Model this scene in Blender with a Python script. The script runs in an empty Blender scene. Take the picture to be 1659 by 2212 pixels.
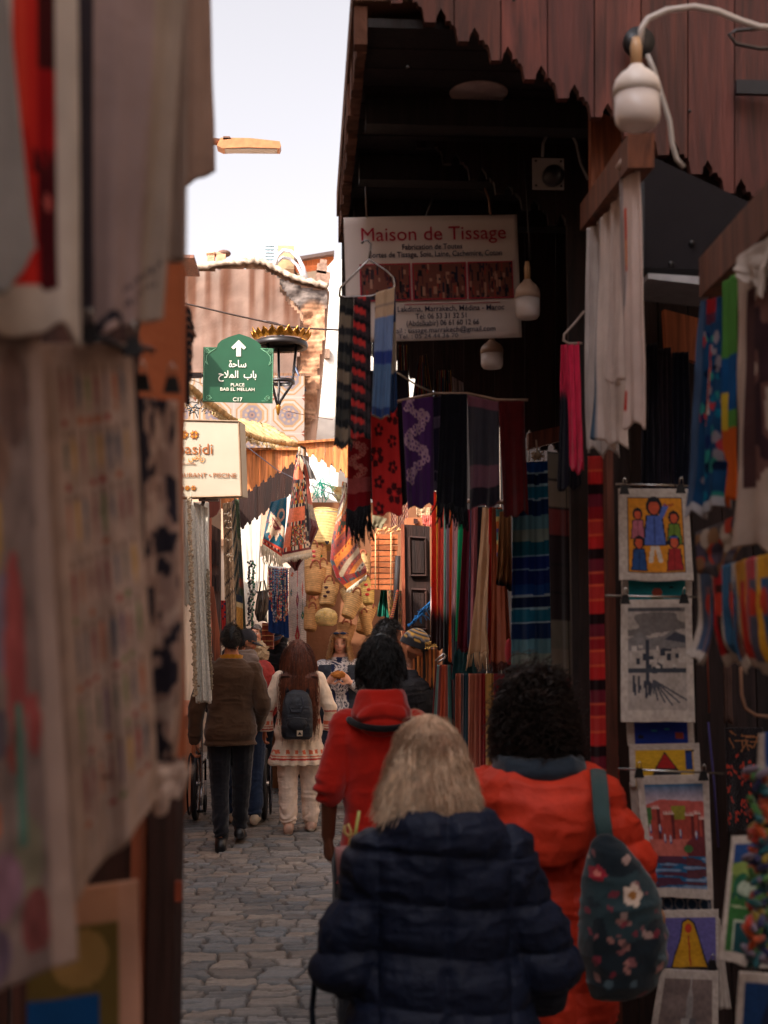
import bpy, math, random
import numpy as np
from mathutils import Vector, Matrix

# ------------------------------------------------------------------ camera, sky, sun, exposure
SC = bpy.context.scene
COL = SC.collection
FPX, CU, CV, HU, HV = 2800.0, 829.5, 1106.0, 661.0, 1340.0
PITCH = math.atan((HV-CV)/FPX)
YAW = math.atan((CU-HU)/FPX*math.cos(PITCH))
CAMZ = 1.8
cam_d = bpy.data.cameras.new('camera'); cam = bpy.data.objects.new('camera', cam_d); COL.objects.link(cam)
cam.location = (0, 0, CAMZ); cam.rotation_euler = (math.pi/2+PITCH, 0, -YAW)
cam_d.sensor_fit = 'VERTICAL'; cam_d.sensor_height = 36; cam_d.lens = FPX/2212*36
cam_d.clip_start = 0.05; cam_d.clip_end = 500
cam_d.dof.use_dof = True; cam_d.dof.focus_distance = 10.6; cam_d.dof.aperture_fstop = 3.7
SC.camera = cam

SUN_EL, SUN_AZ = math.radians(42), math.radians(228)      # azimuth: degrees clockwise from +Y (north)
W = bpy.data.worlds.new('World'); SC.world = W; W.use_nodes = True
nt = W.node_tree; nt.nodes.clear()
sky = nt.nodes.new('ShaderNodeTexSky'); sky.sky_type = 'NISHITA'; sky.sun_disc = False
sky.sun_elevation = SUN_EL; sky.sun_rotation = SUN_AZ; sky.dust_density = 6.0; sky.air_density = 0.8; sky.ozone_density = 1.0
hs = nt.nodes.new('ShaderNodeHueSaturation'); hs.inputs['Saturation'].default_value = 0.10
tint = nt.nodes.new('ShaderNodeMixRGB'); tint.blend_type = 'MULTIPLY'; tint.inputs[0].default_value = 1; tint.inputs[2].default_value = (1.0, .965, 1.0, 1)
bg = nt.nodes.new('ShaderNodeBackground'); bg.inputs['Strength'].default_value = 0.138
wo = nt.nodes.new('ShaderNodeOutputWorld')
nt.links.new(sky.outputs[0], hs.inputs['Color']); nt.links.new(hs.outputs[0], tint.inputs[1])
nt.links.new(tint.outputs[0], bg.inputs['Color']); nt.links.new(bg.outputs[0], wo.inputs['Surface'])
sd = bpy.data.lights.new('sun', 'SUN'); sd.energy = 3.1; sd.angle = math.radians(0.6); sd.color = (1.0, .90, .76)
sun = bpy.data.objects.new('sun', sd); COL.objects.link(sun)
SDIR = Vector((math.sin(SUN_AZ)*math.cos(SUN_EL), math.cos(SUN_AZ)*math.cos(SUN_EL), math.sin(SUN_EL)))
sun.rotation_euler = SDIR.to_track_quat('Z', 'Y').to_euler(); sun.location = SDIR*30
SC.view_settings.view_transform = 'Standard'; SC.view_settings.look = 'None'
SC.view_settings.exposure = 1.48; SC.view_settings.gamma = 1.0; SC.view_settings.use_curve_mapping = False
SC.cycles.max_bounces = 7; SC.cycles.diffuse_bounces = 5; SC.cycles.use_denoising = True
SC.cycles.sample_clamp_indirect = 6

# ------------------------------------------------------------------ maths helpers
_F = Vector((math.sin(YAW)*math.cos(PITCH), math.cos(YAW)*math.cos(PITCH), math.sin(PITCH)))
_R = Vector((math.cos(YAW), -math.sin(YAW), 0)); _U = _R.cross(_F)
def pt(u, v, Y):
    """the point at street distance Y that stands where (u, v) of the survey photo shows it"""
    if Y < 2.1 and u < 480: Y = Y+(2.1-Y)/3      # the left stall stands a little deeper than first surveyed
    d = _F + _R*((u-CU)/FPX) - _U*((v-CV)/FPX)
    return Vector((0, 0, CAMZ)) + d*(Y/d.y)
def rgb(r, g=None, b=None):
    if g is None:
        h = r.lstrip('#'); r, g, b = (int(h[i:i+2], 16) for i in (0, 2, 4))
    return np.array([((c/255)/12.92 if c/255 <= .04045 else ((c/255+.055)/1.055)**2.4) for c in (r, g, b)])
RNG = np.random.RandomState(7)
_T3 = RNG.rand(32, 32, 32)
def n3(p, scale=1.0, seed=0):
    """smooth value noise, p (...,3) -> 0..1"""
    q = np.asarray(p)*scale + seed*7.31
    i = np.floor(q).astype(int); f = q-i; f = f*f*(3-2*f)
    out = 0
    for a in (0, 1):
        for b in (0, 1):
            for c in (0, 1):
                w = (f[..., 0] if a else 1-f[..., 0])*(f[..., 1] if b else 1-f[..., 1])*(f[..., 2] if c else 1-f[..., 2])
                out = out + w*_T3[(i[..., 0]+a) % 32, (i[..., 1]+b) % 32, (i[..., 2]+c) % 32]
    return out
def n2(s, t, seed=0):
    return n3(np.stack([s, t, np.full_like(s, seed*3.7)], -1))
def sst(a, b, x):
    t = np.clip((x-a)/(b-a), 0, 1); return t*t*(3-2*t)
def mixc(a, b, w):
    return a*(1-w[..., None]) + b*w[..., None]

# ------------------------------------------------------------------ materials (all procedural)
MATS = {}
def mat(name, rough=.85, var=.18, vscale=6, bump=.0, bscale=300, metal=0, sheen=0, spec=.3, kind='noise', trans=0, emis=0, grain=0):
    if name in MATS: return MATS[name]
    m = bpy.data.materials.new(name); m.use_nodes = True; t = m.node_tree; N = t.nodes; L = t.links
    b = N['Principled BSDF']; b.inputs['Roughness'].default_value = rough; b.inputs['Metallic'].default_value = metal
    b.inputs['Specular IOR Level'].default_value = spec
    if sheen: b.inputs['Sheen Weight'].default_value = sheen; b.inputs['Sheen Roughness'].default_value = .5
    at = N.new('ShaderNodeAttribute'); at.attribute_name = 'Col'
    tc = N.new('ShaderNodeTexCoord')
    src = tc.outputs['Object']
    ns = N.new('ShaderNodeTexNoise'); ns.inputs['Scale'].default_value = vscale; ns.inputs['Detail'].default_value = 8
    if kind == 'wood':
        mp = N.new('ShaderNodeMapping'); mp.inputs['Scale'].default_value = (9, 9, .7); L.new(src, mp.inputs[0]); src2 = mp.outputs[0]
        ns.inputs['Distortion'].default_value = 1.2
    elif kind == 'streak':
        mp = N.new('ShaderNodeMapping'); mp.inputs['Scale'].default_value = (1.6, 1.6, .28); L.new(src, mp.inputs[0]); src2 = mp.outputs[0]
    else: src2 = src
    L.new(src2, ns.inputs['Vector'])
    mr = N.new('ShaderNodeMapRange'); mr.inputs[1].default_value = .3; mr.inputs[2].default_value = .7
    mr.inputs[3].default_value = 1-var; mr.inputs[4].default_value = 1+var*.6; L.new(ns.outputs['Fac'], mr.inputs[0])
    mx = N.new('ShaderNodeMixRGB'); mx.blend_type = 'MULTIPLY'; mx.inputs[0].default_value = 1
    L.new(at.outputs['Color'], mx.inputs[1]); L.new(mr.outputs[0], mx.inputs[2])
    L.new(mx.outputs[0], b.inputs['Base Color'])
    if bump:
        bn = N.new('ShaderNodeTexNoise'); bn.inputs['Scale'].default_value = bscale; bn.inputs['Detail'].default_value = 4
        L.new(src2 if kind == 'wood' else src, bn.inputs['Vector'])
        bp = N.new('ShaderNodeBump'); bp.inputs['Strength'].default_value = bump; bp.inputs['Distance'].default_value = .01
        L.new(bn.outputs['Fac'], bp.inputs['Height']); L.new(bp.outputs[0], b.inputs['Normal'])
    if trans:
        tr = N.new('ShaderNodeBsdfTranslucent'); ms = N.new('ShaderNodeMixShader'); ms.inputs[0].default_value = trans
        L.new(mx.outputs[0], tr.inputs['Color']); L.new(b.outputs[0], ms.inputs[1]); L.new(tr.outputs[0], ms.inputs[2])
        L.new(ms.outputs[0], N['Material Output'].inputs['Surface'])
    MATS[name] = m; return m
M_CLOTH = mat('woven_cloth', .95, .10, 14, .35, 260, sheen=.15, spec=.1, trans=.12)
M_LINEN = mat('linen_canvas', .95, .12, 9, .3, 40, spec=.1, trans=.25)
M_WOOL = mat('wool_rug', 1, .22, 60, .8, 180, sheen=.3, spec=.05)
M_WOOD = mat('stained_wood', .65, .6, 3.0, .35, 12, kind='wood', spec=.35)
M_PLASTER = mat('plaster', .95, .22, 2.2, .5, 22, spec=.1)
M_METAL = mat('painted_metal', .4, .2, 20, .05, 60, metal=.35, spec=.5)
M_STEEL = mat('bright_steel', .25, .1, 30, metal=1)
M_PLASTIC = mat('plastic', .35, .06, 12, spec=.5)
M_PAPER = mat('printed_board', .7, .05, 5, spec=.25)
M_STRAW = mat('palm_straw', .9, .25, 30, .8, 120, spec=.15)
M_SKIN = mat('skin', .55, .12, 25, .08, 250, spec=.35)
M_HAIR = mat('hair', .45, .3, 40, spec=.45)
M_PUFFER = mat('quilted_nylon', .62, .14, 20, .4, 40, spec=.28)
M_SHIRT = mat('soft_fabric', .9, .16, 14, .35, 34, sheen=.25, spec=.12)
M_RUBBER = mat('rubber', .6, .2, 40, .2, 120, spec=.4)
M_BRICK = mat('rubble_brick', .95, .35, 14, .9, 30, spec=.1)
M_GLASS = mat('milky_glass', .25, .03, 4, spec=.6, trans=.3)

# ------------------------------------------------------------------ mesh builder
class MB:
    def __init__(s): s.V = []; s.F = []; s.C = []; s.n = 0
    def add(s, V, F, c):
        V = np.asarray(V, float).reshape(-1, 3); c = np.asarray(c, float)
        if c.ndim == 1: c = np.tile(c, (len(V), 1))
        s.V.append(V); s.C.append(c.reshape(-1, 3)); k = s.n
        s.F.extend([tuple(int(i)+k for i in f) for f in F]); s.n += len(V); return s
    def box(s, c, size, col, R=None):
        h = np.array(size)/2; P = np.array([[x, y, z] for x in (-1, 1) for y in (-1, 1) for z in (-1, 1)])*h
        if R is not None: P = P @ np.array(R.to_3x3() if hasattr(R, 'to_3x3') else R).T
        return s.add(P+np.array(c), [(0, 1, 3, 2), (4, 6, 7, 5), (0, 4, 5, 1), (2, 3, 7, 6), (0, 2, 6, 4), (1, 5, 7, 3)], col)
    def bx(s, x0, x1, y0, y1, z0, z1, col): return s.box(((x0+x1)/2, (y0+y1)/2, (z0+z1)/2), (abs(x1-x0), abs(y1-y0), abs(z1-z0)), col)
    def rings(s, R, col, closed=True, caps=True):
        """R: (m, n, 3) rings"""
        R = np.asarray(R, float); m, n = R.shape[:2]; F = []
        for i in range(m-1):
            for j in range(n if closed else n-1):
                k = (j+1) % n; F.append((i*n+j, i*n+k, (i+1)*n+k, (i+1)*n+j))
        V = R.reshape(-1, 3)
        if caps:
            V = np.vstack([V, R[0].mean(0), R[-1].mean(0)]); a, b = m*n, m*n+1
            for j in range(n):
                k = (j+1) % n; F.append((a, k, j)); F.append((b, (m-1)*n+j, (m-1)*n+k))
            if np.asarray(col).ndim > 1:
                col = np.asarray(col).reshape(m*n, 3); col = np.vstack([col, col[0], col[-1]])
        elif np.asarray(col).ndim > 1: col = np.asarray(col).reshape(-1, 3)
        return s.add(V, F, col)
    def tube(s, pts, r, col, n=8, caps=True, flat=1.0):
        P = np.array([list(p) for p in pts], float); m = len(P)
        r = np.full(m, r, float) if np.isscalar(r) else np.array(r, float)
        T = np.gradient(P, axis=0); T /= np.linalg.norm(T, axis=1)[:, None]+1e-12
        up = np.array([0, 0, 1.]) if abs(T[0][2]) < .9 else np.array([0, 1., 0])
        a = np.linspace(0, 2*math.pi, n, endpoint=False); out = []
        x = np.cross(up, T[0]); x /= np.linalg.norm(x)
        for i in range(m):
            x = x - T[i]*np.dot(x, T[i]); x /= np.linalg.norm(x)+1e-12; y = np.cross(T[i], x)
            out.append(P[i] + r[i]*(np.cos(a)[:, None]*x + flat*np.sin(a)[:, None]*y))
        c = np.asarray(col)
        if c.ndim == 2: c = np.repeat(c, n, 0)
        return s.rings(out, c, caps=caps)
    def cap(s, a, b, ra, rb, col, n=14):
        a = np.array(list(a), float); b = np.array(list(b), float); d = b-a; d = d/(np.linalg.norm(d)+1e-9)
        k = [(-.98, .2), (-.8, .6), (-.45, .89), (0, 1)]
        P = [a+d*ra*t for t, _ in k]+[b-d*rb*t for t, _ in reversed(k)]
        return s.tube(P, [ra*w for _, w in k]+[rb*w for _, w in reversed(k)], col, n)
    def chain(s, pts, rs, col, n=14):
        for i in range(len(pts)-1): s.cap(pts[i], pts[i+1], rs[i], rs[i+1], col, n)
        return s
    def ell(s, c, rad, col, R=None, nu=20, nv=14):
        a = np.linspace(0, 2*math.pi, nu, endpoint=False); t = np.linspace(.03, math.pi-.03, nv)
        P = np.stack([np.sin(t)[:, None]*np.cos(a), np.sin(t)[:, None]*np.sin(a), np.cos(t)[:, None]+0*a], -1)*np.array(rad)
        if R is not None: P = P @ np.array(R).T
        return s.rings((P+np.array(list(c)))[::-1], col)
    def lathe(s, prof, c, col, n=20, R=None, caps=True):
        a = np.linspace(0, 2*math.pi, n, endpoint=False)
        P = np.array([[(r*math.cos(t), r*math.sin(t), z) for t in a] for r, z in prof])
        if R is not None: P = P @ np.array(R).T
        cc = np.asarray(col)
        if cc.ndim == 2: cc = np.repeat(cc, n, 0)
        return s.rings(P+np.array(list(c)), cc, caps=caps)
    def prism(s, poly, O, ux, uy, depth, col):
        """poly in 2-D, O origin, ux uy axes, extruded by depth along ux x uy"""
        O, ux, uy = (np.array(list(q), float) for q in (O, ux, uy)); w = np.cross(ux, uy); w /= np.linalg.norm(w); n = len(poly)
        A = np.array([O+ux*x+uy*y for x, y in poly]); B = A+w*depth
        F = [tuple(range(n)), tuple(range(2*n-1, n-1, -1))]+[(i, i+n, (i+1) % n+n, (i+1) % n) for i in range(n)]
        return s.add(np.vstack([A, B]), F, col)
    def sheet(s, P, c, thick=.004):
        """P (m,n,3) surface grid, c (m,n,3) colours, given real thickness"""
        m, n = P.shape[:2]; du = np.gradient(P, axis=1); dv = np.gradient(P, axis=0)
        N = np.cross(du, dv); N /= np.linalg.norm(N, axis=-1, keepdims=True)+1e-12
        V = np.concatenate([P.reshape(-1, 3), (P+N*thick).reshape(-1, 3)]); k = m*n
        idx = np.arange(k).reshape(m, n); a, b, cc, d = idx[:-1, :-1].ravel(), idx[:-1, 1:].ravel(), idx[1:, 1:].ravel(), idx[1:, :-1].ravel()
        F = list(zip(a, d, cc, b))+list(zip(a+k, b+k, cc+k, d+k))
        e = list(idx[0])+list(idx[1:, -1])+list(idx[-1, ::-1][1:])+list(idx[::-1, 0][1:-1])
        F += [(e[i], e[(i+1) % len(e)], e[(i+1) % len(e)]+k, e[i]+k) for i in range(len(e))]
        cf = np.broadcast_to(c, P.shape).reshape(-1, 3)
        return s.add(V, F, np.concatenate([cf, cf]))
    def arr(s): return np.vstack(s.V), s.F, np.vstack(s.C)
    def build(s, name, m, parent=None, label=None, cat=None, group=None, kind=None, smooth=True, lab=None):
        V, F, Cc = s.arr()
        return mk(name, V, F, Cc, m, parent, label, cat, group, kind, smooth)

def tag(o, label=None, cat=None, group=None, kind=None):
    if label: o['label'] = label
    if cat: o['category'] = cat
    if group: o['group'] = group
    if kind: o['kind'] = kind
    return o
def mk(name, V, F, Cc, m, parent=None, label=None, cat=None, group=None, kind=None, smooth=True):
    if parent is None: loc = np.array([(V[:, 0].min()+V[:, 0].max())/2, (V[:, 1].min()+V[:, 1].max())/2, V[:, 2].min()])
    elif parent.get('_local'): loc = np.zeros(3)
    else: loc = np.array(base_of(parent))
    me = bpy.data.meshes.new(name); me.from_pydata((V-loc).tolist(), [], F if isinstance(F, list) else F.tolist()); me.update()
    at = me.color_attributes.new('Col', 'FLOAT_COLOR', 'POINT')
    at.data.foreach_set('color', np.hstack([Cc, np.ones((len(Cc), 1))]).astype(np.float32).ravel())
    me.materials.append(m); me.polygons.foreach_set('use_smooth', [smooth]*len(me.polygons))
    o = bpy.data.objects.new(name, me); COL.objects.link(o)
    if parent is None: o.location = loc; BASE[o.name] = tuple(loc)
    else: o.parent = parent; BASE[o.name] = tuple(loc)
    return tag(o, label, cat, group, kind)
BASE = {}
def base_of(o): return BASE[o.name]
def root(name, loc, label, cat, group=None, rz=None, scale=1):
    """an Empty at the base of a thing; with rz given its parts are built in local coordinates"""
    o = bpy.data.objects.new(name, None); COL.objects.link(o); o.location = loc; o.empty_display_size = .1
    if rz is not None: o.rotation_euler.z = rz; o.scale = (scale,)*3; BASE[o.name] = (0, 0, 0)
    else: BASE[o.name] = tuple(loc)
    return tag(o, label, cat, group)

def remesh(mb, voxel, iters=3, fac=.5):
    V, F, Cc = mb.arr()
    me = bpy.data.meshes.new('tmp'); me.from_pydata(V.tolist(), [], F); o = bpy.data.objects.new('tmp', me); COL.objects.link(o)
    r = o.modifiers.new('r', 'REMESH'); r.mode = 'VOXEL'; r.voxel_size = voxel
    if iters: k = o.modifiers.new('s', 'SMOOTH'); k.factor = fac; k.iterations = iters
    dg = bpy.context.evaluated_depsgraph_get(); dg.update(); e = o.evaluated_get(dg); m2 = e.to_mesh()
    v = np.empty(len(m2.vertices)*3); m2.vertices.foreach_get('co', v); n = np.empty(len(m2.vertices)*3); m2.vertices.foreach_get('normal', n)
    f = [tuple(p.vertices) for p in m2.polygons]
    e.to_mesh_clear(); bpy.data.objects.remove(o); bpy.data.meshes.remove(me)
    return v.reshape(-1, 3), f, n.reshape(-1, 3)

def textmesh(body, name, parent, O, ux, uy, height, col, m=None, align='CENTER', thick=.002, bold=0, width=None, space=1.0):
    """lettering as a mesh: O = baseline anchor, ux = reading direction, uy = up"""
    cu = bpy.data.curves.new('t', 'FONT'); cu.body = body; cu.align_x = align; cu.size = 1; cu.extrude = .02; cu.offset = bold; cu.space_character = space
    cu.resolution_u = 3
    o = bpy.data.objects.new('t', cu); COL.objects.link(o); dg = bpy.context.evaluated_depsgraph_get(); dg.update()
    me = bpy.data.meshes.new_from_object(o.evaluated_get(dg)); bpy.data.objects.remove(o)
    if len(me.vertices) == 0: return None
    v = np.empty(len(me.vertices)*3); me.vertices.foreach_get('co', v); v = v.reshape(-1, 3); F = [tuple(p.vertices) for p in me.polygons]
    bpy.data.meshes.remove(me); bpy.data.curves.remove(cu)
    sx = sy = height
    if width: sx = width/(v[:, 0].max()-v[:, 0].min())
    ux, uy = np.array(ux)/np.linalg.norm(ux), np.array(uy)/np.linalg.norm(uy); w = np.cross(ux, uy)
    P = np.array(list(O)) + v[:, :1]*sx*ux + v[:, 1:2]*sy*uy + (v[:, 2:]/.02+1)*.5*thick*w
    return mk(name, P, F, np.tile(col, (len(P), 1)), m or M_PAPER, parent, smooth=False)

# ------------------------------------------------------------------ cloth
def cloth_grid(c, nu=24, nv=60, folds=3, amp=.012, seed=0, top_amp=.25, hem=.01, pinch=0, sag=0, curl=0):
    """c = four corners TL, TR, BR, BL as (u, v, Y) or points"""
    TL, TR, BR, BL = [np.array(list(pt(*q) if not isinstance(q, Vector) else q)) for q in c]
    S, T = np.meshgrid(np.linspace(0, 1, nu), np.linspace(0, 1, nv)); s, t = S[..., None], T[..., None]
    P = (TL*(1-s)+TR*s)*(1-t)+(BL*(1-s)+BR*s)*t
    N = np.cross(TR-TL, BL-TL); N /= np.linalg.norm(N)+1e-9
    if N[1] > 0: N = -N
    ph = seed*1.7; A = amp*(top_amp+(1-top_amp)*T)
    w = np.sin(2*math.pi*folds*(S+.06*np.sin(3*T+ph)) + ph + 1.3*T) + .5*np.sin(2*math.pi*folds*2.3*S+ph*2+2*T)
    w = w + 1.4*(n2(S*3+seed, T*5, seed)-.5)
    P = P + N*(A*w)[..., None]
    P[..., 2] += hem*T**6*(np.sin(2*math.pi*folds*S+ph)*.6+2*(n2(S*6, T*0+seed, 3)-.5))
    if sag: P[..., 2] -= sag*4*S*(1-S)*(1-T)
    if pinch: P = P + ((TL+TR)/2-(TL*(1-s)+TR*s))*pinch*(1-t)**4
    if curl: P = P + N*curl*(T**5)[..., None]
    return P, S, T
def cloth(name, label, cat, c, pat, m=None, nu=24, nv=60, group=None, parent=None, thick=.004, **kw):
    P, S, T = cloth_grid(c, nu, nv, **kw)
    col = pat(S, T) if callable(pat) else np.broadcast_to(pat, P.shape)
    if name == 'painted_cloth': col = col*.72
    if name == 'canvas_picture': col = col*.74*(.8+.4*n2(S*30, T*40, 4))[..., None]
    mb = MB(); mb.sheet(P, col, thick)
    o = mb.build(name, m or M_CLOTH, parent, label, cat, group); o_P[o.name] = P; return o
o_P = {}
def fringe(P, col, parent, length=.06, n=24, r=.003, m=None, seed=1, name='fringe', row=-1, knots=True):
    rs = np.random.RandomState(seed); mb = MB(); row = P[row]
    for k in range(n):
        t = (k+.5)/n*(len(row)-1); i = int(t); p = row[i]*(1-(t-i))+row[min(i+1, len(row)-1)]*(t-i)
        l = length*(.7+.5*rs.rand()); dx, dy = rs.normal(0, .08*l, 2)
        mb.tube([p+(0, 0, .003), p+(dx*.3, dy*.3, -l*.35), p+(dx, dy*.8, -l*.7), p+(dx*1.6, dy, -l)], [r, r*1.25, r, r*.6], col*(.8+.3*rs.rand()), 5)
    return mb.build(name, m or M_CLOTH, parent)
# pattern makers -------------------------------------------------
def plain(c, v=.08, seed=0, grad=None):
    def f(S, T):
        k = 1+v*2*(n2(S*9, T*14, seed)-.5); out = c*k[..., None]
        if grad is not None:
            g0, c2 = grad; out = mixc(out, np.broadcast_to(c2, out.shape), sst(g0-.05, g0+.05, T+.02*np.sin(S*9)))
        return out
    return f
def bands(lst, vertical=False, wob=.0, rep=1):
    """lst of (fraction, colour) repeated"""
    fr = np.cumsum([a for a, _ in lst]); fr = fr/fr[-1]; cs = np.array([b for _, b in lst])
    def f(S, T):
        x = (S if vertical else T)*rep + wob*np.sin((T if vertical else S)*7)
        return cs[np.clip(np.searchsorted(fr, x % 1), 0, len(cs)-1)]
    return f
# ------------------------------------------------------------------ the ground
def street():
    nx, ny = 340, 1000
    X, Y = np.meshgrid(np.linspace(-1.5, 1.7, nx), 3.6+14.5*np.linspace(0, 1, ny)**1.25)
    p = np.stack([X, Y, 0*X], -1)
    xw = X+.05*(n3(p, 5, 1)-.5)*2+.02*(n3(p, 16, 2)-.5)*2; yw = Y+.045*(n3(p, 6, 3)-.5)*2+.016*(n3(p, 22, 4)-.5)*2
    rs = np.random.RandomState(3); rowh = np.cumsum(rs.uniform(.085, .19, 140))+3
    r = np.searchsorted(rowh, yw); r = np.clip(r, 1, 138); dy = np.minimum(yw-rowh[r-1], rowh[r]-yw)
    off = rs.rand(160); wd = rs.uniform(.13, .25, 160)
    q = xw/wd[r]+off[r]*5; qi = np.floor(q).astype(int); jit = .26*(_T3[qi % 32, r % 32, 0]-.5); jit2 = .26*(_T3[(qi+1) % 32, r % 32, 0]-.5)
    fx = q-qi; dx = np.minimum(np.abs(fx-jit), np.abs(1+jit2-fx))*wd[r]; cell = qi+(fx < jit)*(-1)+(fx > 1+jit2)
    dist = np.minimum(dx*1.25, dy)
    rough = n3(np.stack([X*9, Y*70, 0*X], -1), 1, 5); rid = n3(np.stack([X*5+cell, Y*34, 0*X], -1), 1, 6); fine = n3(p, 90, 7)
    hgt = _T3[cell % 32, r % 32, 5]; tilt = (_T3[cell % 32, r % 32, 6]-.5)
    top = .006*hgt+tilt*.22*(yw-rowh[r-1]-.06)*.35+.007*(rid > .52)*(rid-.3)+.006*(rough-.5)+.002*fine
    crack = np.exp(-((n3(np.stack([X*3.5+cell*.7, Y*30, 0*X], -1), 1, 9)-.5)/.05)**2)*(n3(np.stack([X*6, Y*9, 0*X], -1), 1, 8) > .42)
    e = sst(.002, .008+.007*rid, dist)*(1-.55*crack)
    Z = -.030+e*(.024+top*.8)
    P = np.stack([X, Y, Z], -1)
    base = mixc(np.broadcast_to(rgb(142, 130, 120), P.shape), np.broadcast_to(rgb(112, 116, 120), P.shape), _T3[cell % 32, r % 32, 8])
    base = base*(.72+.5*_T3[cell % 32, r % 32, 9])[..., None]*(.75+.5*rough)[..., None]*(.75+.5*n3(p, 1.3, 12))[..., None]
    c = mixc(np.broadcast_to(rgb(62, 52, 46), P.shape)*(.7+.6*fine)[..., None], base, e)
    idx = np.arange(nx*ny).reshape(ny, nx)
    F = np.stack([idx[:-1, :-1].ravel(), idx[:-1, 1:].ravel(), idx[1:, 1:].ravel(), idx[1:, :-1].ravel()], -1)
    m = mat('slate_setts', .46, .2, 40, .4, 160, spec=.5)
    mk('street_paving', P.reshape(-1, 3), F, c.reshape(-1, 3), m, kind='structure')
    mb = MB(); mb.bx(-60, 60, -30, 120, -.2, -.031, rgb(120, 105, 95)); mb.build('ground', M_PLASTER, kind='structure', smooth=False)
street()

# ------------------------------------------------------------------ buildings
TERRA, CREAM, WHITE = rgb(184, 166, 150), rgb(205, 180, 150), rgb(232, 226, 214)
def block(parts, name, label, m=M_PLASTER, cat='building', roofc=None):
    y = min(p[2] for p in parts); r = root(name, (parts[0][0], y, 0), label, cat)
    for k, (x0, x1, y0, y1, z0, z1, c) in enumerate(parts):
        mb = MB(); mb.bx(x0, x1, y0, y1, z0, z1-.12, c); mb.build('wall', m, r, smooth=False)
        mb = MB(); mb.bx(x0-.05, x1+.05, y0-.05, y1+.05, z1-.12, z1, roofc if roofc is not None else c*.9); mb.build('parapet', m, r, smooth=False)
    return r
block([(-6, -1.42, -9, 4.9, 0, 7.5, TERRA), (-6, -1.42, 4.9, 7.4, 0, 4.55, TERRA), (-6, -1.42, 7.4, 9.4, 0, 3.3, TERRA*1.05), (-6, -1.42, 9.4, 11.2, 0, 4.6, TERRA), (-6, -1.42, 11.2, 14.0, 0, 3.8, TERRA*1.1)],
      'row_building', 'terracotta plastered row of shop buildings along the left of the lane')
block([(1.95, 6, -9, 9.6, 0, 6.6, TERRA*.9), (1.6, 6, 9.6, 17.5, 0, 4.2, TERRA)], 'row_building', 'terracotta plastered buildings behind the scarf stalls')
block([(-3, 4.5, -9.5, -7, 0, 5.5, TERRA*.9)], 'row_building', 'low plastered building closing the lane behind the viewer')  # out of view, added to block light from behind

def poly_px(mb, pts, Y, depth, col):
    """outline given as survey points at distance Y, extruded away from the viewer"""
    Q = [pt(u, v, Y) for u, v in pts]; n = len(Q)
    A = np.array([list(q) for q in Q]); B = A+np.array([0, depth, 0])
    F = [tuple(range(n)), tuple(range(2*n-1, n-1, -1))]+[(i, i+n, (i+1) % n+n, (i+1) % n) for i in range(n)]
    mb.add(np.vstack([A, B]), F, col)
def rough_wall(mb, outline, Y, depth, colf, res=.07, amp=.05, seed=0):
    """front face as a displaced grid clipped to the outline, body behind"""
    Q = np.array([list(pt(u, v, Y)) for u, v in outline]); x0, z0 = Q[:, 0].min(), Q[:, 2].min(); x1, z1 = Q[:, 0].max(), Q[:, 2].max()
    nx, nz = int((x1-x0)/res)+1, int((z1-z0)/res)+1
    X, Z = np.meshgrid(np.linspace(x0, x1, nx), np.linspace(z0, z1, nz))
    inside = np.zeros(X.shape, bool); n = len(Q)
    for i in range(n):
        xa, za, xb, zb = Q[i, 0], Q[i, 2], Q[(i+1) % n, 0], Q[(i+1) % n, 2]
        cnd = ((za > Z) != (zb > Z)) & (X < (xb-xa)*(Z-za)/(zb-za+1e-12)+xa); inside ^= cnd
    p = np.stack([X, 0*X, Z], -1); D = amp*(n3(p, 3, seed)-.5)+amp*.7*(n3(p, 9, seed+1)-.5)
    P = np.stack([X, Y+D, Z], -1); c = colf(X, Z)
    idx = np.arange(nx*nz).reshape(nz, nx); ok = inside[:-1, :-1] & inside[1:, 1:] & inside[:-1, 1:] & inside[1:, :-1]
    a = np.stack([idx[:-1, :-1], idx[:-1, 1:], idx[1:, 1:], idx[1:, :-1]], -1)[ok]
    mb.add(P.reshape(-1, 3), a.tolist(), c.reshape(-1, 3))

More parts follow.
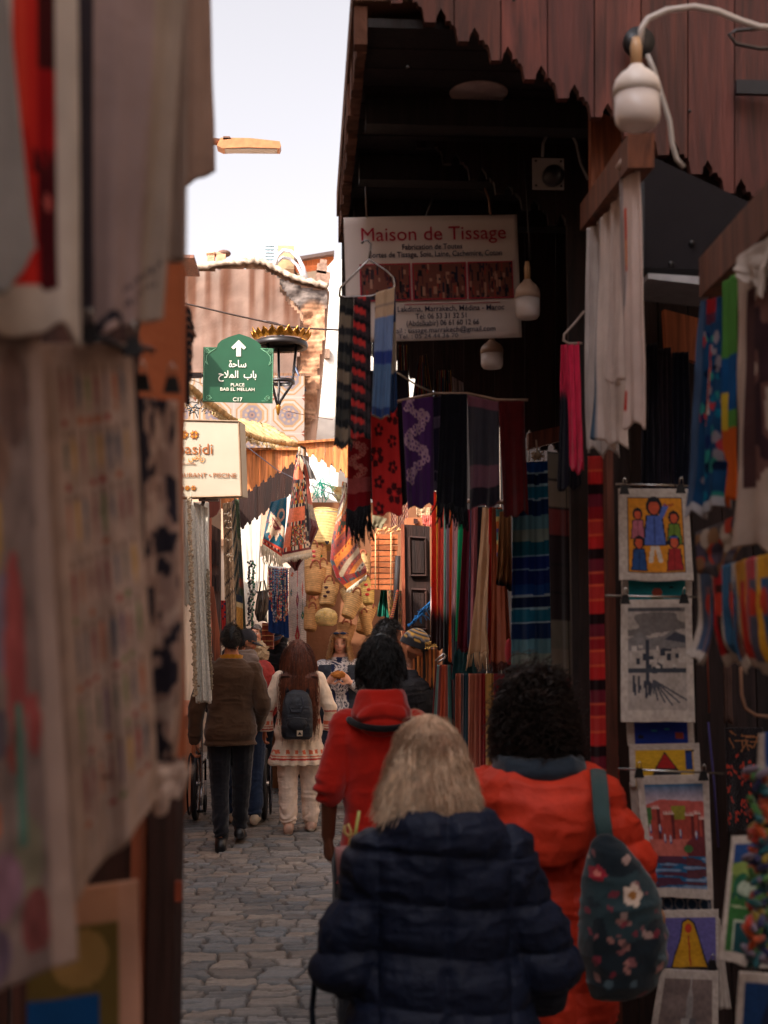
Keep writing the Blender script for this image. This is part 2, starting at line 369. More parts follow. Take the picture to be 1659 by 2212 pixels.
def riad():
    Y = 22.0; r = root('riad_building', pt(560, 1000, Y).to_tuple()[:2]+(0,), 'weathered pink plastered riad with a crumbling brick corner and tiled band, closing the lane', 'building')
    zt = lambda v: pt(600, v, Y).z
    top = [(300, 592), (385, 590), (430, 584), (480, 579), (530, 577), (562, 576), (580, 583), (597, 594), (610, 603)]
    edge = [(604, 618), (614, 634), (628, 652), (640, 664), (652, 680), (654, 705), (650, 740), (648, 770), (640, 800)]
    def pl(X, Z):
        p = np.stack([X, 0*X, Z], -1); zz = zt(578)-Z
        a = np.broadcast_to(rgb(132, 108, 96), p.shape)*(.66+.35*n3(p, 1.2, 1)+.3*n3(p, 7, 7))[..., None]
        light = np.broadcast_to(rgb(146, 130, 120), p.shape); a = mixc(a, light, sst(.5, .75, n3(p, .9, 5))*.8)
        # rain streaks that run down from the parapet
        st = n3(np.stack([X*8, 0*X, Z*.6], -1), 1, 2); st2 = n3(np.stack([X*14, 0*X, Z*.8], -1), 1, 3)
        run = sst(2.3, .1, zz*(.6+.8*st)); k = np.clip(run*sst(.36, .8, .5*st+.5*st2)*1.6, 0, 1)
        a = mixc(a, np.broadcast_to(rgb(92, 58, 42), p.shape), k*.9)
        return a
    mb = MB(); rough_wall(mb, top+edge+[(640, 1000), (300, 1000)], Y, 0, pl, .05, .03, 1); mb.build('plaster_wall', M_PLASTER, r)
    def br(X, Z):
        p = np.stack([X, 0*X, Z], -1); row = np.floor(Z/.085+.8*n3(p, 2, 9)); q = n3(np.stack([np.floor(X/.2+row*.37), row, 0*X], -1)*3.1, 1, 4)
        a = mixc(np.broadcast_to(rgb(150, 104, 78), p.shape), np.broadcast_to(rgb(196, 150, 116), p.shape), q)
        a = mixc(a, np.broadcast_to(rgb(112, 100, 94), p.shape), sst(.55, .7, n3(p, 1.6, 6)+.3*sst(6.2, 7, Z)))
        jt = (np.abs(Z/.085+.8*n3(p, 2, 9)-row-.5) > .36); return np.where(jt[..., None], a*.6, a)
    er = [(x, y) for x, y in edge]
    right = [(712, 626), (707, 660), (705, 700), (701, 740), (694, 775), (690, 800), (692, 830), (688, 862), (684, 905), (672, 915), (660, 1000)]
    mb = MB(); rough_wall(mb, [(578, 580)]+[(610, 598), (640, 612), (670, 620)]+right+[(640, 1000)]+er[::-1], Y+.05, 0, br, .04, .16, 5); mb.build('brick_corner', M_BRICK, r)
    mb = MB(); poly_px(mb, [(300, 596), (480, 583), (562, 580), (610, 606), (712, 630), (700, 760), (685, 905), (660, 1340), (300, 1340)], Y+.15, 3.5, rgb(190, 150, 125)); mb.build('rear_wall', M_PLASTER, r, smooth=False)
    # sunlit uneven parapet
    cap_ = [(300, 586), (385, 584), (430, 577), (480, 571), (520, 566), (550, 562), (580, 572), (605, 586), (630, 598), (660, 610), (690, 615), (712, 622)]
    P = [pt(u, v, Y+.1) for u, v in cap_]; mb = MB(); Q = []
    for i in range(len(P)-1):
        for k in range(5): Q.append(P[i].lerp(P[i+1], k/5)+Vector((0, RNG.normal(0, .02), RNG.normal(0, .010))))
    G = np.array([[list(q+Vector((0, dy, dz+RNG.normal(0, .012)))) for q in Q] for dy, dz in ((-.12, -.07), (-.14, -.01), (-.08, .05), (.1, .07), (.5, .06))]); mb.sheet(G[::-1], rgb(190, 170, 150)*(.6+.5*RNG.rand(5, len(Q), 1)), .05)
    mb.build('parapet', M_BRICK, r)
    # zellige band
    x0, x1 = pt(385, 1000, Y).x, pt(657, 1000, Y).x; z0, z1 = zt(1010), zt(815); n = 420
    X, Z = np.meshgrid(np.linspace(x0, x1, n), np.linspace(z0, z1, int(n*(z1-z0)/(x1-x0))))
    s = .62; a, b = (X/s) % 1-.5, (Z/s) % 1-.5; rr = np.hypot(a, b); th = np.arctan2(b, a); col = np.broadcast_to(rgb(226, 206, 190), X.shape+(3,)).copy()
    def put(mask, c): col[mask] = c
    oc = np.maximum(np.maximum(abs(a), abs(b)), (abs(a)+abs(b))*.74)
    put(oc < .44, rgb(222, 168, 112)); put(oc < .40, rgb(232, 216, 200)); put(oc < .33, rgb(222, 176, 128)); put(oc < .27, rgb(176, 158, 160))
    put((rr < .2) & (np.cos(8*th) > -.2), rgb(224, 180, 140)); put((rr < .13), rgb(150, 138, 150)); put((rr < .08) & (np.cos(8*th) > 0), rgb(214, 150, 100)); put(rr < .03, rgb(120, 100, 110))
    ca, cb = .5-abs(a), .5-abs(b); put((ca+cb) < .17, rgb(190, 98, 66)); put((ca < .018) | (cb < .018), rgb(236, 222, 206))
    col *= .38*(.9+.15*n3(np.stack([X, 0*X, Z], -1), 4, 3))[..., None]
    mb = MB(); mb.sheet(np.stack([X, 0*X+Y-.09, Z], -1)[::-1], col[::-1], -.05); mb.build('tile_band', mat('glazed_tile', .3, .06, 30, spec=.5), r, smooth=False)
    mb = MB(); mb.bx(x0-.5, x1+.1, Y-.13, Y-.02, z1, z1+.05, rgb(120, 84, 60)); mb.build('ledge', M_WOOD, r, smooth=False)
    # pierced grey stone window frames and blue pipe on the brick corner
    a = pt(616, 690, Y-.12); mb = MB(); mb.tube([pt(636, 790, Y-.12), pt(660, 845, Y-.12)], .02, rgb(60, 70, 90)); mb.build('drain_pipe', M_METAL, r)
riad()
block([(-6, -1.5, 14.2, 19.3, 0, 2.7, TERRA*1.1)], 'row_building', 'low pink plastered shop building at the far left of the lane')
block([(-1.42, -1.12, 8.2, 14.0, 0, .95, rgb(190,130,104))], 'shop_plinth', 'low pink plaster plinth along the left stalls', cat='plinth')
def behind():
    # white house beyond the brick corner
    r = root('white_house', (pt(720, 900, 27).x, 27, 0), 'tall whitewashed house in full sun behind the brick corner', 'building')
    mb = MB(); poly_px(mb, [(650, 640), (722, 560), (900, 560), (900, 1340), (650, 1340)], 27, 5, WHITE); mb.build('wall', M_PLASTER, r, smooth=False)
    mb = MB(); mb.bx(pt(700, 900, 27).x, pt(712, 900, 27).x, 26.9, 27.02, pt(700, 775, 27).z, pt(700, 755, 27).z, rgb(150, 120, 100)); mb.build('vent', M_WOOD, r, smooth=False)
    r = root('roof_pavilion', (pt(690, 900, 30).x, 30, 0), 'cream rooftop pavilion with an orange underside to its dark eave', 'building')
    mb = MB(); poly_px(mb, [(642, 596), (642, 575), (716, 572), (716, 620), (660, 620)], 30, 3, rgb(214, 196, 178)); poly_px(mb, [(560, 600), (712, 600), (712, 1340), (560, 1340)], 30.3, 2.5, rgb(214, 196, 178)); mb.build('wall', M_PLASTER, r, smooth=False)
    mb = MB(); poly_px(mb, [(632, 563), (720, 548), (722, 568), (640, 577)], 29.3, .5, rgb(178, 92, 44)); mb.build('eave', M_WOOD, r, smooth=False)
    mb = MB(); poly_px(mb, [(540, 560), (632, 556), (722, 541), (722, 548), (632, 563), (540, 566)], 29.1, 2.8, rgb(84, 66, 60)); mb.build('roof', M_METAL, r, smooth=False)
    # roof clutter on the riad
    r = root('air_conditioner', pt(585, 575, 22.6), 'pale air conditioner standing on the parapet of the weathered riad', 'air conditioner')
    mb = MB(); a, b = pt(568, 525, 22.6), pt(598, 568, 22.6); mb.bx(a.x, b.x, 22.6, 22.95, b.z, a.z, rgb(214, 218, 222)); mb.build('housing', M_METAL, r, smooth=False)
    mb = MB(); c = pt(582, 546, 22.6)
    for k in range(5): mb.bx(c.x-.08, c.x+.08, 22.585, 22.6, c.z-.13+k*.06, c.z-.11+k*.06, rgb(120, 140, 145))
    mb.build('grille', M_METAL, r, smooth=False)
    mb = MB(); mb.bx(b.x+.02, b.x+.3, 22.62, 22.9, b.z-.1, b.z+.32, rgb(190, 160, 120)); mb.build('side_panel', M_METAL, r, smooth=False)
    mb = MB(); pts = [(592, 578), (600, 552), (612, 541), (628, 543), (645, 558), (655, 578), (662, 602)]
    Q = [pt(u, v, 22.4) for u, v in pts]; mb.tube(Q, .035, rgb(214, 212, 214), 8); mb.tube([q+Vector((-.02, .1, -.1)) for q in Q], .03, rgb(200, 198, 204), 8)
    mb.build('roof_pipe', M_PLASTIC, label='white arched pipe running over the riad parapet beside the air conditioner', cat='pipe')
    for (u0, v0, u1, v1, lb) in [(448, 548, 463, 570, 'small square brick chimney on the left of the riad roof'), (467, 544, 487, 572, 'darker domed brick chimney on the riad roof')]:
        r = root('chimney', pt((u0+u1)/2, v1, 22.5), lb, 'chimney'); a, b = pt(u0, v0, 22.5), pt(u1, v1, 22.5)
        mb = MB(); mb.bx(a.x, b.x, 22.5, 22.7, b.z, a.z, rgb(196, 150, 120)); mb.build('stack', M_BRICK, r, smooth=False)
        mb = MB()
        if u0 > 460: mb.ell(((a.x+b.x)/2+.05, 22.6, a.z), (.12, .12, .06), rgb(110, 84, 74))
        else: mb.bx(a.x-.02, b.x+.02, 22.48, 22.72, a.z, a.z+.03, rgb(214, 176, 140))
        mb.build('chimney_cap', M_BRICK, r)
    r = root('stone_stub', pt(698, 605, 22.8), 'rough grey stub of broken masonry on the right end of the riad parapet', 'masonry')
    mb = MB()
    for u, v, w, h in [(697, 602, .25, .2), (695, 585, .18, .17), (698, 572, .12, .12)]:
        c = pt(u, v, 22.8); mb.box((c.x, c.y, c.z), (w, .3, h), rgb(150, 120, 104), Matrix.Rotation(.15, 3, 'Y'))
    mb.build('stones', M_BRICK, r, smooth=False)
    r = root('flat_roof_shed', (pt(405, 560, 18).x, 18, 0), 'edge of a low roof with a brown fascia beside the hanging cloth', 'shed')
    mb = MB(); a, b = pt(330, 549, 18), pt(419, 557, 18); mb.bx(a.x, b.x, 18, 19, b.z, a.z, rgb(120, 78, 60)); mb.build('roof', M_WOOD, r, smooth=False)
    mb = MB(); mb.bx(a.x, b.x-.25, 18.3, 18.9, 0, b.z, TERRA); mb.build('wall', M_PLASTER, r, smooth=False)
    # far end of the lane at street level
    r = root('far_shopfront', (-.4, 19.4, 0), 'whitewashed shop wall in sun at the far end of the lane', 'building')
    mb = MB(); mb.bx(-3.2, 3.0, 19.4, 19.9, 0, 2.9, rgb(206, 184, 164)); mb.build('wall', M_PLASTER, r, smooth=False)
    mb = MB(); mb.bx(-3.3, 3.1, 19.3, 20.0, 2.9, 3.0, rgb(190, 150, 120)); mb.build('parapet', M_PLASTER, r, smooth=False)
behind()

# ------------------------------------------------------------------ carved wooden awnings across the lane
UNIT = [(-.5, .45), (-.17, .45), (-.14, .25), (-.06, .12), (0, 0), (.06, .12), (.14, .25), (.15, .42), (.26, .4), (.31, .47), (.32, .54), (.4, .56), (.45, .68), (.47, .85), (.5, 1.0)]
def carve(tip0, du, dv, n, flip=False):
    """edge profile: list of (u, v) going from the high end to the low end; tip0 = first spire tip"""
    out = []
    for k in range(n):
        cu, cv = tip0[0]+k*du, tip0[1]+k*dv
        for a, b in UNIT: out.append((cu+a*abs(du)*(1 if du > 0 else -1), cv+b*abs(du)*.95))
    return out
def awning(name, label, Y, prof, vtop, u0, u1, plank, col, thick=.03, trim=None, parent_depth=.0, seed=0, vtop2=None, dark=None):
    prof = sorted(prof); us = np.array([p[0] for p in prof]); vs = np.array([p[1] for p in prof]); rs = np.random.RandomState(seed)
    vt2 = vtop if vtop2 is None else vtop2; vtf = lambda u: vtop+(vt2-vtop)*(u-u0)/(u1-u0)
    r = root(name, (pt((u0+u1)/2, 1000, Y).x, Y, pt(u0, max(vs.max(), 0), Y).z), label, 'awning')
    mb = MB(); u = u0
    while u < u1-1:
        e = min(u+plank, u1); g = plank*(.014 if Y < 4.5 else .006); a, b = u+g, e-g
        inner = [(x, y) for x, y in prof if a < x < b]
        pts = [(a, vtf(a)), (b, vtf(b)), (b, float(np.interp(b, us, vs)))]+inner[::-1]+[(a, float(np.interp(a, us, vs)))]
        poly_px(mb, pts, Y+rs.uniform(-.004, .004), thick, col*rs.uniform(.66, 1.2)*np.array([1, rs.uniform(.93, 1.05), rs.uniform(.9, 1.08)])); u = e
    mb.build('planks', M_WOOD, r, smooth=False)
    if trim is not None:
        mb = MB(); poly_px(mb, [(u0-trim, vtop-trim), (u1+2, vt2-trim), (u1+2, vt2), (u0-trim, vtop)], Y-.04, thick+.08, col*.75); mb.build('top_rail', M_WOOD, r, smooth=False)
    return r
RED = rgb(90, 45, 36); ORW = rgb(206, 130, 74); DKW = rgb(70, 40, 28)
# left of the lane, lit
p = carve((631, 996), -15.5, 9.7, 10); p = [(a, b) for a, b in p]
awning('carved_awning', 'sunlit orange plank awning with a stepped carved edge beside the restaurant sign', 13.0, p+[(642, 990)], 972, 455, 642, 15.5, ORW, trim=5, seed=1)
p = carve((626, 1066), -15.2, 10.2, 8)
awning('carved_awning', 'dark carved awning in shade behind the sunlit orange one', 14.6, p+[(660, 1055), (700, 1050), (495, 1150)], 985, 495, 668, 15, rgb(46, 20, 12), seed=2)  # shade put into the plank colour, a dark copy of the sunlit awning
p = carve((676, 978), 20, 11.2, 5)
awning('carved_awning', 'small orange plank awning with black carved edge over the basket stall', 13.2, [(648, 955+5), (652, 962), (660, 966)]+p, 958, 648, 775, 18, ORW*.95, trim=5, seed=3, vtop2=948)
# shadow behind the carving, put in as an added dark board on the small awning
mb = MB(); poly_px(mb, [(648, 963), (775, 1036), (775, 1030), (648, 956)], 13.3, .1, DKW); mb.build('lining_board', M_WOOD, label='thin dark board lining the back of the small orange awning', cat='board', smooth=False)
# near right, first and second
p = carve((809, -65), 72, 41, 13)
big = awning('carved_awning', 'large dark red plank awning with stepped carved edge at upper right', 4.0, [(700, -90)]+p+[(1800, 480)], -420, 779, 1790, 101, RED, thick=.035, seed=4)
mb = MB()
for u, v in [(880, 205), (1110, 60), (1375, 165), (1490, 300)]:
    c = pt(u, v-60, 3.99); mb.ell((c.x, c.y, c.z), (.006, .004, .006), rgb(30, 20, 18))
mb.build('nail_head', M_METAL, big)
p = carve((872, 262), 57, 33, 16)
awning('carved_awning', 'second carved awning in deep shade behind the large red one', 5.05, [(790, 235)]+p+[(1800, 830)], -200, 800, 1700, 80, rgb(46, 27, 27), seed=5)  # planks coloured darker than the red awning to paint in the deep shade
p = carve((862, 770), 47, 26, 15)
awning('carved_awning', 'third carved awning in deep shade below the weaving house sign', 6.3, [(735, 760), (800, 765)]+p+[(1800, 1240)], 430, 738, 1600, 66, rgb(48, 28, 26), seed=6)  # deep shade painted into the plank colour here too

# roof over the scarf stall
def stall_roof():
    x0, z = pt(775, 0, 4.05).x, 3.72
    r = root('stall_roof', (x0+.9, 6.5, z), 'dark plank roof with ragged edge over the scarf stall', 'roof')
    mb = MB(); k = 0; y = 4.06
    while y < 6.22:
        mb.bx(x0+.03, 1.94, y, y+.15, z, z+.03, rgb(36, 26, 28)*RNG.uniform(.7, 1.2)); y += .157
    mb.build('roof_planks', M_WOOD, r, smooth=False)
    mb = MB(); y = 4.06
    while y < 6.22:
        w = RNG.uniform(.06, .12); mb.bx(x0-.01+RNG.uniform(-.008, .008), x0+.028, y, y+w*.9, z-.05+RNG.uniform(-.012, .01), z+.07, rgb(120, 84, 70)*RNG.uniform(.7, 1.1)); y += w
    mb.build('edge_tiles', M_BRICK, r, smooth=False)
    mb = MB(); mb.bx(x0-.02, 1.94, 4.04, 6.3, z+.08, z+.2, rgb(120, 90, 76)); mb.build('roof_slab', M_PLASTER, r, smooth=False)
    mb = MB()
    for yy in (4.6, 5.2, 5.8): mb.bx(x0+.05, 1.94, yy, yy+.09, z-.11, z-.003, rgb(30, 22, 24))
    mb.build('rafter', M_WOOD, r, smooth=False)
    # back of the stall
    r = root('stall_partition', (1.3, 9.3, 0), 'dark wooden partition closing the scarf stall', 'partition')
    mb = MB()
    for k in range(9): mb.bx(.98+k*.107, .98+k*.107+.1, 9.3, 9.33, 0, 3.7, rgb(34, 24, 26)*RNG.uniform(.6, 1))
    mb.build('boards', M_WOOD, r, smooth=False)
stall_roof()
# straw mat awnings on the left
def straw(lb, pts, Y0, Y1, drop):
    r = root('straw_awning', pt(pts[0][0], pts[0][1], Y0), lb, 'awning'); n = 60
    us = np.interp(np.linspace(0, 1, n), np.linspace(0, 1, len(pts)), [p[0] for p in pts]); vs = np.interp(np.linspace(0, 1, n), np.linspace(0, 1, len(pts)), [p[1] for p in pts])
    m = 10; G = np.zeros((m, n, 3))
    for i in range(n):
        a = pt(us[i], vs[i], Y0+(Y1-Y0)*i/n); b = a+Vector((-.35, 1.0, .35))
        for j in range(m): G[j, i] = list(a.lerp(b, j/(m-1))); G[j, i, 2] += RNG.normal(0, .006)
    c = rgb(196, 160, 112)*(.7+.6*RNG.rand(m, n, 1)); mb = MB(); mb.sheet(G, c, .05); mb.build('reed_mat', M_STRAW, r)
    mb = MB()
    for k in range(220):
        i = RNG.randint(0, n-1); f = RNG.rand(); a = pt(us[i]*(1-f)+us[i+1]*f, vs[i]*(1-f)+vs[i+1]*f, Y0+(Y1-Y0)*i/n)
        mb.tube([a, a+Vector((RNG.normal(0, .01), -.03, -RNG.uniform(.02, drop)))], .003, rgb(206, 172, 120)*RNG.uniform(.6, 1.1), 4)
    mb.build('straw_ends', M_STRAW, r); return r
straw('ragged straw awning sloping down behind the green street sign', [(395, 835), (413, 846), (440, 868), (470, 890), (495, 908), (515, 922)], 11.2, 12.4, .07)
straw('ragged straw awning above the sunlit orange planks', [(518, 936), (530, 944), (560, 953), (600, 961), (630, 966), (648, 970)], 12.6, 13.3, .06)
# ------------------------------------------------------------------ painted pictures as colour fields
class Art:
    def __init__(s, w, h, bg):
        s.w, s.h = w, h; s.a = np.broadcast_to(bg, (h, w, 3)).copy(); s.X, s.Y = np.meshgrid((np.arange(w)+.5)/w, (np.arange(h)+.5)/h)
    def put(s, m, c): s.a[m] = c; return s
    def rect(s, x0, y0, x1, y1, c): return s.put((s.X >= x0) & (s.X < x1) & (s.Y >= y0) & (s.Y < y1), c)
    def ell(s, x, y, rx, ry, c): return s.put(((s.X-x)/rx)**2+((s.Y-y)/ry)**2 < 1, c)
    def poly(s, P, c):
        m = np.zeros(s.X.shape, bool); n = len(P)
        for i in range(n):
            (xa, ya), (xb, yb) = P[i], P[(i+1) % n]
            m ^= ((ya > s.Y) != (yb > s.Y)) & (s.X < (xb-xa)*(s.Y-ya)/(yb-ya+1e-12)+xa)
        return s.put(m, c)
    def line(s, x0, y0, x1, y1, w, c):
        asp = s.h/s.w; dx, dy = x1-x0, (y1-y0)*asp; t = np.clip(((s.X-x0)*dx+(s.Y-y0)*asp*dy)/(dx*dx+dy*dy+1e-12), 0, 1)
        return s.put(np.hypot(s.X-x0-t*dx, (s.Y-y0)*asp-t*dy) < w, c)
    def smear(s, sx, sy, amt, seed=0, region=None):
        k = 1+amt*2*(n2(s.X*sx, s.Y*sy, seed)-.5); s.a = np.clip(s.a*(k[..., None] if region is None else np.where(region, k, 1)[..., None]), 0, 1); return s
    def pat(s):
        return lambda S, T: s.a[np.clip((T*s.h).astype(int), 0, s.h-1), np.clip((S*s.w).astype(int), 0, s.w-1)]
INK = rgb(30, 30, 40); LIN = rgb(198, 184, 174); LIN2 = rgb(200, 182, 170)
def framed(w, h, m, bg):   # a picture with a bare canvas border m = (l, t, r, b)
    A = Art(w, h, LIN); A.rect(m[0], m[1], 1-m[2], 1-m[3], bg); return A

# ------------------------------------------------------------------ left stall, very near the viewer
def left_stall():
    r = root('stall_side_panel', pt(200, 2300, 2.5).to_tuple()[:2]+(0,), 'dark plank side of the left picture stall behind the hung canvases', 'stall')
    mb = MB(); a = pt(-700, 0, 2.5).x; b = pt(345, 0, 2.5).x; x = a
    while x < b: mb.bx(x, min(x+.13, b), 2.5, 2.53, 0, 3.0, rgb(74, 44, 36)*RNG.uniform(.7, 1.15)); x += .137
    mb.build('planks', M_WOOD, r, smooth=False)
    x0, x1 = pt(347, 0, 2.35).x, pt(404, 0, 2.35).x
    mb = MB(); mb.bx(x0, x1, 2.35, 2.5, 0, pt(0, 1640, 2.35).z, rgb(60, 38, 34)); mb.build('post', M_WOOD, r, smooth=False)
    x2 = pt(312, 0, 2.3).x; mb = MB(); mb.bx(x2, x0-.004, 2.3, 2.4, 0, pt(0, 1760, 2.3).z, rgb(136, 74, 50)); mb.build('batten', M_WOOD, r, smooth=False)
    mb = MB(); poly_px(mb, [(338, 575), (375, 552), (392, 560), (390, 850), (386, 1000), (390, 1640), (300, 1640), (300, 720)], 2.38, .1, rgb(172, 98, 66)); mb.build('plaster_pier', M_PLASTER, r, smooth=False)
    mb = MB(); c = pt(386, 1925, 2.345); mb.box(list(c), (.012, .01, .035), rgb(150, 70, 46)); mb.build('latch', M_WOOD, r, smooth=False)
left_stall()
# the grey drape, the red print, the mauve cloth
def drape_print():
    A = Art(70, 220, LIN)
    q = lambda x: .47+(x-.12)*.62
    A.rect(q(.12), 0, q(.66), .88, rgb(196, 44, 38)); A.rect(q(.42), 0, q(.66), .88, rgb(150, 24, 28)); A.rect(q(.16), .02, q(.3), .5, rgb(214, 66, 50))
    A.rect(q(.44), .1, q(.66), .34, rgb(66, 22, 24)); A.poly([(q(.42), .6), (q(.66), .58), (q(.68), .9), (q(.48), .9)], rgb(74, 20, 26)); A.ell(q(.55), .68, .03, .02, rgb(190, 90, 84))
    for k in range(4): A.poly([(q(.36+k*.08), .6), (q(.4+k*.08), .53+.02*(k % 2)), (q(.44+k*.08), .62)], rgb(80, 24, 28))
    A.smear(5, 9, .15, 2)
    cloth('hanging_canvas', 'off white canvas printed with a broad red panel and dark maroon blocks', 'canvas', [(-110, -140, .9), (168, -140, 1.0), (178, 735, 1.0), (-120, 668, .9)], A.pat(), M_LINEN, nu=50, nv=110, folds=1.2, amp=.006, seed=1)
    cloth('hanging_canvas', 'plain grey linen drape curling across the red printed canvas', 'canvas', [(-160, -160, .78), (2, -160, .8), (78, 600, .84), (-120, 640, .78)], plain(rgb(150, 144, 142), .05), M_LINEN, folds=1, amp=.004, seed=5, hem=.02)
    M = Art(90, 200, rgb(160, 138, 136)); M.rect(.7, 0, 1, 1, rgb(168, 150, 138)); M.rect(0, 0, .14, 1, rgb(56, 50, 58)); M.smear(2, 6, .08, 4)
    for k in range(9): M.line(.46+k*.055, .915-.006*k, .485+k*.055, .90-.006*k+.012*(k % 2), .012, rgb(70, 62, 72)); 
    for k in range(9): M.line(.48+k*.05, .95-.006*k, .5+k*.05, .94-.006*k+.01*(k % 3), .010, rgb(80, 70, 78))
    M.ell(.3, .99, .15, .035, rgb(40, 40, 52)); M.ell(.3, 1.005, .1, .03, rgb(190, 164, 160))
    cloth('hanging_canvas', 'long mauve grey canvas with dark left edge and handwritten lines at its foot', 'canvas', [(166, -150, 1.18), (408, -150, 1.3), (352, 690, 1.3), (184, 722, 1.18)], M.pat(), M_LINEN, nu=60, nv=120, folds=1.3, amp=.008, seed=2, hem=.004)
    cloth('hanging_canvas', 'mauve grey canvas whose plain right edge hangs against the sky', 'canvas', [(300, -150, 1.36), (408, -150, 1.38), (397, 558, 1.38), (300, 600, 1.36)], plain(rgb(166, 146, 136), .05), M_LINEN, folds=1, amp=.006, seed=3)
    cloth('hanging_canvas', 'brown grey canvas furthest back with a square lower corner against the sky', 'canvas', [(330, -150, 2.0), (451, -150, 2.05), (463, 378, 2.05), (330, 412, 2.0)], plain(rgb(156, 128, 114), .06), M_LINEN, folds=1.2, amp=.008, seed=4, hem=.004)
drape_print()
def figures_canvas():
    A = Art(90, 300, rgb(180, 154, 140)); rs = np.random.RandomState(5)
    cols = [rgb(150, 40, 44), rgb(60, 80, 100), rgb(96, 120, 70), rgb(84, 54, 90), rgb(176, 90, 50), rgb(70, 90, 80), rgb(130, 60, 66), rgb(196, 150, 70)]
    for row in range(7):
        y = .05+row*.125
        for k in range(8):
            x = .2+k*.095+rs.normal(0, .006); c = cols[rs.randint(8)]
            c = c*.85+rgb(180, 154, 140)*.12; w_ = rs.uniform(.012, .024); A.ell(x, y+.045, w_, rs.uniform(.03, .05), c); A.rect(x-w_*.4, y+.04, x+w_*.3, y+rs.uniform(.07, .11), c*.6+rgb(180, 154, 140)*.4); A.ell(x, y+.002, .012, .008, rgb(110, 84, 76))
            if rs.rand() < .5: A.ell(x, y+.105, .026, .006, cols[rs.choice([0, 4, 0, 2])])
    A.smear(8, 30, .15, 3)
    cloth('hanging_canvas', 'tall cream canvas painted with rows of small coloured robed figures', 'canvas', [(86, 742, 1.25), (284, 742, 1.3), (352, 1728, 1.3), (158, 1945, 1.22)], A.pat(), M_LINEN, nu=80, nv=220, folds=1.6, amp=.01, seed=7, hem=.004)
    B = Art(60, 180, rgb(176, 146, 134)); q = n3(np.stack([B.X*5, B.Y*16, 0*B.X], -1), 1, 3); q2 = n3(np.stack([B.X*14, B.Y*44, 0*B.X], -1), 1, 5)
    B.put((q*.55+q2*.45+.1*(B.Y-.5) > .52), rgb(54, 50, 60)); B.put((q*.6+q2*.4 < .34), rgb(204, 178, 164)); B.rect(0, 0, .2, 1, rgb(44, 42, 52)); B.rect(.9, 0, 1, 1, rgb(196, 166, 150)); B.smear(6, 20, .2, 7)
    cloth('hanging_canvas', 'narrow canvas with a blurred black and white ink drawing beside the pier', 'canvas', [(288, 856, 1.55), (384, 866, 1.62), (404, 1640, 1.64), (300, 1740, 1.55)], B.pat(), M_LINEN, nu=50, nv=140, folds=1.2, amp=.014, seed=11, hem=.02, curl=-.03)
    cloth('hanging_canvas', 'crumpled cream foot of a canvas folded up under the ink drawing', 'canvas', [(296, 1655, 1.5), (398, 1640, 1.55), (402, 1690, 1.55), (338, 1752, 1.45)], plain(rgb(206, 182, 168)), M_LINEN, folds=2, amp=.014, seed=12)
    C = Art(60, 220, rgb(150, 130, 124)); 
    for (x, y, rx, ry, c) in [(.1, .3, .3, .1, rgb(220, 170, 60)), (.4, .45, .2, .08, rgb(140, 120, 150)), (.6, .5, .18, .16, rgb(196, 56, 60)), (.85, .62, .1, .05, rgb(200, 60, 60)), (.3, .62, .12, .04, rgb(50, 60, 90)), (.55, .66, .14, .03, rgb(180, 60, 50)), (.2, .75, .1, .03, rgb(226, 120, 60)),
                              (.7, .82, .2, .06, rgb(150, 150, 120)), (.3, .85, .3, .05, rgb(170, 120, 150)), (.75, .92, .2, .05, rgb(150, 40, 46)), (.2, .95, .2, .04, rgb(110, 90, 130)), (.3, .2, .3, .06, rgb(150, 110, 90)), (.7, .1, .3, .08, rgb(110, 80, 74))]: C.ell(x, y, rx, ry, c)
    C.rect(.55, .58, .66, .8, rgb(40, 150, 130)); C.a = C.a*.55+rgb(150, 130, 124)*.35; C.smear(7, 30, .4, 8)
    def cp(S, T):
        o = C.pat()(np.clip((S-.45)/.42, 0, 1), T); o[S > .90-.06*T] = rgb(176, 152, 142); return o
    cloth('hanging_canvas', 'large canvas with a loose colourful painting at the far left edge', 'canvas', [(-170, 720, .92), (86, 725, .98), (166, 2062, 1.0), (-200, 2240, .92)], cp, M_LINEN, nu=60, nv=160, folds=1.2, amp=.009, seed=14, hem=.004)
    # lower pictures
    D = Art(60, 60, rgb(120, 104, 60)); D.rect(0, 0, 1, .16, rgb(196, 150, 124)); D.rect(.8, 0, 1, 1, rgb(204, 160, 140)); D.rect(0, .45, .62, .72, rgb(30, 90, 160)); D.rect(0, .72, .6, .8, rgb(96, 44, 34)); D.rect(0, .8, .6, 1, rgb(22, 26, 48)); D.ell(.45, .3, .25, .12, rgb(170, 140, 90)); D.smear(4, 4, .25, 3)
    cloth('leaning_picture', 'cream bordered canvas with olive and bright blue shapes low at left', 'canvas', [(60, 1930, 1.5), (300, 1900, 1.6), (310, 2420, 1.6), (60, 2460, 1.5)], D.pat(), M_LINEN, nu=60, nv=60, folds=1, amp=.004, seed=3)
    mb = MB(); mb.tube([pt(-100, 1732, 1.15), pt(80, 1714, 1.2), pt(250, 1672, 1.28), pt(402, 1642, 1.5)], .0022, rgb(120, 90, 80), 6); mb.build('picture_wire', M_METAL, label='thin taut wire across the feet of the left canvases', cat='wire')
    clip_sites = [(195, 742, 1.2), (288, 770, 1.25), (372, 850, 1.55), (308, 846, 1.5)]
    for (u, v, Y), lb in zip(clip_sites, ['black bulldog clip at top left of the small figures canvas', 'black bulldog clip at top right of the small figures canvas', 'black bulldog clip at top right of the ink drawing', 'black bulldog clip at top left of the ink drawing']): clip(u, v, Y, lb, .75)
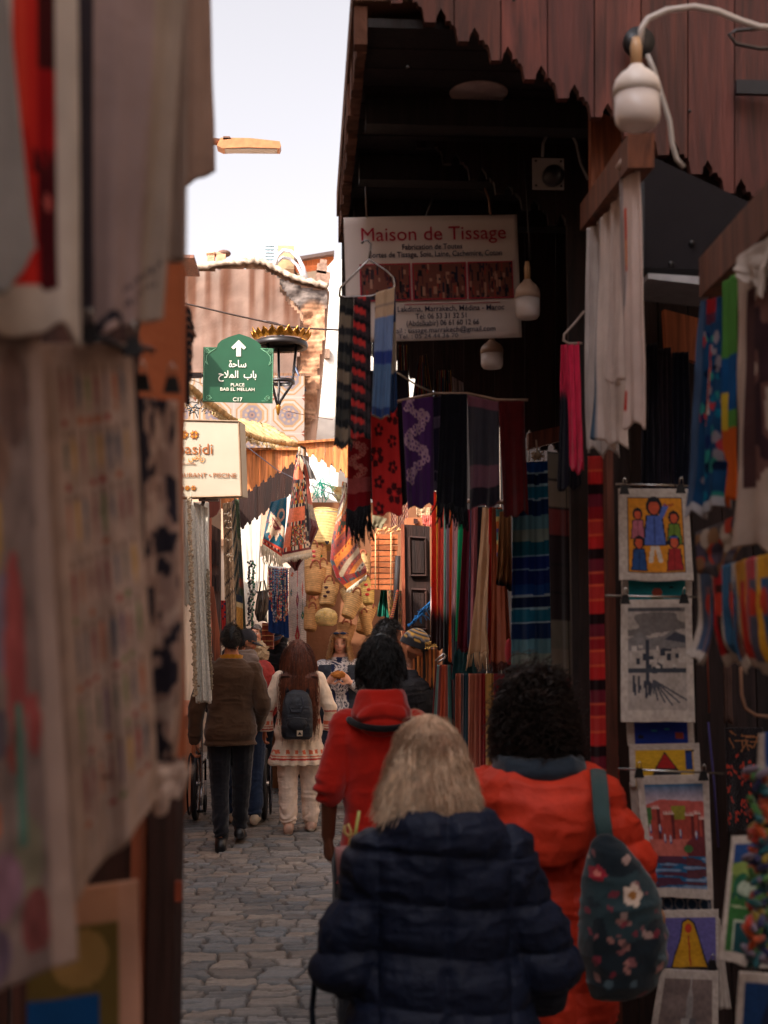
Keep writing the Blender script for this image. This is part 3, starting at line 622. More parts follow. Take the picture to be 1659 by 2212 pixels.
    mb = MB(); mb.tube([pt(190, 748, 1.24), pt(205, 728, 1.24), pt(250, 745, 1.27), pt(285, 765, 1.3), pt(300, 750, 1.3), pt(330, 758, 1.35)], .004, rgb(40, 30, 30), 6); mb.build('hanging_rail', M_METAL, label='bent black rail carrying the small figures canvas', cat='rail')
    # black fringed trim seen against the riad wall
    r = root('fringed_trim', pt(405, 870, 3.2), 'black fringed textile hanging beside the plaster pier above the lane', 'textile')
    P, S, T = cloth_grid([(385, 660, 3.2), (404, 665, 3.2), (412, 868, 3.2), (380, 868, 3.2)], nu=8, nv=40, folds=1, amp=.01); mb = MB(); mb.sheet(P, plain(rgb(40, 34, 38))(S, T)); mb.build('cloth_body', M_CLOTH, r)
    mb = MB(); rs = np.random.RandomState(2)
    for k in range(26):
        f = k/26; u, v = 402+f*10, 662+f*150; a = pt(u, v, 3.2); b = pt(u+rs.uniform(6, 20)*math.sin(math.pi*min(1, f+.25)), v+rs.uniform(14, 24), 3.2)
        mb.tube([a, a.lerp(b, .5)+Vector((0, 0, .006)), b], [.006, .006, .003], (rgb(40, 34, 38) if k % 3 else rgb(140, 96, 76)), 5)
    mb.build('fringe', M_CLOTH, r)
def clip(u, v, Y, lb, s=1.0, group='bulldog clips holding the pictures'):
    c = pt(u, v, Y); r = root('bulldog_clip', c, lb, 'clip', group); mb = MB()
    w = .016*s; mb.prism([(-w, 0), (w, 0), (w*.55, .03*s), (-w*.55, .03*s)], c+Vector((0, -.006*s, 0)), (1, 0, 0), (0, 0, 1), -.006*s, rgb(26, 26, 30)); mb.build('jaw', M_METAL, r, smooth=False)
    mb = MB(); mb.tube([c+Vector((-.006*s, -.01, .028*s)), c+Vector((-.005*s, -.012, .045*s)), c+Vector((0, -.012, .052*s)), c+Vector((.005*s, -.012, .045*s)), c+Vector((.006*s, -.01, .028*s))], .0016*s, rgb(200, 196, 190), 6); mb.build('wire_handle', M_STEEL, r)
    return r
figures_canvas()

# ------------------------------------------------------------------ right picture stall
def figures(A, lst):
    for x, y, h, robe, hat in lst:
        w = h*.3; A.poly([(x-w*.75, y+h*.36), (x+w*.75, y+h*.36), (x+w*1.05, y+h), (x-w*1.05, y+h)], INK); A.poly([(x-w*.62, y+h*.38), (x+w*.62, y+h*.38), (x+w*.92, y+h*.98), (x-w*.92, y+h*.98)], robe)
        A.ell(x, y+h*.18, w*.72, h*.2, INK); A.ell(x, y+h*.2, w*.46, h*.15, rgb(214, 92, 60)); A.rect(x-w*.5, y+h*.03, x+w*.5, y+h*.09, hat); A.line(x, y+h*.42, x, y+h*.95, .008, robe*.5)
def pictures():
    Y = 4.15
    A = framed(80, 100, (.13, .1, .1, .09), rgb(226, 146, 36)); A.rect(.13, .1, .9, .11, INK); A.rect(.13, .1, .14, .91, INK); A.rect(.89, .1, .9, .91, INK); A.rect(.13, .9, .9, .91, INK)
    figures(A, [(.27, .22, .33, rgb(196, 110, 130), INK), (.5, .1, .52, rgb(84, 110, 190), INK), (.77, .25, .36, rgb(110, 140, 50), INK), (.28, .52, .37, rgb(40, 80, 140), INK), (.76, .51, .38, rgb(170, 40, 44), rgb(50, 90, 170))])
    A.line(.47, .64, .44, .78, .03, rgb(220, 205, 190)); A.line(.53, .64, .57, .78, .03, rgb(220, 205, 190)); A.line(.6, .3, .66, .2, .035, rgb(84, 110, 190))
    for k in range(5): A.line(.64+k*.03, .17+.01*(k % 2), .655+k*.03, .19, .008, rgb(170, 60, 40))
    kw = dict(m=M_PAPER, folds=1, amp=.003, hem=.002)
    cloth('canvas_picture', 'orange picture of five stylised robed figures clipped above the others', 'picture', [(1336, 1055, Y), (1486, 1056, Y), (1498, 1255, Y-.02), (1338, 1254, Y-.02)], A.pat(), nu=80, nv=100, seed=1, **kw)
    A = framed(70, 60, (.1, -.1, .1, -.1), rgb(20, 130, 140)); A.poly([(.35, 1), (.5, .45), (.65, 1)], rgb(70, 90, 60)); A.ell(.5, .6, .07, .14, rgb(170, 80, 60)); A.ell(.7, .45, .03, .04, INK)
    cloth('canvas_picture', 'strip of a teal picture showing between the robed figures and the grey landscape', 'picture', [(1342, 1235, Y+.03), (1494, 1235, Y+.03), (1496, 1310, Y+.03), (1344, 1310, Y+.03)], A.pat(), nu=70, nv=40, seed=2, **kw)
    A = framed(100, 160, (.1, .07, .1, .1), rgb(176, 164, 156)); s = (A.X > .1) & (A.X < .9) & (A.Y > .07) & (A.Y < .9); sky = n3(np.stack([A.X*2, A.Y*14, 0*A.X], -1), 1, 3)
    A.put(s & (A.Y < .1), rgb(86, 84, 88)); A.put(s & (A.Y < .3) & (sky > .55), rgb(120, 112, 110)); A.poly([(.1, .33), (.25, .27), (.4, .32), (.6, .3), (.72, .25), (.9, .3), (.9, .4), (.1, .42)], rgb(130, 124, 124)); A.poly([(.6, .33), (.75, .27), (.9, .3), (.9, .36)], rgb(66, 68, 80))
    rs = np.random.RandomState(4)
    for k in range(26): x, y = rs.uniform(.12, .82), rs.uniform(.36, .56); A.rect(x, y, x+rs.uniform(.02, .09), y+rs.uniform(.02, .06), rgb(50, 54, 66) if k % 2 else rgb(196, 184, 176))
    A.rect(.34, .33, .39, .7, rgb(54, 58, 70)); A.rect(.1, .56, .9, .6, rgb(62, 66, 76))
    for k in range(8): A.line(.45, .66, .5+.1*k if k < 5 else .1+.05*k, .86-.02*abs(k-2), .011, rgb(76, 78, 88))
    for k in range(14): x = .15+rs.rand()*.24; A.rect(x, .62+rs.rand()*.1, x+.03, .7+rs.rand()*.1, rgb(60, 62, 74))
    A.put(~s, LIN); A.smear(7, 12, .12, 2)
    cloth('canvas_picture', 'black and white ink landscape of mountains and a village on the clip rail', 'picture', [(1342, 1296, Y-.03), (1494, 1294, Y-.03), (1501, 1560, Y-.05), (1341, 1560, Y-.05)], A.pat(), nu=100, nv=160, seed=3, **kw)
    A = framed(70, 60, (.12, -.1, .1, .05), rgb(20, 50, 150)); A.rect(.72, .55, .85, .75, rgb(150, 60, 40)); A.ell(.4, .5, .04, .04, rgb(40, 130, 140)); A.ell(.6, .45, .03, .04, rgb(40, 130, 140)); A.ell(.2, .7, .05, .06, INK)
    cloth('canvas_picture', 'strip of a deep blue picture between the ink landscape and the yellow one', 'picture', [(1352, 1545, Y+.02), (1497, 1545, Y+.02), (1500, 1612, Y+.02), (1356, 1612, Y+.02)], A.pat(), nu=60, nv=40, seed=4, **kw)
    A = framed(70, 80, (.09, .15, .1, -.1), rgb(222, 172, 40)); A.poly([(.35, .6), (.5, .18), (.68, .6), (.75, .8), (.3, .8)], INK); A.poly([(.38, .58), (.5, .22), (.65, .58)], rgb(176, 34, 34)); A.rect(.78, .16, .88, .6, rgb(30, 60, 130)); A.line(.8, .2, .9, .17, .02, INK)
    cloth('canvas_picture', 'yellow picture with a red pointed hood, half hidden by the fortress painting', 'picture', [(1359, 1608, Y), (1510, 1605, Y), (1516, 1700, Y), (1362, 1700, Y)], A.pat(), nu=70, nv=60, seed=5, **kw)
    cloth('canvas_picture', 'blank cream edge of a canvas behind the fortress painting', 'picture', [(1360, 1690, Y+.01), (1400, 1690, Y+.01), (1420, 1945, Y+.01), (1378, 1880, Y+.01)], plain(LIN2), nu=12, nv=30, seed=6, **kw)
    # fortress by the water
    A = framed(110, 180, (.1, .07, .09, .08), rgb(30, 100, 140)); X, Yy = A.X, A.Y; s = (X > .1) & (X < .91) & (Yy > .07) & (Yy < .92)
    g = np.clip((Yy-.07)/.14, 0, 1); A.a[s] = mixc(np.broadcast_to(rgb(20, 96, 136), A.a.shape), np.broadcast_to(rgb(190, 170, 180), A.a.shape), g)[s]
    A.poly([(.1, .24), (.3, .2), (.6, .21), (.91, .22), (.91, .5), (.1, .5)], rgb(196, 92, 84)); A.rect(.45, .25, .65, .42, rgb(150, 140, 50)); A.rect(.1, .26, .17, .42, rgb(70, 110, 60))
    wall, dk = rgb(172, 70, 58), rgb(104, 38, 40); A.rect(.15, .36, .91, .52, wall)
    for x0, y0, x1 in [(.16, .26, .28), (.33, .31, .48), (.64, .32, .76), (.76, .31, .86), (.84, .35, .91)]:
        A.rect(x0, y0, x1, .52, wall); A.rect(x1-.04, y0, x1, .52, dk); A.rect(x0, y0, x1, y0+.012, rgb(220, 190, 180)); 
        for k in range(4): A.rect(x0+(x1-x0)*k/4, y0-.015, x0+(x1-x0)*(k+.5)/4, y0, rgb(220, 180, 170))
    A.rect(.1, .52, .91, .66, rgb(196, 104, 92)); A.ell(.82, .6, .2, .1, rgb(110, 44, 50)); A.ell(.66, .6, .07, .03, rgb(70, 110, 60))
    w = s & (Yy > .66); A.put(w, rgb(30, 96, 140)); q = n3(np.stack([X*3, Yy*40, 0*X], -1), 1, 3); A.put(w & (q > .55), rgb(86, 44, 66)); A.put(w & (q < .3), rgb(130, 150, 180)); A.put(w & (X > .62) & (q > .4), rgb(96, 50, 60))
    for x, y in [(.13, .42), (.27, .42), (.33, .5), (.41, .51), (.56, .46), (.79, .47)]: A.ell(x, y+.02, .018, .04, rgb(60, 80, 130)); A.ell(x-.004, y+.01, .01, .03, rgb(214, 204, 210))
    A.put(~s, LIN); A.smear(8, 12, .12, 5)
    cloth('canvas_picture', 'painting of a red desert fortress beside blue water under a blue sky', 'picture', [(1374, 1676, Y-.06), (1531, 1672, Y-.06), (1541, 1944, Y-.08), (1402, 1938, Y-.08)], A.pat(), nu=110, nv=170, seed=7, **kw)
    A = framed(80, 30, (.08, -.1, .05, -.1), rgb(20, 60, 96))
    for k in range(4): A.ell(.25+.2*k, .5, .09, .4, rgb(150, 150, 160)); A.ell(.25+.2*k, .5, .06, .28, rgb(40, 70, 100))
    cloth('canvas_picture', 'strip of a dark blue picture with four pale rosettes', 'picture', [(1406, 1930, Y-.02), (1540, 1935, Y-.02), (1542, 1975, Y-.02), (1412, 1970, Y-.02)], A.pat(), nu=60, nv=20, seed=8, **kw)
    A = framed(90, 80, (.08, .14, .06, -.02), rgb(104, 96, 160)); A.poly([(.4, .2), (.5, .14), (.6, .22), (.68, .5), (.78, .85), (.84, 1), (.2, 1), (.26, .8), (.36, .5)], INK); A.poly([(.42, .22), (.5, .17), (.58, .24), (.66, .5), (.75, .85), (.8, .98), (.23, .98), (.28, .8), (.38, .5)], rgb(206, 150, 30)); A.ell(.5, .32, .055, .08, rgb(200, 60, 40)); A.line(.5, .45, .52, .95, .012, rgb(170, 50, 30))
    cloth('canvas_picture', 'lavender picture of a seated figure in a yellow hooded robe', 'picture', [(1420, 1967, Y-.08), (1552, 1964, Y-.08), (1553, 2092, Y-.09), (1424, 2090, Y-.09)], A.pat(), nu=90, nv=80, seed=9, **kw)
    cloth('canvas_picture', 'blank cream canvas edge folded behind the yellow robed figure', 'picture', [(1535, 1966, Y-.04), (1556, 1985, Y-.04), (1579, 2180, Y-.04), (1552, 2180, Y-.04)], plain(LIN), nu=12, nv=30, seed=10, **kw)
    A = framed(80, 110, (.1, .08, .1, .0), rgb(130, 112, 108)); A.smear(3, 20, .25, 4); A.rect(0, 0, .1, 1, LIN); A.rect(.9, 0, 1, 1, LIN); A.rect(0, 0, 1, .08, LIN)
    A.rect(.44, .45, .66, 1, rgb(104, 98, 100)); A.rect(.44, .45, .56, 1, rgb(176, 168, 164)); A.rect(.5, .25, .6, .45, rgb(150, 142, 140)); A.poly([(.5, .25), (.55, .14), (.6, .25)], rgb(170, 160, 156)); A.line(.55, .05, .55, .16, .008, rgb(190, 180, 176))
    for x in (.2, .85):
        for k in range(7): A.line(x, .9, x+.12*math.cos(k*.5+.1), .9-.13*math.sin(k*.5+.1), .012, rgb(56, 60, 70))
    cloth('canvas_picture', 'grey brown drawing of a minaret between palms, lowest of the clipped pictures', 'picture', [(1428, 2092, Y-.12), (1551, 2098, Y-.12), (1552, 2330, Y-.13), (1386, 2330, Y-.13)], A.pat(), nu=80, nv=100, seed=11, **kw)
    # green castle and blue one at the corner
    A = framed(90, 110, (.07, .06, .0, .08), rgb(90, 130, 60)); A.rect(.07, .06, 1, .22, rgb(30, 70, 130)); A.ell(.3, .27, .25, .07, rgb(140, 160, 80)); A.ell(.22, .4, .12, .1, rgb(30, 100, 70)); A.rect(.07, .5, .5, .92, rgb(50, 110, 50)); A.rect(.5, .55, 1, .92, rgb(120, 140, 60))
    for k in range(5): A.rect(.09+k*.09, .45, .13+k*.09, .5, rgb(20, 80, 70))
    A.ell(.28, .42, .13, .06, rgb(176, 190, 170)); A.rect(.14, .66, .4, .9, rgb(190, 200, 180)); A.rect(.17, .68, .37, .92, rgb(16, 70, 76)); A.rect(.62, .66, .84, .92, rgb(20, 60, 50)); A.line(.1, .56, .95, .6, .008, rgb(180, 190, 150)); A.smear(9, 9, .12, 2)
    cloth('canvas_picture', 'curling green painting of a domed gate at lower right', 'picture', [(1581, 1806, 2.9), (1725, 1800, 2.85), (1730, 2100, 2.8), (1552, 2078, 2.85)], A.pat(), nu=90, nv=100, seed=12, m=M_PAPER, folds=1, amp=.006, hem=.003)
    A = framed(60, 60, (.08, .1, 0, 0), rgb(20, 60, 110)); A.rect(.08, .6, 1, 1, rgb(40, 140, 150)); A.poly([(.3, .6), (.45, .2), (.6, .6)], rgb(20, 30, 60)); A.smear(6, 6, .2, 3)
    cloth('canvas_picture', 'dark blue and teal picture in the bottom right corner', 'picture', [(1598, 2098, 2.75), (1740, 2110, 2.75), (1750, 2360, 2.72), (1580, 2340, 2.75)], A.pat(), nu=50, nv=50, seed=13, m=M_PAPER, folds=1, amp=.004)
    # rods
    for (a, b, lb) in [((1308, 1287), (1510, 1290), 'thin steel rod carrying the ink landscape'), ((1335, 1661), (1564, 1671), 'thin steel rod carrying the fortress painting'), ((1330, 1046), (1522, 1050), 'thin dark rod carrying the robed figures picture')]:
        mb = MB(); mb.tube([pt(a[0], a[1], Y-.09), pt(b[0], b[1], Y-.09)], .0035, rgb(180, 176, 172), 8); mb.build('clip_rod', M_STEEL, label=lb, cat='rod', group='rods carrying the pictures')
    for (u, v, lb) in [(1348, 1068, 'wooden looking clip at the left corner of the robed figures picture'), (1470, 1066, 'black clip at the right corner of the robed figures picture'), (1350, 1305, 'black clip at the left corner of the ink landscape'), (1477, 1304, 'black clip at the right corner of the ink landscape'),
                       (1380, 1680, 'black clip at the left corner of the fortress painting'), (1519, 1686, 'black clip at the right corner of the fortress painting'), (1538, 2095, 'black clip at the right corner of the minaret drawing')]: clip(u, v, Y-.1, lb)
pictures()
def upper_right():
    # post, shelf, grey cabinet, beams
    mb = MB(); a, b = pt(1312, 960, 3.62), pt(1352, 2300, 3.62)
    poly_px(mb, [(1310, 940), (1324, 940), (1348, 2400), (1328, 2400)], 4.4, .06, rgb(96, 52, 38)); mb.build('timber_post', M_WOOD, label='slim brown timber post left of the clipped pictures', cat='post', smooth=False)
    r = root('wall_cabinet', pt(1490, 600, 3.9), 'grey metal cabinet under the red awning behind the pale cloths', 'cabinet')
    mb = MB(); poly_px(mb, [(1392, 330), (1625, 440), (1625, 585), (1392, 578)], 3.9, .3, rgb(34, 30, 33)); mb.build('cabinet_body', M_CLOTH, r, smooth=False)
    mb = MB(); poly_px(mb, [(1400, 590), (1560, 600), (1560, 620), (1400, 602)], 3.85, .25, rgb(150, 150, 156)); mb.build('shelf', M_METAL, r, smooth=False)
    mb = MB()
    for u, v in [(1495, 525), (1450, 570), (1530, 560)]: c = pt(u, v, 3.895); mb.ell(list(c), (.01, .006, .01), rgb(24, 22, 24), nu=8, nv=6)
    mb.build('bolt', M_METAL, r)
    # timber rail to which the pale cloths hang (runs towards the viewer)
    mb = MB(); a, b = pt(1275, 470, 4.3), pt(1385, 325, 3.3); d = (b-a); L = d.length
    mb.box(list((a+b)/2), (.07, L, .09), rgb(112, 64, 42), Matrix.Rotation(math.atan2(-d.x, d.y), 3, 'Z') @ Matrix.Rotation(math.atan2(d.z, math.hypot(d.x, d.y)), 3, 'X')); mb.build('hanging_beam', M_WOOD, label='orange brown beam from which the pale cloths hang', cat='beam', smooth=False)
    mb = MB(); poly_px(mb, [(1276, 235), (1345, 262), (1340, 320), (1300, 440), (1278, 520)], 4.2, .04, rgb(150, 84, 54)); mb.build('board', M_WOOD, label='slanted orange brown board behind the large bulb', cat='board', smooth=False)
    mb = MB(); a, b = pt(1540, 600, 3.2), pt(1700, 440, 2.5); d = b-a
    mb.box(list((a+b)/2), (.07, d.length, .10), rgb(104, 60, 42), Matrix.Rotation(math.atan2(-d.x, d.y), 3, 'Z') @ Matrix.Rotation(math.atan2(d.z, math.hypot(d.x, d.y)), 3, 'X')); mb.build('hanging_beam', M_WOOD, label='dark brown beam carrying the painted cloths at the right edge', cat='beam', smooth=False)
    mb = MB(); poly_px(mb, [(1435, 668), (1520, 690), (1535, 730), (1530, 790), (1440, 760)], 4.6, .04, rgb(170, 96, 60)); mb.build('back_board', M_WOOD, label='patch of orange wall deep inside the right stall', cat='board', smooth=False)
    # dark clothes inside the stall
    rs = np.random.RandomState(8)
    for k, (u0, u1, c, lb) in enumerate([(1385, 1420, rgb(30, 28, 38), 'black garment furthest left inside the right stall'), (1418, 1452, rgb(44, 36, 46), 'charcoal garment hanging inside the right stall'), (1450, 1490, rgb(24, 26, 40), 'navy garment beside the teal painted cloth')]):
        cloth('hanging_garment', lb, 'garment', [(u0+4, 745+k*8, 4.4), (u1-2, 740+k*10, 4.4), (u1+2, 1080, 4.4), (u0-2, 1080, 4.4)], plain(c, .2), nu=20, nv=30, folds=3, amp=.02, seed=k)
    # pale cloths on hooks
    def hook(u, v, Y, lb, s=1):
        c = pt(u, v, Y); mb = MB(); mb.tube([c+Vector((0, 0, 0)), c+Vector((.004, 0, .02*s)), c+Vector((.02*s, 0, .035*s)), c+Vector((.022*s, 0, .06*s)), c+Vector((.005*s, 0, .075*s)), c+Vector((-.014*s, 0, .06*s))], .0018, rgb(190, 176, 166), 6); mb.build('wire_hook', M_STEEL, label=lb, cat='hook', group='wire hooks of the pale cloths')
    cloth('hanging_cloth', 'plain pale cloth hanging furthest left on the orange beam', 'cloth', [(1268, 492, 4.1), (1302, 485, 4.05), (1330, 995, 4.0), (1262, 965, 4.1)], plain(rgb(176, 164, 160)), M_LINEN, folds=2, amp=.01, seed=2, hem=.02)
    A = Art(40, 160, rgb(206, 188, 180)); A.rect(.02, .0, .16, 1, rgb(70, 90, 110)); A.rect(.0, 0, .02, 1, rgb(190, 170, 160)); A.smear(3, 8, .05)
    cloth('hanging_cloth', 'wide pale cloth with a thin blue seam, second on the orange beam', 'cloth', [(1292, 478, 3.9), (1328, 440, 3.8), (1352, 975, 3.75), (1284, 945, 3.9)], A.pat(), M_LINEN, folds=1.6, amp=.014, seed=3, hem=.02)
    cloth('hanging_cloth', 'narrow pale cloth with soft folds, third on the orange beam', 'cloth', [(1322, 440, 3.7), (1344, 420, 3.65), (1346, 820, 3.6), (1318, 830, 3.7)], plain(rgb(196, 176, 168)), M_LINEN, folds=1.5, amp=.01, seed=4)
    A = Art(40, 160, rgb(210, 188, 180)); A.rect(.0, 0, .12, 1, rgb(150, 136, 134)); A.rect(.14, .18, .4, .42, rgb(206, 70, 40)); A.rect(.14, .3, .4, .4, rgb(214, 120, 50)); A.rect(.14, .42, .34, .55, rgb(40, 80, 110)); A.rect(.14, .55, .3, .66, rgb(196, 90, 70)); A.rect(.2, .86, .36, .93, rgb(180, 50, 40)); A.smear(3, 8, .06)
    cloth('hanging_cloth', 'pale cloth with an orange and blue painted edge, nearest on the orange beam', 'cloth', [(1338, 352, 3.45), (1376, 345, 3.35), (1393, 912, 3.3), (1344, 925, 3.45)], A.pat(), M_LINEN, nu=40, nv=100, folds=1.2, amp=.01, seed=6, hem=.012)
    mb = MB(); P = [pt(1338, 365, 3.44), pt(1350, 346, 3.42), pt(1368, 342, 3.38), pt(1378, 362, 3.34)]; mb.tube(P, .013, rgb(206, 184, 176), 10); mb.build('rolled_cloth', M_LINEN, label='rolled top edge of the nearest pale cloth', cat='cloth')
    for u, v, Y, lb in [(1290, 488, 4.05, 'wire hook of the furthest pale cloth'), (1316, 462, 3.85, 'wire hook of the pale cloth with blue seam'), (1334, 425, 3.66, 'wire hook of the narrow pale cloth'), (1372, 340, 3.36, 'wire hook of the nearest pale cloth')]: hook(u, v, Y, lb)
    # pink and navy dip dyed scarf
    cloth('hanging_scarf', 'pink scarf dip dyed to navy hanging left of the pale cloths', 'scarf', [(1224, 742, 4.4), (1252, 738, 4.4), (1262, 1024, 4.35), (1234, 1000, 4.4)], plain(rgb(206, 40, 78), .15), folds=2, amp=.014, seed=2, hem=.03)
    cloth('hanging_scarf', 'navy black end of a dip dyed scarf behind the pink one', 'scarf', [(1213, 745, 4.5), (1240, 745, 4.5), (1256, 1052, 4.5), (1204, 1052, 4.5)], plain(rgb(196, 38, 74), .15, grad=(.35, rgb(24, 22, 34))), folds=2, amp=.014, seed=5)
    mb = MB(); mb.tube([pt(1262, 672, 4.4), pt(1240, 700, 4.4), pt(1219, 722, 4.4), pt(1217, 735, 4.4), pt(1228, 742, 4.4), pt(1258, 742, 4.4)], .005, rgb(150, 130, 120), 6); mb.build('clothes_hanger', M_PLASTIC, label='pale hanger corner above the pink dip dyed scarf', cat='hanger')
    # painted cloths at the right edge
    A = Art(60, 200, rgb(30, 70, 110)); rs = np.random.RandomState(3); A.rect(.25, 0, .7, .07, rgb(150, 30, 34)); A.rect(.25, .07, .7, .12, rgb(90, 40, 60))
    for k in range(60):
        x, y = rs.uniform(.2, .95), rs.uniform(.14, .98); A.ell(x, y, rs.uniform(.03, .12), rs.uniform(.01, .04), [rgb(20, 110, 140), rgb(24, 40, 90), rgb(150, 140, 150), rgb(190, 60, 70), rgb(16, 30, 60), rgb(50, 140, 130)][rs.randint(6)])
    A.rect(0, 0, .16, 1, rgb(70, 90, 120)); A.line(.5, .25, .6, .55, .03, rgb(206, 190, 180)); A.line(.62, .3, .55, .6, .02, rgb(200, 90, 60)); A.rect(0, .95, 1, 1, rgb(180, 176, 180)); A.smear(6, 14, .2)
    cloth('painted_cloth', 'blue and teal cloth painted with swirling figures', 'cloth', [(1515, 650, 3.0), (1562, 640, 2.9), (1566, 1090, 2.85), (1484, 1120, 3.0)], A.pat(), M_LINEN, nu=60, nv=140, folds=1.4, amp=.012, seed=8, hem=.01)
    A = Art(20, 120, rgb(90, 150, 70)); A.rect(0, .35, 1, .6, rgb(30, 90, 150)); A.rect(0, .52, .5, .72, rgb(220, 190, 60)); A.rect(0, .68, 1, 1, rgb(214, 100, 40))
    cloth('painted_cloth', 'narrow cloth in bands of green, blue, yellow and orange', 'cloth', [(1560, 610, 2.88), (1592, 590, 2.8), (1592, 1080, 2.8), (1560, 1085, 2.88)], A.pat(), M_LINEN, nu=20, nv=90, folds=1, amp=.008, seed=9)
    A = Art(60, 180, rgb(204, 180, 166)); q = n3(np.stack([A.X*5, A.Y*11, 0*A.X], -1), 1, 5); A.put((q > .52) & (A.X > .3), rgb(120, 84, 78)); A.put((q > .62) & (A.X > .3), rgb(66, 44, 50)); A.rect(.3, .12, .45, .8, rgb(84, 56, 56)); A.smear(6, 12, .15)
    cloth('painted_cloth', 'cream cloth with smudged brown printing at the right edge', 'cloth', [(1592, 575, 2.72), (1690, 500, 2.5), (1700, 1195, 2.45), (1577, 1182, 2.7)], A.pat(), M_LINEN, nu=50, nv=120, folds=1.2, amp=.012, seed=10, hem=.01)
    cloth('painted_cloth', 'pale folded corner pinned on the beam above the brown print', 'cloth', [(1588, 560, 2.66), (1665, 505, 2.5), (1652, 640, 2.5), (1600, 600, 2.62)], plain(rgb(206, 190, 180)), M_LINEN, folds=1, amp=.014, seed=11)
    A = Art(60, 40, rgb(104, 96, 100)); 
    for k in range(26): A.ell(rs.rand(), rs.rand(), .12, .2, [rgb(190, 70, 50), rgb(90, 80, 96), rgb(196, 176, 160), rgb(70, 70, 80), rgb(150, 110, 80)][rs.randint(5)])
    cloth('painted_cloth', 'abstract grey and red cloth under the blue painted one', 'cloth', [(1503, 1150, 2.9), (1600, 1110, 2.75), (1600, 1200, 2.75), (1510, 1255, 2.9)], A.pat(), M_LINEN, nu=50, nv=40, folds=1, amp=.01, seed=12)
    # row of small paintings seen edge on
    cc = [(rgb(60, 80, 110), rgb(120, 90, 100)), (rgb(180, 30, 36), rgb(60, 20, 20)), (rgb(50, 100, 140), rgb(120, 70, 60)), (rgb(214, 150, 40), rgb(190, 50, 40)), (rgb(190, 70, 80), rgb(90, 90, 110)), (rgb(220, 160, 40), rgb(30, 90, 140))]
    lbs = ['furthest small painting of the row, grey blue with a blue rim', 'red small painting second in the row under the abstract cloth', 'blue and brown small painting third in the row', 'yellow and red small painting fourth in the row', 'rose small painting fifth in the row', 'large yellow and blue painting nearest in the row at right edge']
    for k, (a, b) in enumerate(cc):
        A = Art(24, 60, a); A.rect(.45, .2, .9, .9, b); A.ell(.6, .4, .2, .12, rgb(200, 60, 40)); A.rect(0, 0, .16, 1, LIN); A.rect(0, .92, 1, 1, LIN); A.smear(4, 6, .2, k)
        u = 1510+k*24; cloth('canvas_picture', lbs[k], 'picture', [(u, 1235-k*6, 3.0-k*.09), (u+30, 1225-k*6, 2.9-k*.09), (u+36, 1430+k*6, 2.9-k*.09), (u+8, 1420+k*4, 3.0-k*.09)], A.pat(), M_PAPER, nu=24, nv=50, folds=1, amp=.008, seed=k+4, curl=.03)
    cloth('canvas_picture', 'blue painting with cream rounded rim at the right edge below the row', 'picture', [(1638, 1585, 2.7), (1720, 1570, 2.6), (1720, 1700, 2.6), (1640, 1690, 2.7)], Art(20, 20, rgb(30, 80, 150)).rect(0, 0, .2, 1, LIN).pat(), M_PAPER, nu=20, nv=20, folds=1, amp=.004)
    A = Art(60, 120, rgb(26, 18, 22)); 
    for k in range(70): x, y = rs.rand(), rs.uniform(.25, .9); t = rs.uniform(-.06, .06); A.line(x, y, x+t, y+.02, .018, rgb(190, 60, 40))
    for k in range(9): A.line(.1+.8*rs.rand(), .03+.2*rs.rand(), .1+.8*rs.rand(), .03+.2*rs.rand(), .015, rgb(150, 96, 56))
    cloth('wall_rug', 'black rug with flecks of red and ochre inside the right stall', 'rug', [(1566, 1572, 4.4), (1648, 1572, 4.4), (1650, 1800, 4.4), (1572, 1800, 4.4)], A.pat(), M_WOOL, nu=60, nv=90, folds=1, amp=.004)
    cloth('canvas_picture', 'tall pale canvas seen edge on beside the small paintings', 'picture', [(1562, 1290, 4.4), (1572, 1290, 4.4), (1578, 1560, 4.4), (1566, 1560, 4.4)], plain(rgb(120, 90, 80)), M_LINEN, nu=6, nv=20)
    # string of tassels
    r = root('tassel_string', pt(1640, 2050, 2.55), 'cascade of multicoloured leaf shaped tassels at the right edge', 'tassels'); 
    pal = [rgb(220, 90, 40), rgb(30, 90, 90), rgb(190, 160, 60), rgb(60, 60, 110), rgb(90, 140, 70), rgb(150, 130, 150), rgb(40, 110, 120), rgb(200, 60, 40)]
    for g in range(3):
        mb = MB()
        for k in range(45):
            v = 1660+g*135+rs.rand()*150; u = 1648+rs.normal(0, 12)-(v-1660)*.02; c = pt(u, v, 2.55+rs.normal(0, .015)); an = rs.uniform(-1.2, 1.2)
            mb.ell(list(c), (.02, .006, .008), pal[rs.randint(8)]*.6, Matrix.Rotation(an, 3, 'Y') @ Matrix.Rotation(rs.uniform(-1, 1), 3, 'Z'), nu=8, nv=6)
        mb.build('tassel_cluster', M_WOOL, r)
    for u0, v0, u1, v1, c, lb in [(1520, 1290, 1532, 1540, rgb(120, 56, 40), 'thin red cord inside the right stall'), (1530, 1560, 1552, 1830, rgb(70, 60, 110), 'thin violet cord inside the right stall')]:
        mb = MB(); mb.tube([pt(u0, v0, 4.4), pt((u0+u1)/2+2, (v0+v1)/2, 4.4), pt(u1, v1, 4.4)], .004, c, 6); mb.build('thin_cord', M_CLOTH, label=lb, cat='cord')
    mb = MB(); mb.tube([pt(1600, 1440, 3.2), pt(1602, 1500, 3.2), pt(1610, 1530, 3.2), pt(1632, 1545, 3.2), pt(1660, 1548, 3.2)], .004, rgb(150, 110, 86), 6); mb.build('thin_cord', M_CLOTH, label='pale looped cord below the row of small paintings', cat='cord')
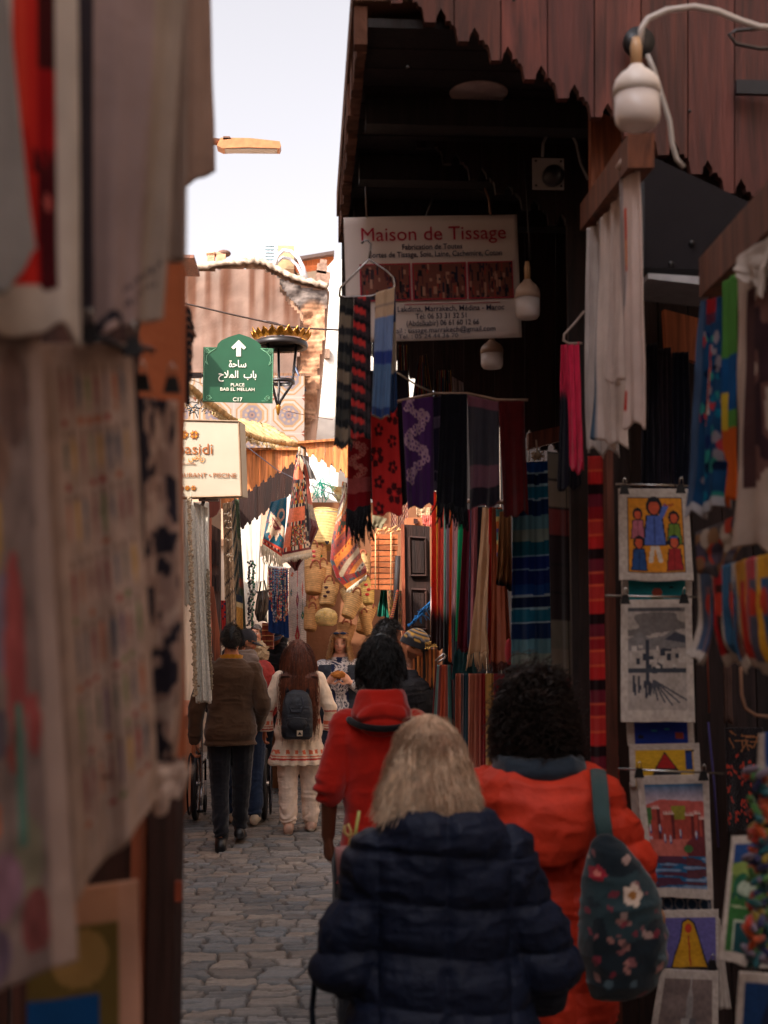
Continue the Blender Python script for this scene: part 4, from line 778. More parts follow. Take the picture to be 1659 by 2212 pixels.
    # inside wall of the stall, dark shelving
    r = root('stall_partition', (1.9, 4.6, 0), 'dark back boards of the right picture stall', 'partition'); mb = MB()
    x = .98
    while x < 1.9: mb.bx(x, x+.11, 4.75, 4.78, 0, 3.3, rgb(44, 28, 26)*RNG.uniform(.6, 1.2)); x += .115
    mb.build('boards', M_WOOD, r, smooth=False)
upper_right()

# ------------------------------------------------------------------ lamps and cables under the awnings
def lamps():
    def bulb(u, v0, v1, w, Y, lb, col=rgb(226, 214, 206)):
        a, b = pt(u, v0, Y), pt(u, v1, Y); h = a.z-b.z; R = w/2*Y/FPX; r = root('led_bulb', b, lb, 'lamp', 'large led bulbs')
        mb = MB(); mb.lathe([(R*.45, 0), (R*.8, h*.025), (R*.96, h*.1), (R, h*.2), (R, h*.52)], b, rgb(236, 222, 216), 28); mb.build('diffuser', M_GLASS, r)
        mb = MB(); mb.lathe([(R*1.03, h*.52), (R*1.03, h*.66), (R*.95, h*.76), (R*.72, h*.86), (R*.42, h*.94), (R*.3, h)], b, col, 28); mb.build('housing', M_PLASTIC, r)
        mb = MB(); mb.lathe([(R*.24, h), (R*.26, h*1.3), (R*.16, h*1.45)], b, rgb(190, 150, 110), 16); mb.build('socket', M_PLASTIC, r); return r
    bulb(1377, 142, 277, 102, 2.9, 'large white bulb hanging before the red awning planks')
    bulb(1140, 604, 690, 54, 4.9, 'white bulb at the right end of the weaving house sign', rgb(190, 160, 140)); bulb(1063, 735, 797, 49, 5.4, 'cream bulb just below the weaving house sign', rgb(170, 140, 120))
    mb = MB(); mb.tube([pt(u, v, 2.92) for u, v in [(1382, 95), (1386, 60), (1400, 40), (1440, 22), (1500, 14), (1550, 24), (1600, 45), (1640, 58), (1700, 62)]], .0075, rgb(196, 186, 180), 8); mb.build('cable', M_PLASTIC, label='thick white cable arching from the large bulb to the right edge', cat='cable')
    mb = MB(); mb.tube([pt(u, v, 3.2) for u, v in [(1398, 118), (1412, 150), (1432, 215), (1446, 260), (1452, 310), (1462, 345), (1478, 362)]], .007, rgb(160, 152, 146), 8); mb.build('cable', M_PLASTIC, label='white cable dropping behind the large bulb', cat='cable')
    mb = MB(); mb.tube([pt(u, v, 3.3) for u, v in [(1700, 40), (1640, 62), (1590, 66), (1575, 74), (1590, 95), (1640, 105), (1700, 104)]], .005, rgb(34, 30, 32), 6); mb.build('cable', M_PLASTIC, label='loop of thin black cable at the upper right corner', cat='cable')
    c = pt(1378, 95, 3.96); mb = MB(); mb.lathe([(.001, 0), (.05, 0), (.05, .02), (.001, .02)], c, rgb(24, 22, 26), 24, Matrix.Rotation(math.radians(90), 3, 'X')); mb.build('cable_disc', M_METAL, label='black round mount on the red planks behind the large bulb', cat='mount')
    a = pt(1625, 190, 3.95); mb = MB(); mb.box(list(a), (.11, .02, .045), rgb(30, 32, 40)); mb.build('metal_strap', M_METAL, label='short dark metal strap screwed on the red planks at right', cat='strap', smooth=False)
    # round dome lamp
    c = pt(1034, 203, 4.55); r = root('dome_lamp', c, 'pale flat brimmed ceiling lamp in the shade of the awning', 'lamp'); mb = MB(); mb.lathe([(.105, 0), (.107, .006), (.055, .022), (.05, .024)], c, rgb(176, 152, 150), 32); mb.build('brim', M_METAL, r)
    mb = MB(); mb.lathe([(.048, .02), (.05, .075), (.044, .09), (.02, .095)], c, rgb(110, 92, 92), 24); mb.build('cap', M_METAL, r)
    mb = MB(); mb.tube([c+Vector((0, 0, .09)), c+Vector((0, 0, .6))], .006, rgb(40, 34, 34)); mb.build('stem', M_METAL, r)
    # security camera on a square plate
    c = pt(1184, 376, 4.95); r = root('security_camera', c, 'small dark camera on a pale square plate below the red awning', 'camera'); mb = MB(); mb.box((c.x, c.y, c.z), (.125, .012, .125), rgb(170, 160, 156)); mb.build('plate', M_PLASTIC, r, smooth=False)
    for dx in (-.05, .05):
        for dz in (-.05, .05): mb = MB(); mb.ell((c.x+dx, c.y-.008, c.z+dz), (.005, .003, .005), rgb(50, 46, 46), nu=8, nv=6); mb.build('screw', M_METAL, r)
    mb = MB(); mb.lathe([(.01, 0), (.04, .0), (.042, .05), (.03, .07), (.01, .075)], (c.x+.012, c.y-.005, c.z-.015), rgb(40, 34, 36), 20, Matrix.Rotation(math.radians(100), 3, 'X')); mb.build('housing', M_PLASTIC, r)
    mb = MB(); mb.tube([pt(u, v, 4.9) for u, v in [(1172, 338), (1173, 310), (1185, 283), (1205, 270), (1228, 278), (1245, 310), (1255, 355), (1270, 388)]], .006, rgb(130, 120, 118), 8); mb.build('cable', M_PLASTIC, label='grey cable looping above the small camera plate', cat='cable')
    for pts, lb, Y in [([(1145, 560), (1142, 500), (1138, 420), (1132, 330)], 'thin dark flex above the bulb beside the weaving house sign', 5.0), ([(920, 470), (935, 425), (975, 395), (1020, 402), (1050, 420), (1062, 440)], 'thin dark wire arching above the weaving house sign', 5.3)]:
        mb = MB(); mb.tube([pt(u, v, Y) for u, v in pts], .004, rgb(40, 34, 36), 6); mb.build('cable', M_PLASTIC, label=lb, cat='cable')
    # street lamp arm against the sky
    r = root('street_lamp', pt(440, 310, 12.5), 'orange brown street lamp head reaching out across the sky', 'lamp')
    mb = MB(); poly_px(mb, [(477, 297), (540, 298), (604, 305), (607, 314), (604, 320), (530, 318), (480, 320), (468, 314)], 12.5, .16, rgb(176, 116, 74)); mb.build('housing', M_METAL, r, smooth=False)
    mb = MB(); poly_px(mb, [(482, 319.5), (600, 320.5), (596, 323), (486, 322)], 12.52, .12, rgb(200, 190, 180)); mb.build('lens', M_GLASS, r, smooth=False)
    mb = MB(); mb.tube([pt(380, 300, 12.58), pt(440, 303, 12.58), pt(484, 308, 12.58)], .035, rgb(120, 78, 56), 10); mb.build('arm', M_METAL, r)
    mb = MB(); poly_px(mb, [(482, 294), (496, 294), (500, 300), (482, 302)], 12.5, .12, rgb(110, 76, 60)); mb.build('bracket', M_METAL, r, smooth=False)
lamps()
# ------------------------------------------------------------------ scarf stall
def floral(base, petal, n=9, seed=0, r=.11, asp=2.6):
    A = Art(60, int(60*asp), base); rs = np.random.RandomState(seed)
    for k in range(n):
        x, y = (.25 if k % 2 else .75)+rs.normal(0, .05), (k+.5)/n; rr = r*(.7 if k % 3 else 1.1)
        for j in range(5):
            a = j*1.257+k; A.ell(x+rr*math.cos(a), y+rr/asp*math.sin(a), rr*.55, rr*.55/asp, petal)
        A.ell(x, y, rr*.25, rr*.25/asp, base*1.3)
    return A
def leafy(base, leaf, seed=0, asp=2.6):
    A = Art(60, int(60*asp), base); rs = np.random.RandomState(seed); x, y = .35, .02
    for k in range(34):
        x = .45+.28*math.sin(k*.42+seed); y = k/34*.75
        for j in range(3):
            a = rs.rand()*6.28; A.ell(x+.09*math.cos(a), y+.03*math.sin(a), .075, .03, leaf*rs.uniform(.7, 1.1)); A.ell(x+.09*math.cos(a), y+.03*math.sin(a), .035, .014, base*1.5)
    return A
def plaid(base, lines, block, S0=2, T0=9):
    def f(S, T):
        o = np.broadcast_to(base, S.shape+(3,)).copy(); k = np.floor(T*T0).astype(int)
        for i, c in block: o[(k % 6) == i] = c
        o[(np.abs((T*T0) % 1-.5) > .47) | (np.abs((S*S0) % 1-.5) > .475)] = lines; return o
    return f
def scarf(lb, c, pat, folds=2, amp=.012, fr=None, seed=0, n=14, name='hanging_scarf', length=.07, **kw):
    if fr is None: return cloth(name, lb, 'scarf', c, pat, folds=folds, amp=amp, seed=seed, group='scarves hung for sale', **kw)
    b = [pt(*q) for q in c]; r = root(name, (b[2]+b[3])/2, lb, 'scarf', 'scarves hung for sale')
    o = cloth('scarf_body', None, None, c, pat, parent=r, folds=folds, amp=amp, seed=seed, **kw); P = o_P[o.name]; fringe(P, fr, r, length, n, seed=seed); return r
def scarves():
    # front hanger with three scarves
    r = root('clothes_hanger', pt(790, 640, 4.75), 'grey metal clothes hanger in front of the weaving house sign', 'hanger')
    mb = MB(); Yh = 4.75
    mb.tube([pt(u, v, Yh) for u, v in [(733, 640), (735, 622), (762, 595), (797, 560), (835, 585), (850, 600), (853, 618), (848, 625), (800, 640), (745, 642), (733, 640)]], .0045, rgb(150, 140, 136), 8); mb.build('frame', M_STEEL, r)
    mb = MB(); mb.tube([pt(u, v, Yh) for u, v in [(797, 560), (800, 540), (801, 528), (795, 520), (786, 520), (781, 526)]], .004, rgb(110, 104, 104), 8); mb.build('hook', M_STEEL, r)
    G = [(.04, rgb(66, 64, 60)), (.03, rgb(30, 32, 36)), (.05, rgb(128, 112, 96)), (.03, rgb(40, 40, 44)), (.03, rgb(90, 84, 78)), (.04, rgb(24, 28, 34))]
    scarf('grey and black striped scarf at the left end of the front hanger', [(735, 640, Yh), (764, 643, Yh), (760, 958, Yh), (722, 955, Yh)], bands(G, rep=2.6, wob=.02), folds=1.4, amp=.01, seed=1, fr=rgb(50, 48, 48), n=12, length=.02)
    scarf('black scarf with red diagonal stripes on the front hanger', [(765, 643, Yh-.02), (800, 640, Yh-.02), (800, 950, Yh-.02), (759, 945, Yh-.02)], lambda S, T: np.where((((T*9+.5*(1-S)) % 1) < .38)[..., None] & (S < .72)[..., None], rgb(190, 50, 48), np.where((((T*9+.5*(1-S)) % 1) < .7)[..., None], rgb(58, 44, 50), rgb(20, 20, 26))), folds=1.3, amp=.01, seed=2)
    bl = bands([(.1, rgb(196, 166, 138)), (.02, rgb(150, 130, 120)), (.08, rgb(190, 160, 134)), (.26, rgb(110, 130, 170)), (.09, rgb(44, 62, 130)), (.32, rgb(84, 112, 150)), (.08, rgb(40, 60, 110))])
    scarf('faded blue scarf with cream top folded over the front hanger', [(812, 632, Yh-.03), (852, 620, Yh-.03), (842, 905, Yh-.03), (802, 898, Yh-.03)], bl, folds=1.5, amp=.01, seed=3)
    scarf('dark blue and cream edge of a scarf folded behind the faded blue one', [(838, 622, Yh+.02), (854, 618, Yh+.02), (858, 880, Yh+.02), (840, 890, Yh+.02)], bands([(.3, rgb(24, 52, 92)), (.4, rgb(176, 156, 136)), (.3, rgb(24, 52, 92))], rep=1), folds=1, amp=.008, seed=4)
    scarf('dark red scarf with a pale woven flower and black fringe', [(752, 935, 5.05), (800, 925, 5.05), (801, 1095, 5.05), (749, 1098, 5.05)], (lambda S, T, A=leafy(rgb(140, 22, 34), rgb(206, 130, 120), 2): np.where(((T > .62) & (T < .8))[..., None], rgb(170, 84, 84)*(.8+.5*n2(S*20, T*60, 2))[..., None], A.pat()(S, T*1.2))), folds=1.2, amp=.006, seed=5, fr=rgb(30, 28, 34), n=46, length=.13, nu=30, nv=80)
    scarf('bright red scarf printed with dark flowers below the faded blue one', [(801, 890, 4.95), (858, 880, 4.95), (870, 1105, 4.95), (806, 1114, 4.95)], floral(rgb(200, 44, 44), rgb(74, 20, 26), 8, 3, .16).pat(), folds=1.3, amp=.007, seed=6, nu=36, nv=90)
    scarf('purple scarf with pale lilac leaf weave on the cross rail', [(868, 866, 5.3), (936, 856, 5.3), (938, 1092, 5.3), (880, 1100, 5.3)], leafy(rgb(74, 38, 92), rgb(176, 140, 156), 4).pat(), folds=1.6, amp=.012, seed=7, nu=40, nv=90)
    scarf('narrow dark plaid scarf between the purple and black ones', [(934, 858, 5.35), (954, 854, 5.35), (956, 1060, 5.35), (938, 1066, 5.35)], plaid(rgb(40, 32, 52), rgb(110, 92, 110), [(2, rgb(96, 80, 100))]), folds=1, amp=.008, seed=8)
    scarf('black scarf with long black fringe on the cross rail', [(953, 851, 5.3), (1009, 851, 5.3), (1010, 1100, 5.3), (944, 1085, 5.3)], plain(rgb(18, 17, 26), .2), folds=2, amp=.01, seed=9, fr=rgb(16, 16, 22), n=44, length=.085)
    scarf('charcoal scarf with dusty pink bands on the cross rail', [(1010, 853, 5.3), (1076, 868, 5.25), (1080, 1090, 5.2), (1014, 1100, 5.25)], bands([(.1, rgb(116, 70, 84)), (.52, rgb(60, 58, 66)), (.2, rgb(112, 76, 88)), (.18, rgb(38, 34, 42))]), folds=1.6, amp=.012, seed=10)
    scarf('dark maroon scarf at the right end of the cross rail', [(1076, 866, 5.2), (1133, 866, 5.2), (1142, 1108, 5.15), (1088, 1118, 5.2)], plain(rgb(84, 18, 20), .15), folds=1.6, amp=.012, seed=11)
    mb = MB(); mb.tube([pt(856, 868, 5.33), pt(940, 850, 5.33), pt(1010, 850, 5.33), pt(1075, 864, 5.26), pt(1140, 864, 5.2)], .007, rgb(150, 120, 100), 8); mb.build('cross_rail', M_METAL, label='thin rail carrying the purple, black and maroon scarves', cat='rail')
    mb = MB(); mb.tube([pt(858, 805, 5.2), pt(900, 832, 5.25), pt(940, 850, 5.3)], .004, rgb(170, 150, 130), 6); mb.build('thin_cord', M_CLOTH, label='pale cord slanting down to the scarf rail', cat='cord')
    scarf('plain black scarf closing the gap behind the red and purple ones', [(796, 800, 5.5), (880, 800, 5.5), (884, 1085, 5.5), (800, 1085, 5.5)], plain(rgb(30, 24, 32), .2), folds=3, amp=.012, seed=12)  # filler sheet added so the gap between the scarves stays dark
    # striped ponchos behind the sign
    st = [(.1, rgb(20, 18, 24)), (.04, rgb(150, 130, 110)), (.08, rgb(24, 30, 44)), (.03, rgb(180, 40, 40)), (.09, rgb(22, 20, 26)), (.03, rgb(206, 150, 50)), (.06, rgb(40, 70, 90))]
    for k, (q, rp, lb) in enumerate([([(858, 745, 6.0), (880, 745, 6.0), (892, 1000, 6.0), (858, 1000, 6.0)], 2, 'dark poncho with gold and red stripes below the sign'), ([(905, 770, 6.05), (922, 765, 6.05), (955, 990, 6.05), (880, 940, 6.05)], 4, 'fine striped grey poncho on a hidden hanger below the sign'),
                                    ([(940, 800, 6.1), (975, 800, 6.1), (985, 1000, 6.1), (930, 1000, 6.1)], 4, 'pale and navy striped poncho right of the grey one'), ([(975, 812, 6.1), (1000, 826, 6.1), (1005, 900, 6.1), (978, 900, 6.1)], 1, 'plain grey garment shoulder right of the ponchos')]):
        cloth('hanging_poncho', lb, 'poncho', q, bands(st, vertical=True, rep=rp, wob=.03) if k < 3 else plain(rgb(130, 112, 110)), folds=1.5, amp=.01, seed=k, nu=40)
    # long shawls at the edge of the stall, far to near
    F = [(1064, 1330, 1392), ]
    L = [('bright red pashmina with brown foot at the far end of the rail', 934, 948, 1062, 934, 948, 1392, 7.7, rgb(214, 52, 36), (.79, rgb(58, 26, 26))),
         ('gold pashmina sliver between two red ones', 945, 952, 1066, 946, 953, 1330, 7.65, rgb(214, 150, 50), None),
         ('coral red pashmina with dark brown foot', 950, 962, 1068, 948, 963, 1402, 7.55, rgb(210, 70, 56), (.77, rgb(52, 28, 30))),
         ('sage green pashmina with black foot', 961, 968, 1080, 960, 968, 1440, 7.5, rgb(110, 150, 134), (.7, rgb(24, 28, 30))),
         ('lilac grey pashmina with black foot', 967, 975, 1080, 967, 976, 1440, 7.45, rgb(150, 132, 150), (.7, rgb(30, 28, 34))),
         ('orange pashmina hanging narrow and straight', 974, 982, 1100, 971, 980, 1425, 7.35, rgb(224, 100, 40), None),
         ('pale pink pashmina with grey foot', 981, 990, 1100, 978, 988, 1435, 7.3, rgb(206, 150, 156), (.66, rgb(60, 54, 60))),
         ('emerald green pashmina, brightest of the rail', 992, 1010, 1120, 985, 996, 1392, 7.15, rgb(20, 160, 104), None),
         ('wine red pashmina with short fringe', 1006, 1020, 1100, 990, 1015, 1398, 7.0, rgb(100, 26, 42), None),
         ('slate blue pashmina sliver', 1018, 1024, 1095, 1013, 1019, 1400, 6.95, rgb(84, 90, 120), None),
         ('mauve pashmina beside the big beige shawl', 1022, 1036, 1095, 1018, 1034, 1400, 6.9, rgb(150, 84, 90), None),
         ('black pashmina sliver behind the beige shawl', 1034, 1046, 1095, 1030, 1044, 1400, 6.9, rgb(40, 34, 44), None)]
    for k, (lb, a, b, v0, c, d, v1, Y, col, g) in enumerate(L):  # dark foot colour paints in the shadow edge across the scarves
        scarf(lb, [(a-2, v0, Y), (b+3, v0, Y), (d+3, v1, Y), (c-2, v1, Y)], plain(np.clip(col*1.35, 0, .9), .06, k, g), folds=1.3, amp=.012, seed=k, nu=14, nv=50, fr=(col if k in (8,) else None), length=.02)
    scarf('large beige pashmina with twisted fringe spreading in front of the others', [(1042, 1096, 6.7), (1060, 1096, 6.65), (1054, 1412, 6.5), (1013, 1412, 6.7)], plain(rgb(206, 164, 126), .05), folds=1.6, amp=.018, seed=21, fr=rgb(206, 168, 130), n=26, length=.075)
    scarf('scarlet pashmina edge between beige and rust shawls', [(1056, 1096, 6.62), (1066, 1096, 6.62), (1063, 1432, 6.5), (1052, 1432, 6.6)], plain(rgb(206, 44, 34), .05), folds=1, amp=.01, seed=22)
    scarf('rust brown pashmina with dark thin fringe', [(1064, 1096, 6.5), (1085, 1096, 6.5), (1106, 1434, 6.35), (1060, 1430, 6.5)], plain(rgb(164, 84, 56), .06), folds=1.4, amp=.014, seed=23, fr=rgb(90, 40, 30), n=30, length=.05)
    scarf('tan pleated scarf with dark hem high on the rail', [(1080, 1105, 6.2), (1104, 1105, 6.2), (1104, 1272, 6.2), (1074, 1262, 6.2)], plain(rgb(176, 124, 80), .05, 1, (.93, rgb(36, 34, 40))), folds=2.5, amp=.014, seed=24)
    scarf('small scarf striped teal, orange and yellow behind the tan one', [(1072, 1100, 6.4), (1086, 1100, 6.4), (1084, 1200, 6.4), (1073, 1200, 6.4)], bands([(.2, rgb(90, 150, 150)), (.12, rgb(226, 200, 120)), (.2, rgb(220, 120, 60)), (.1, rgb(90, 80, 140))], rep=2), folds=1, amp=.006, seed=25)
    scarf('wide dark teal shawl end hanging low beneath the emerald one', [(984, 1385, 7.1), (1030, 1390, 7.0), (1030, 1472, 6.95), (981, 1466, 7.1)], plain(rgb(20, 56, 58), .1), folds=2, amp=.016, seed=26)
    # lower tier
    lo = bands([(.06, rgb(120, 30, 34)), (.14, rgb(130, 160, 154)), (.1, rgb(130, 60, 60)), (.24, rgb(200, 90, 60)), (.12, rgb(150, 70, 56)), (.16, rgb(84, 130, 126)), (.08, rgb(30, 28, 34))], vertical=True)
    scarf('rust and sage striped shawl on a hanger in the lower tier', [(942, 1436, 7.3), (976, 1436, 7.3), (985, 1700, 7.2), (922, 1700, 7.3)], lo, folds=2.5, amp=.012, seed=27, nu=40)
    for k, (a, b, c, d, col, lb) in enumerate([(985, 998, 983, 997, rgb(196, 106, 80), 'salmon shawl at the left of the low row'), (996, 1006, 994, 1005, rgb(140, 110, 106), 'taupe shawl second in the low row'), (1003, 1014, 1002, 1013, rgb(40, 70, 84), 'petrol blue shawl third in the low row'), (1012, 1032, 1010, 1030, rgb(200, 124, 100), 'peach shawl fourth in the low row'),
                                               (1030, 1042, 1028, 1042, rgb(190, 104, 86), 'coral shawl fifth in the low row'), (1040, 1052, 1040, 1053, rgb(150, 30, 34), 'crimson shawl sixth in the low row'), (1050, 1068, 1050, 1070, rgb(206, 160, 90), 'straw yellow shawl seventh in the low row'), (1066, 1090, 1068, 1094, rgb(160, 40, 50), 'ruby shawl at the right of the low row')]):
        scarf(lb, [(a, 1455, 6.95-k*.08), (b, 1455, 6.95-k*.08), (d, 1760, 6.9-k*.08), (c, 1760, 6.95-k*.08)], plain(col, .06, k), folds=1.2, amp=.014, seed=30+k, nu=14)
    mb = MB(); mb.tube([pt(u, v, 7.25) for u, v in [(940, 1428), (952, 1418), (958, 1412), (963, 1416), (960, 1422), (950, 1428), (944, 1432)]], .006, rgb(200, 190, 184), 6); mb.build('clothes_hanger', M_STEEL, label='bright wire hanger above the rust and sage shawl', cat='hanger')
    mb = MB(); mb.tube([pt(932, 1052, 7.75), pt(1010, 1082, 7.1), pt(1110, 1085, 6.1)], .012, rgb(120, 90, 76), 8); mb.build('scarf_rail', M_METAL, label='rail running along the lane that carries the pashminas', cat='rail')
    # blue shawl, plaid blanket, red stripe
    BL = bands([(.03, rgb(16, 60, 120)), (.006, rgb(150, 170, 180)), (.03, rgb(14, 30, 66)), (.006, rgb(140, 170, 180)), (.035, rgb(24, 96, 120)), (.004, rgb(150, 170, 180)), (.045, rgb(16, 40, 80)), (.04, rgb(90, 130, 140)), (.035, rgb(130, 140, 130)), (.04, rgb(20, 90, 110)), (.004, rgb(130, 160, 180)), (.035, rgb(16, 40, 110)), (.004, rgb(120, 150, 180)), (.04, rgb(14, 34, 96))], rep=2.1, wob=.004)
    scarf('long blue shawl with pale and teal cross bands', [(1108, 1000, 5.6), (1182, 996, 5.6), (1199, 1560, 5.5), (1104, 1560, 5.6)], (lambda S, T: BL(S, T)*(.75+.5*n2(S*12, T*4, 3))[..., None]), folds=2.2, amp=.016, seed=41, nu=36, nv=200)
    mb = MB(); c = pt(1161, 985, 5.6); rs = np.random.RandomState(4)
    for k in range(14): mb.tube([c+Vector(rs.normal(0, .012, 3).tolist()) for _ in range(4)], .004, rgb(190, 160, 130), 5)
    mb.tube([c, pt(1158, 950, 5.6)], .004, rgb(170, 140, 120), 5); mb.build('rope_knot', M_CLOTH, label='pale rope knot above the blue shawl', cat='rope')
    mb = MB(); poly_px(mb, [(1142, 935), (1212, 920), (1212, 952), (1142, 970)], 5.7, .05, rgb(116, 56, 38)); mb.build('rail_board', M_WOOD, label='red brown board behind the rope knot', cat='board', smooth=False)
    scarf('dark brown plaid blanket with khaki squares right of the blue shawl', [(1182, 975, 5.0), (1276, 985, 4.85), (1290, 1900, 4.85), (1200, 1900, 5.0)], plaid(rgb(30, 18, 20), rgb(14, 10, 12), [(0, rgb(84, 76, 66)), (1, rgb(96, 84, 72)), (2, rgb(90, 32, 30)), (3, rgb(30, 16, 20))], 2.2, 15), folds=1.6, amp=.012, seed=42, nu=50, nv=180, name='hanging_blanket')
    RS = bands([(.2, rgb(196, 52, 48)), (.03, rgb(224, 96, 60)), (.2, rgb(206, 40, 40)), (.17, rgb(34, 14, 18)), (.2, rgb(120, 34, 50)), (.02, rgb(214, 90, 60)), (.18, rgb(160, 30, 38)), (.02, rgb(230, 96, 60))], rep=6.4)
    scarf('bright red striped blanket hanging against the timber post', [(1271, 985, 4.5), (1306, 985, 4.5), (1346, 1900, 4.45), (1282, 1900, 4.5)], RS, folds=1.2, amp=.012, seed=43, nu=24, nv=200, name='hanging_blanket')
    mb = MB(); c = pt(1100, 1408, 5.9); mb.ell(list(c), (.02, .03, .06), rgb(196, 60, 70)); mb.build('cloth_bundle', M_CLOTH, label='small pink cloth bundle behind the blue shawl', cat='bundle')
scarves()
def weaving_sign():
    Y = 5.2; TL, TR, BR, BL = pt(742, 470, Y), pt(1117, 463, Y+.02), pt(1127, 728, Y+.02), pt(751, 739, Y)
    r = root('shop_sign', (BL+BR)/2, 'large white weaving house sign with red title hanging under the awning', 'sign')
    ux = (TR-TL).normalized(); uz = (TL-BL).normalized(); w = ux.cross(uz).normalized(); W_ = (TR-TL).length; H_ = (TL-BL).length
    G = np.zeros((20, 40, 3))
    for j in range(20):
        for i in range(40):
            s, t = i/39, j/19; p = (TL.lerp(TR, s)).lerp(BL.lerp(BR, s), t); G[j, i] = list(p+w*.004*math.sin(5*s+3*t))
    mb = MB(); mb.sheet(G, rgb(222, 206, 200), .012); mb.build('panel', M_PAPER, r, smooth=True)
    def P(s, t): return TL.lerp(TR, s).lerp(BL.lerp(BR, s), t)+w*.009
    def T(txt, s, t, h, col, nm='lettering', bold=.0, align='CENTER', width=None): return textmesh(txt, nm, r, P(s, t), ux, uz, h*H_, col, bold=bold, align=align, width=(width*W_ if width else None))
    crim, navy = rgb(176, 36, 60), rgb(50, 50, 76)
    T('Maison de Tissage', .51, .20, .155, crim, bold=0, width=.83)
    T('Fabrication de Toutes', .50, .275, .062, navy, bold=.006, width=.345); T('Sortes de Tissage, Soie, Laine, Cachemire, Coton', .52, .335, .062, navy, bold=.006, width=.76)
    T('Kasbha Lakdima, Marrakech, Médina - Maroc', .53, .775, .06, navy, bold=.006, width=.74); T('Tél: 06 53 31 32 51', .54, .835, .06, navy, bold=.006, width=.29); T('(Abdelkabir) 06 61 60 12 66', .545, .89, .06, navy, bold=.006, width=.415)
    T('E-mail : tissage.marrakech@gmail.com', .53, .945, .058, navy, bold=.006, width=.63); T('Tél. : 05 24 44 36 70', .46, .99, .05, navy, bold=0, width=.34)
    mb = MB()
    def bar(s0, t0, s1, t1, c, off=.0):
        q = [P(s0, t0), P(s1, t0), P(s1, t1), P(s0, t1)]; V = [list(a+w*off) for a in q]+[list(a+w*(off-.003)) for a in q]; mb.add(V, [(3, 2, 1, 0), (4, 5, 6, 7), (0, 1, 5, 4), (1, 2, 6, 5), (2, 3, 7, 6), (3, 0, 4, 7)], c)
    bar(.33, .715, .88, .72, crim); mb.build('rule', M_PAPER, r, smooth=False)
    for k, (s0, s1) in enumerate([(.08, .37), (.38, .69), (.70, .96)]):
        rs = np.random.RandomState(k+5); A = Art(70, 60, rgb(120, 70, 60))
        for j in range(90): x, y = rs.rand(), rs.rand(); A.rect(x, y, x+rs.uniform(.01, .06), y+rs.uniform(.05, .3), [rgb(30, 32, 54), rgb(150, 60, 50), rgb(24, 22, 32), rgb(176, 130, 110), rgb(60, 40, 50), rgb(90, 40, 44)][rs.randint(6)])
        A.rect(0, 0, 1, .03, crim); A.rect(0, .97, 1, 1, crim); A.rect(0, 0, .025, 1, crim); A.rect(.975, 0, 1, 1, crim)
        G = np.zeros((50, 60, 3))
        for j in range(50):
            for i in range(60): G[j, i] = list(P(s0+(s1-s0)*i/59, .385+.3*j/49)+w*.002)
        mb = MB(); mb.sheet(G, A.pat()(*np.meshgrid(np.linspace(0, 1, 60), np.linspace(0, 1, 50))), .002); mb.build('photo_print', M_PAPER, r, smooth=False)
    mb = MB(); mb.tube([pt(792, 470, Y), pt(790, 400, Y+.1), pt(785, 240, 5.6)], .004, rgb(110, 90, 80), 6); mb.build('hanging_wire', M_METAL, r); mb = MB(); mb.tube([pt(1060, 464, Y), pt(1056, 430, Y), pt(1035, 372, Y+.2)], .004, rgb(150, 110, 90), 6); mb.build('hanging_wire', M_METAL, r)
weaving_sign()

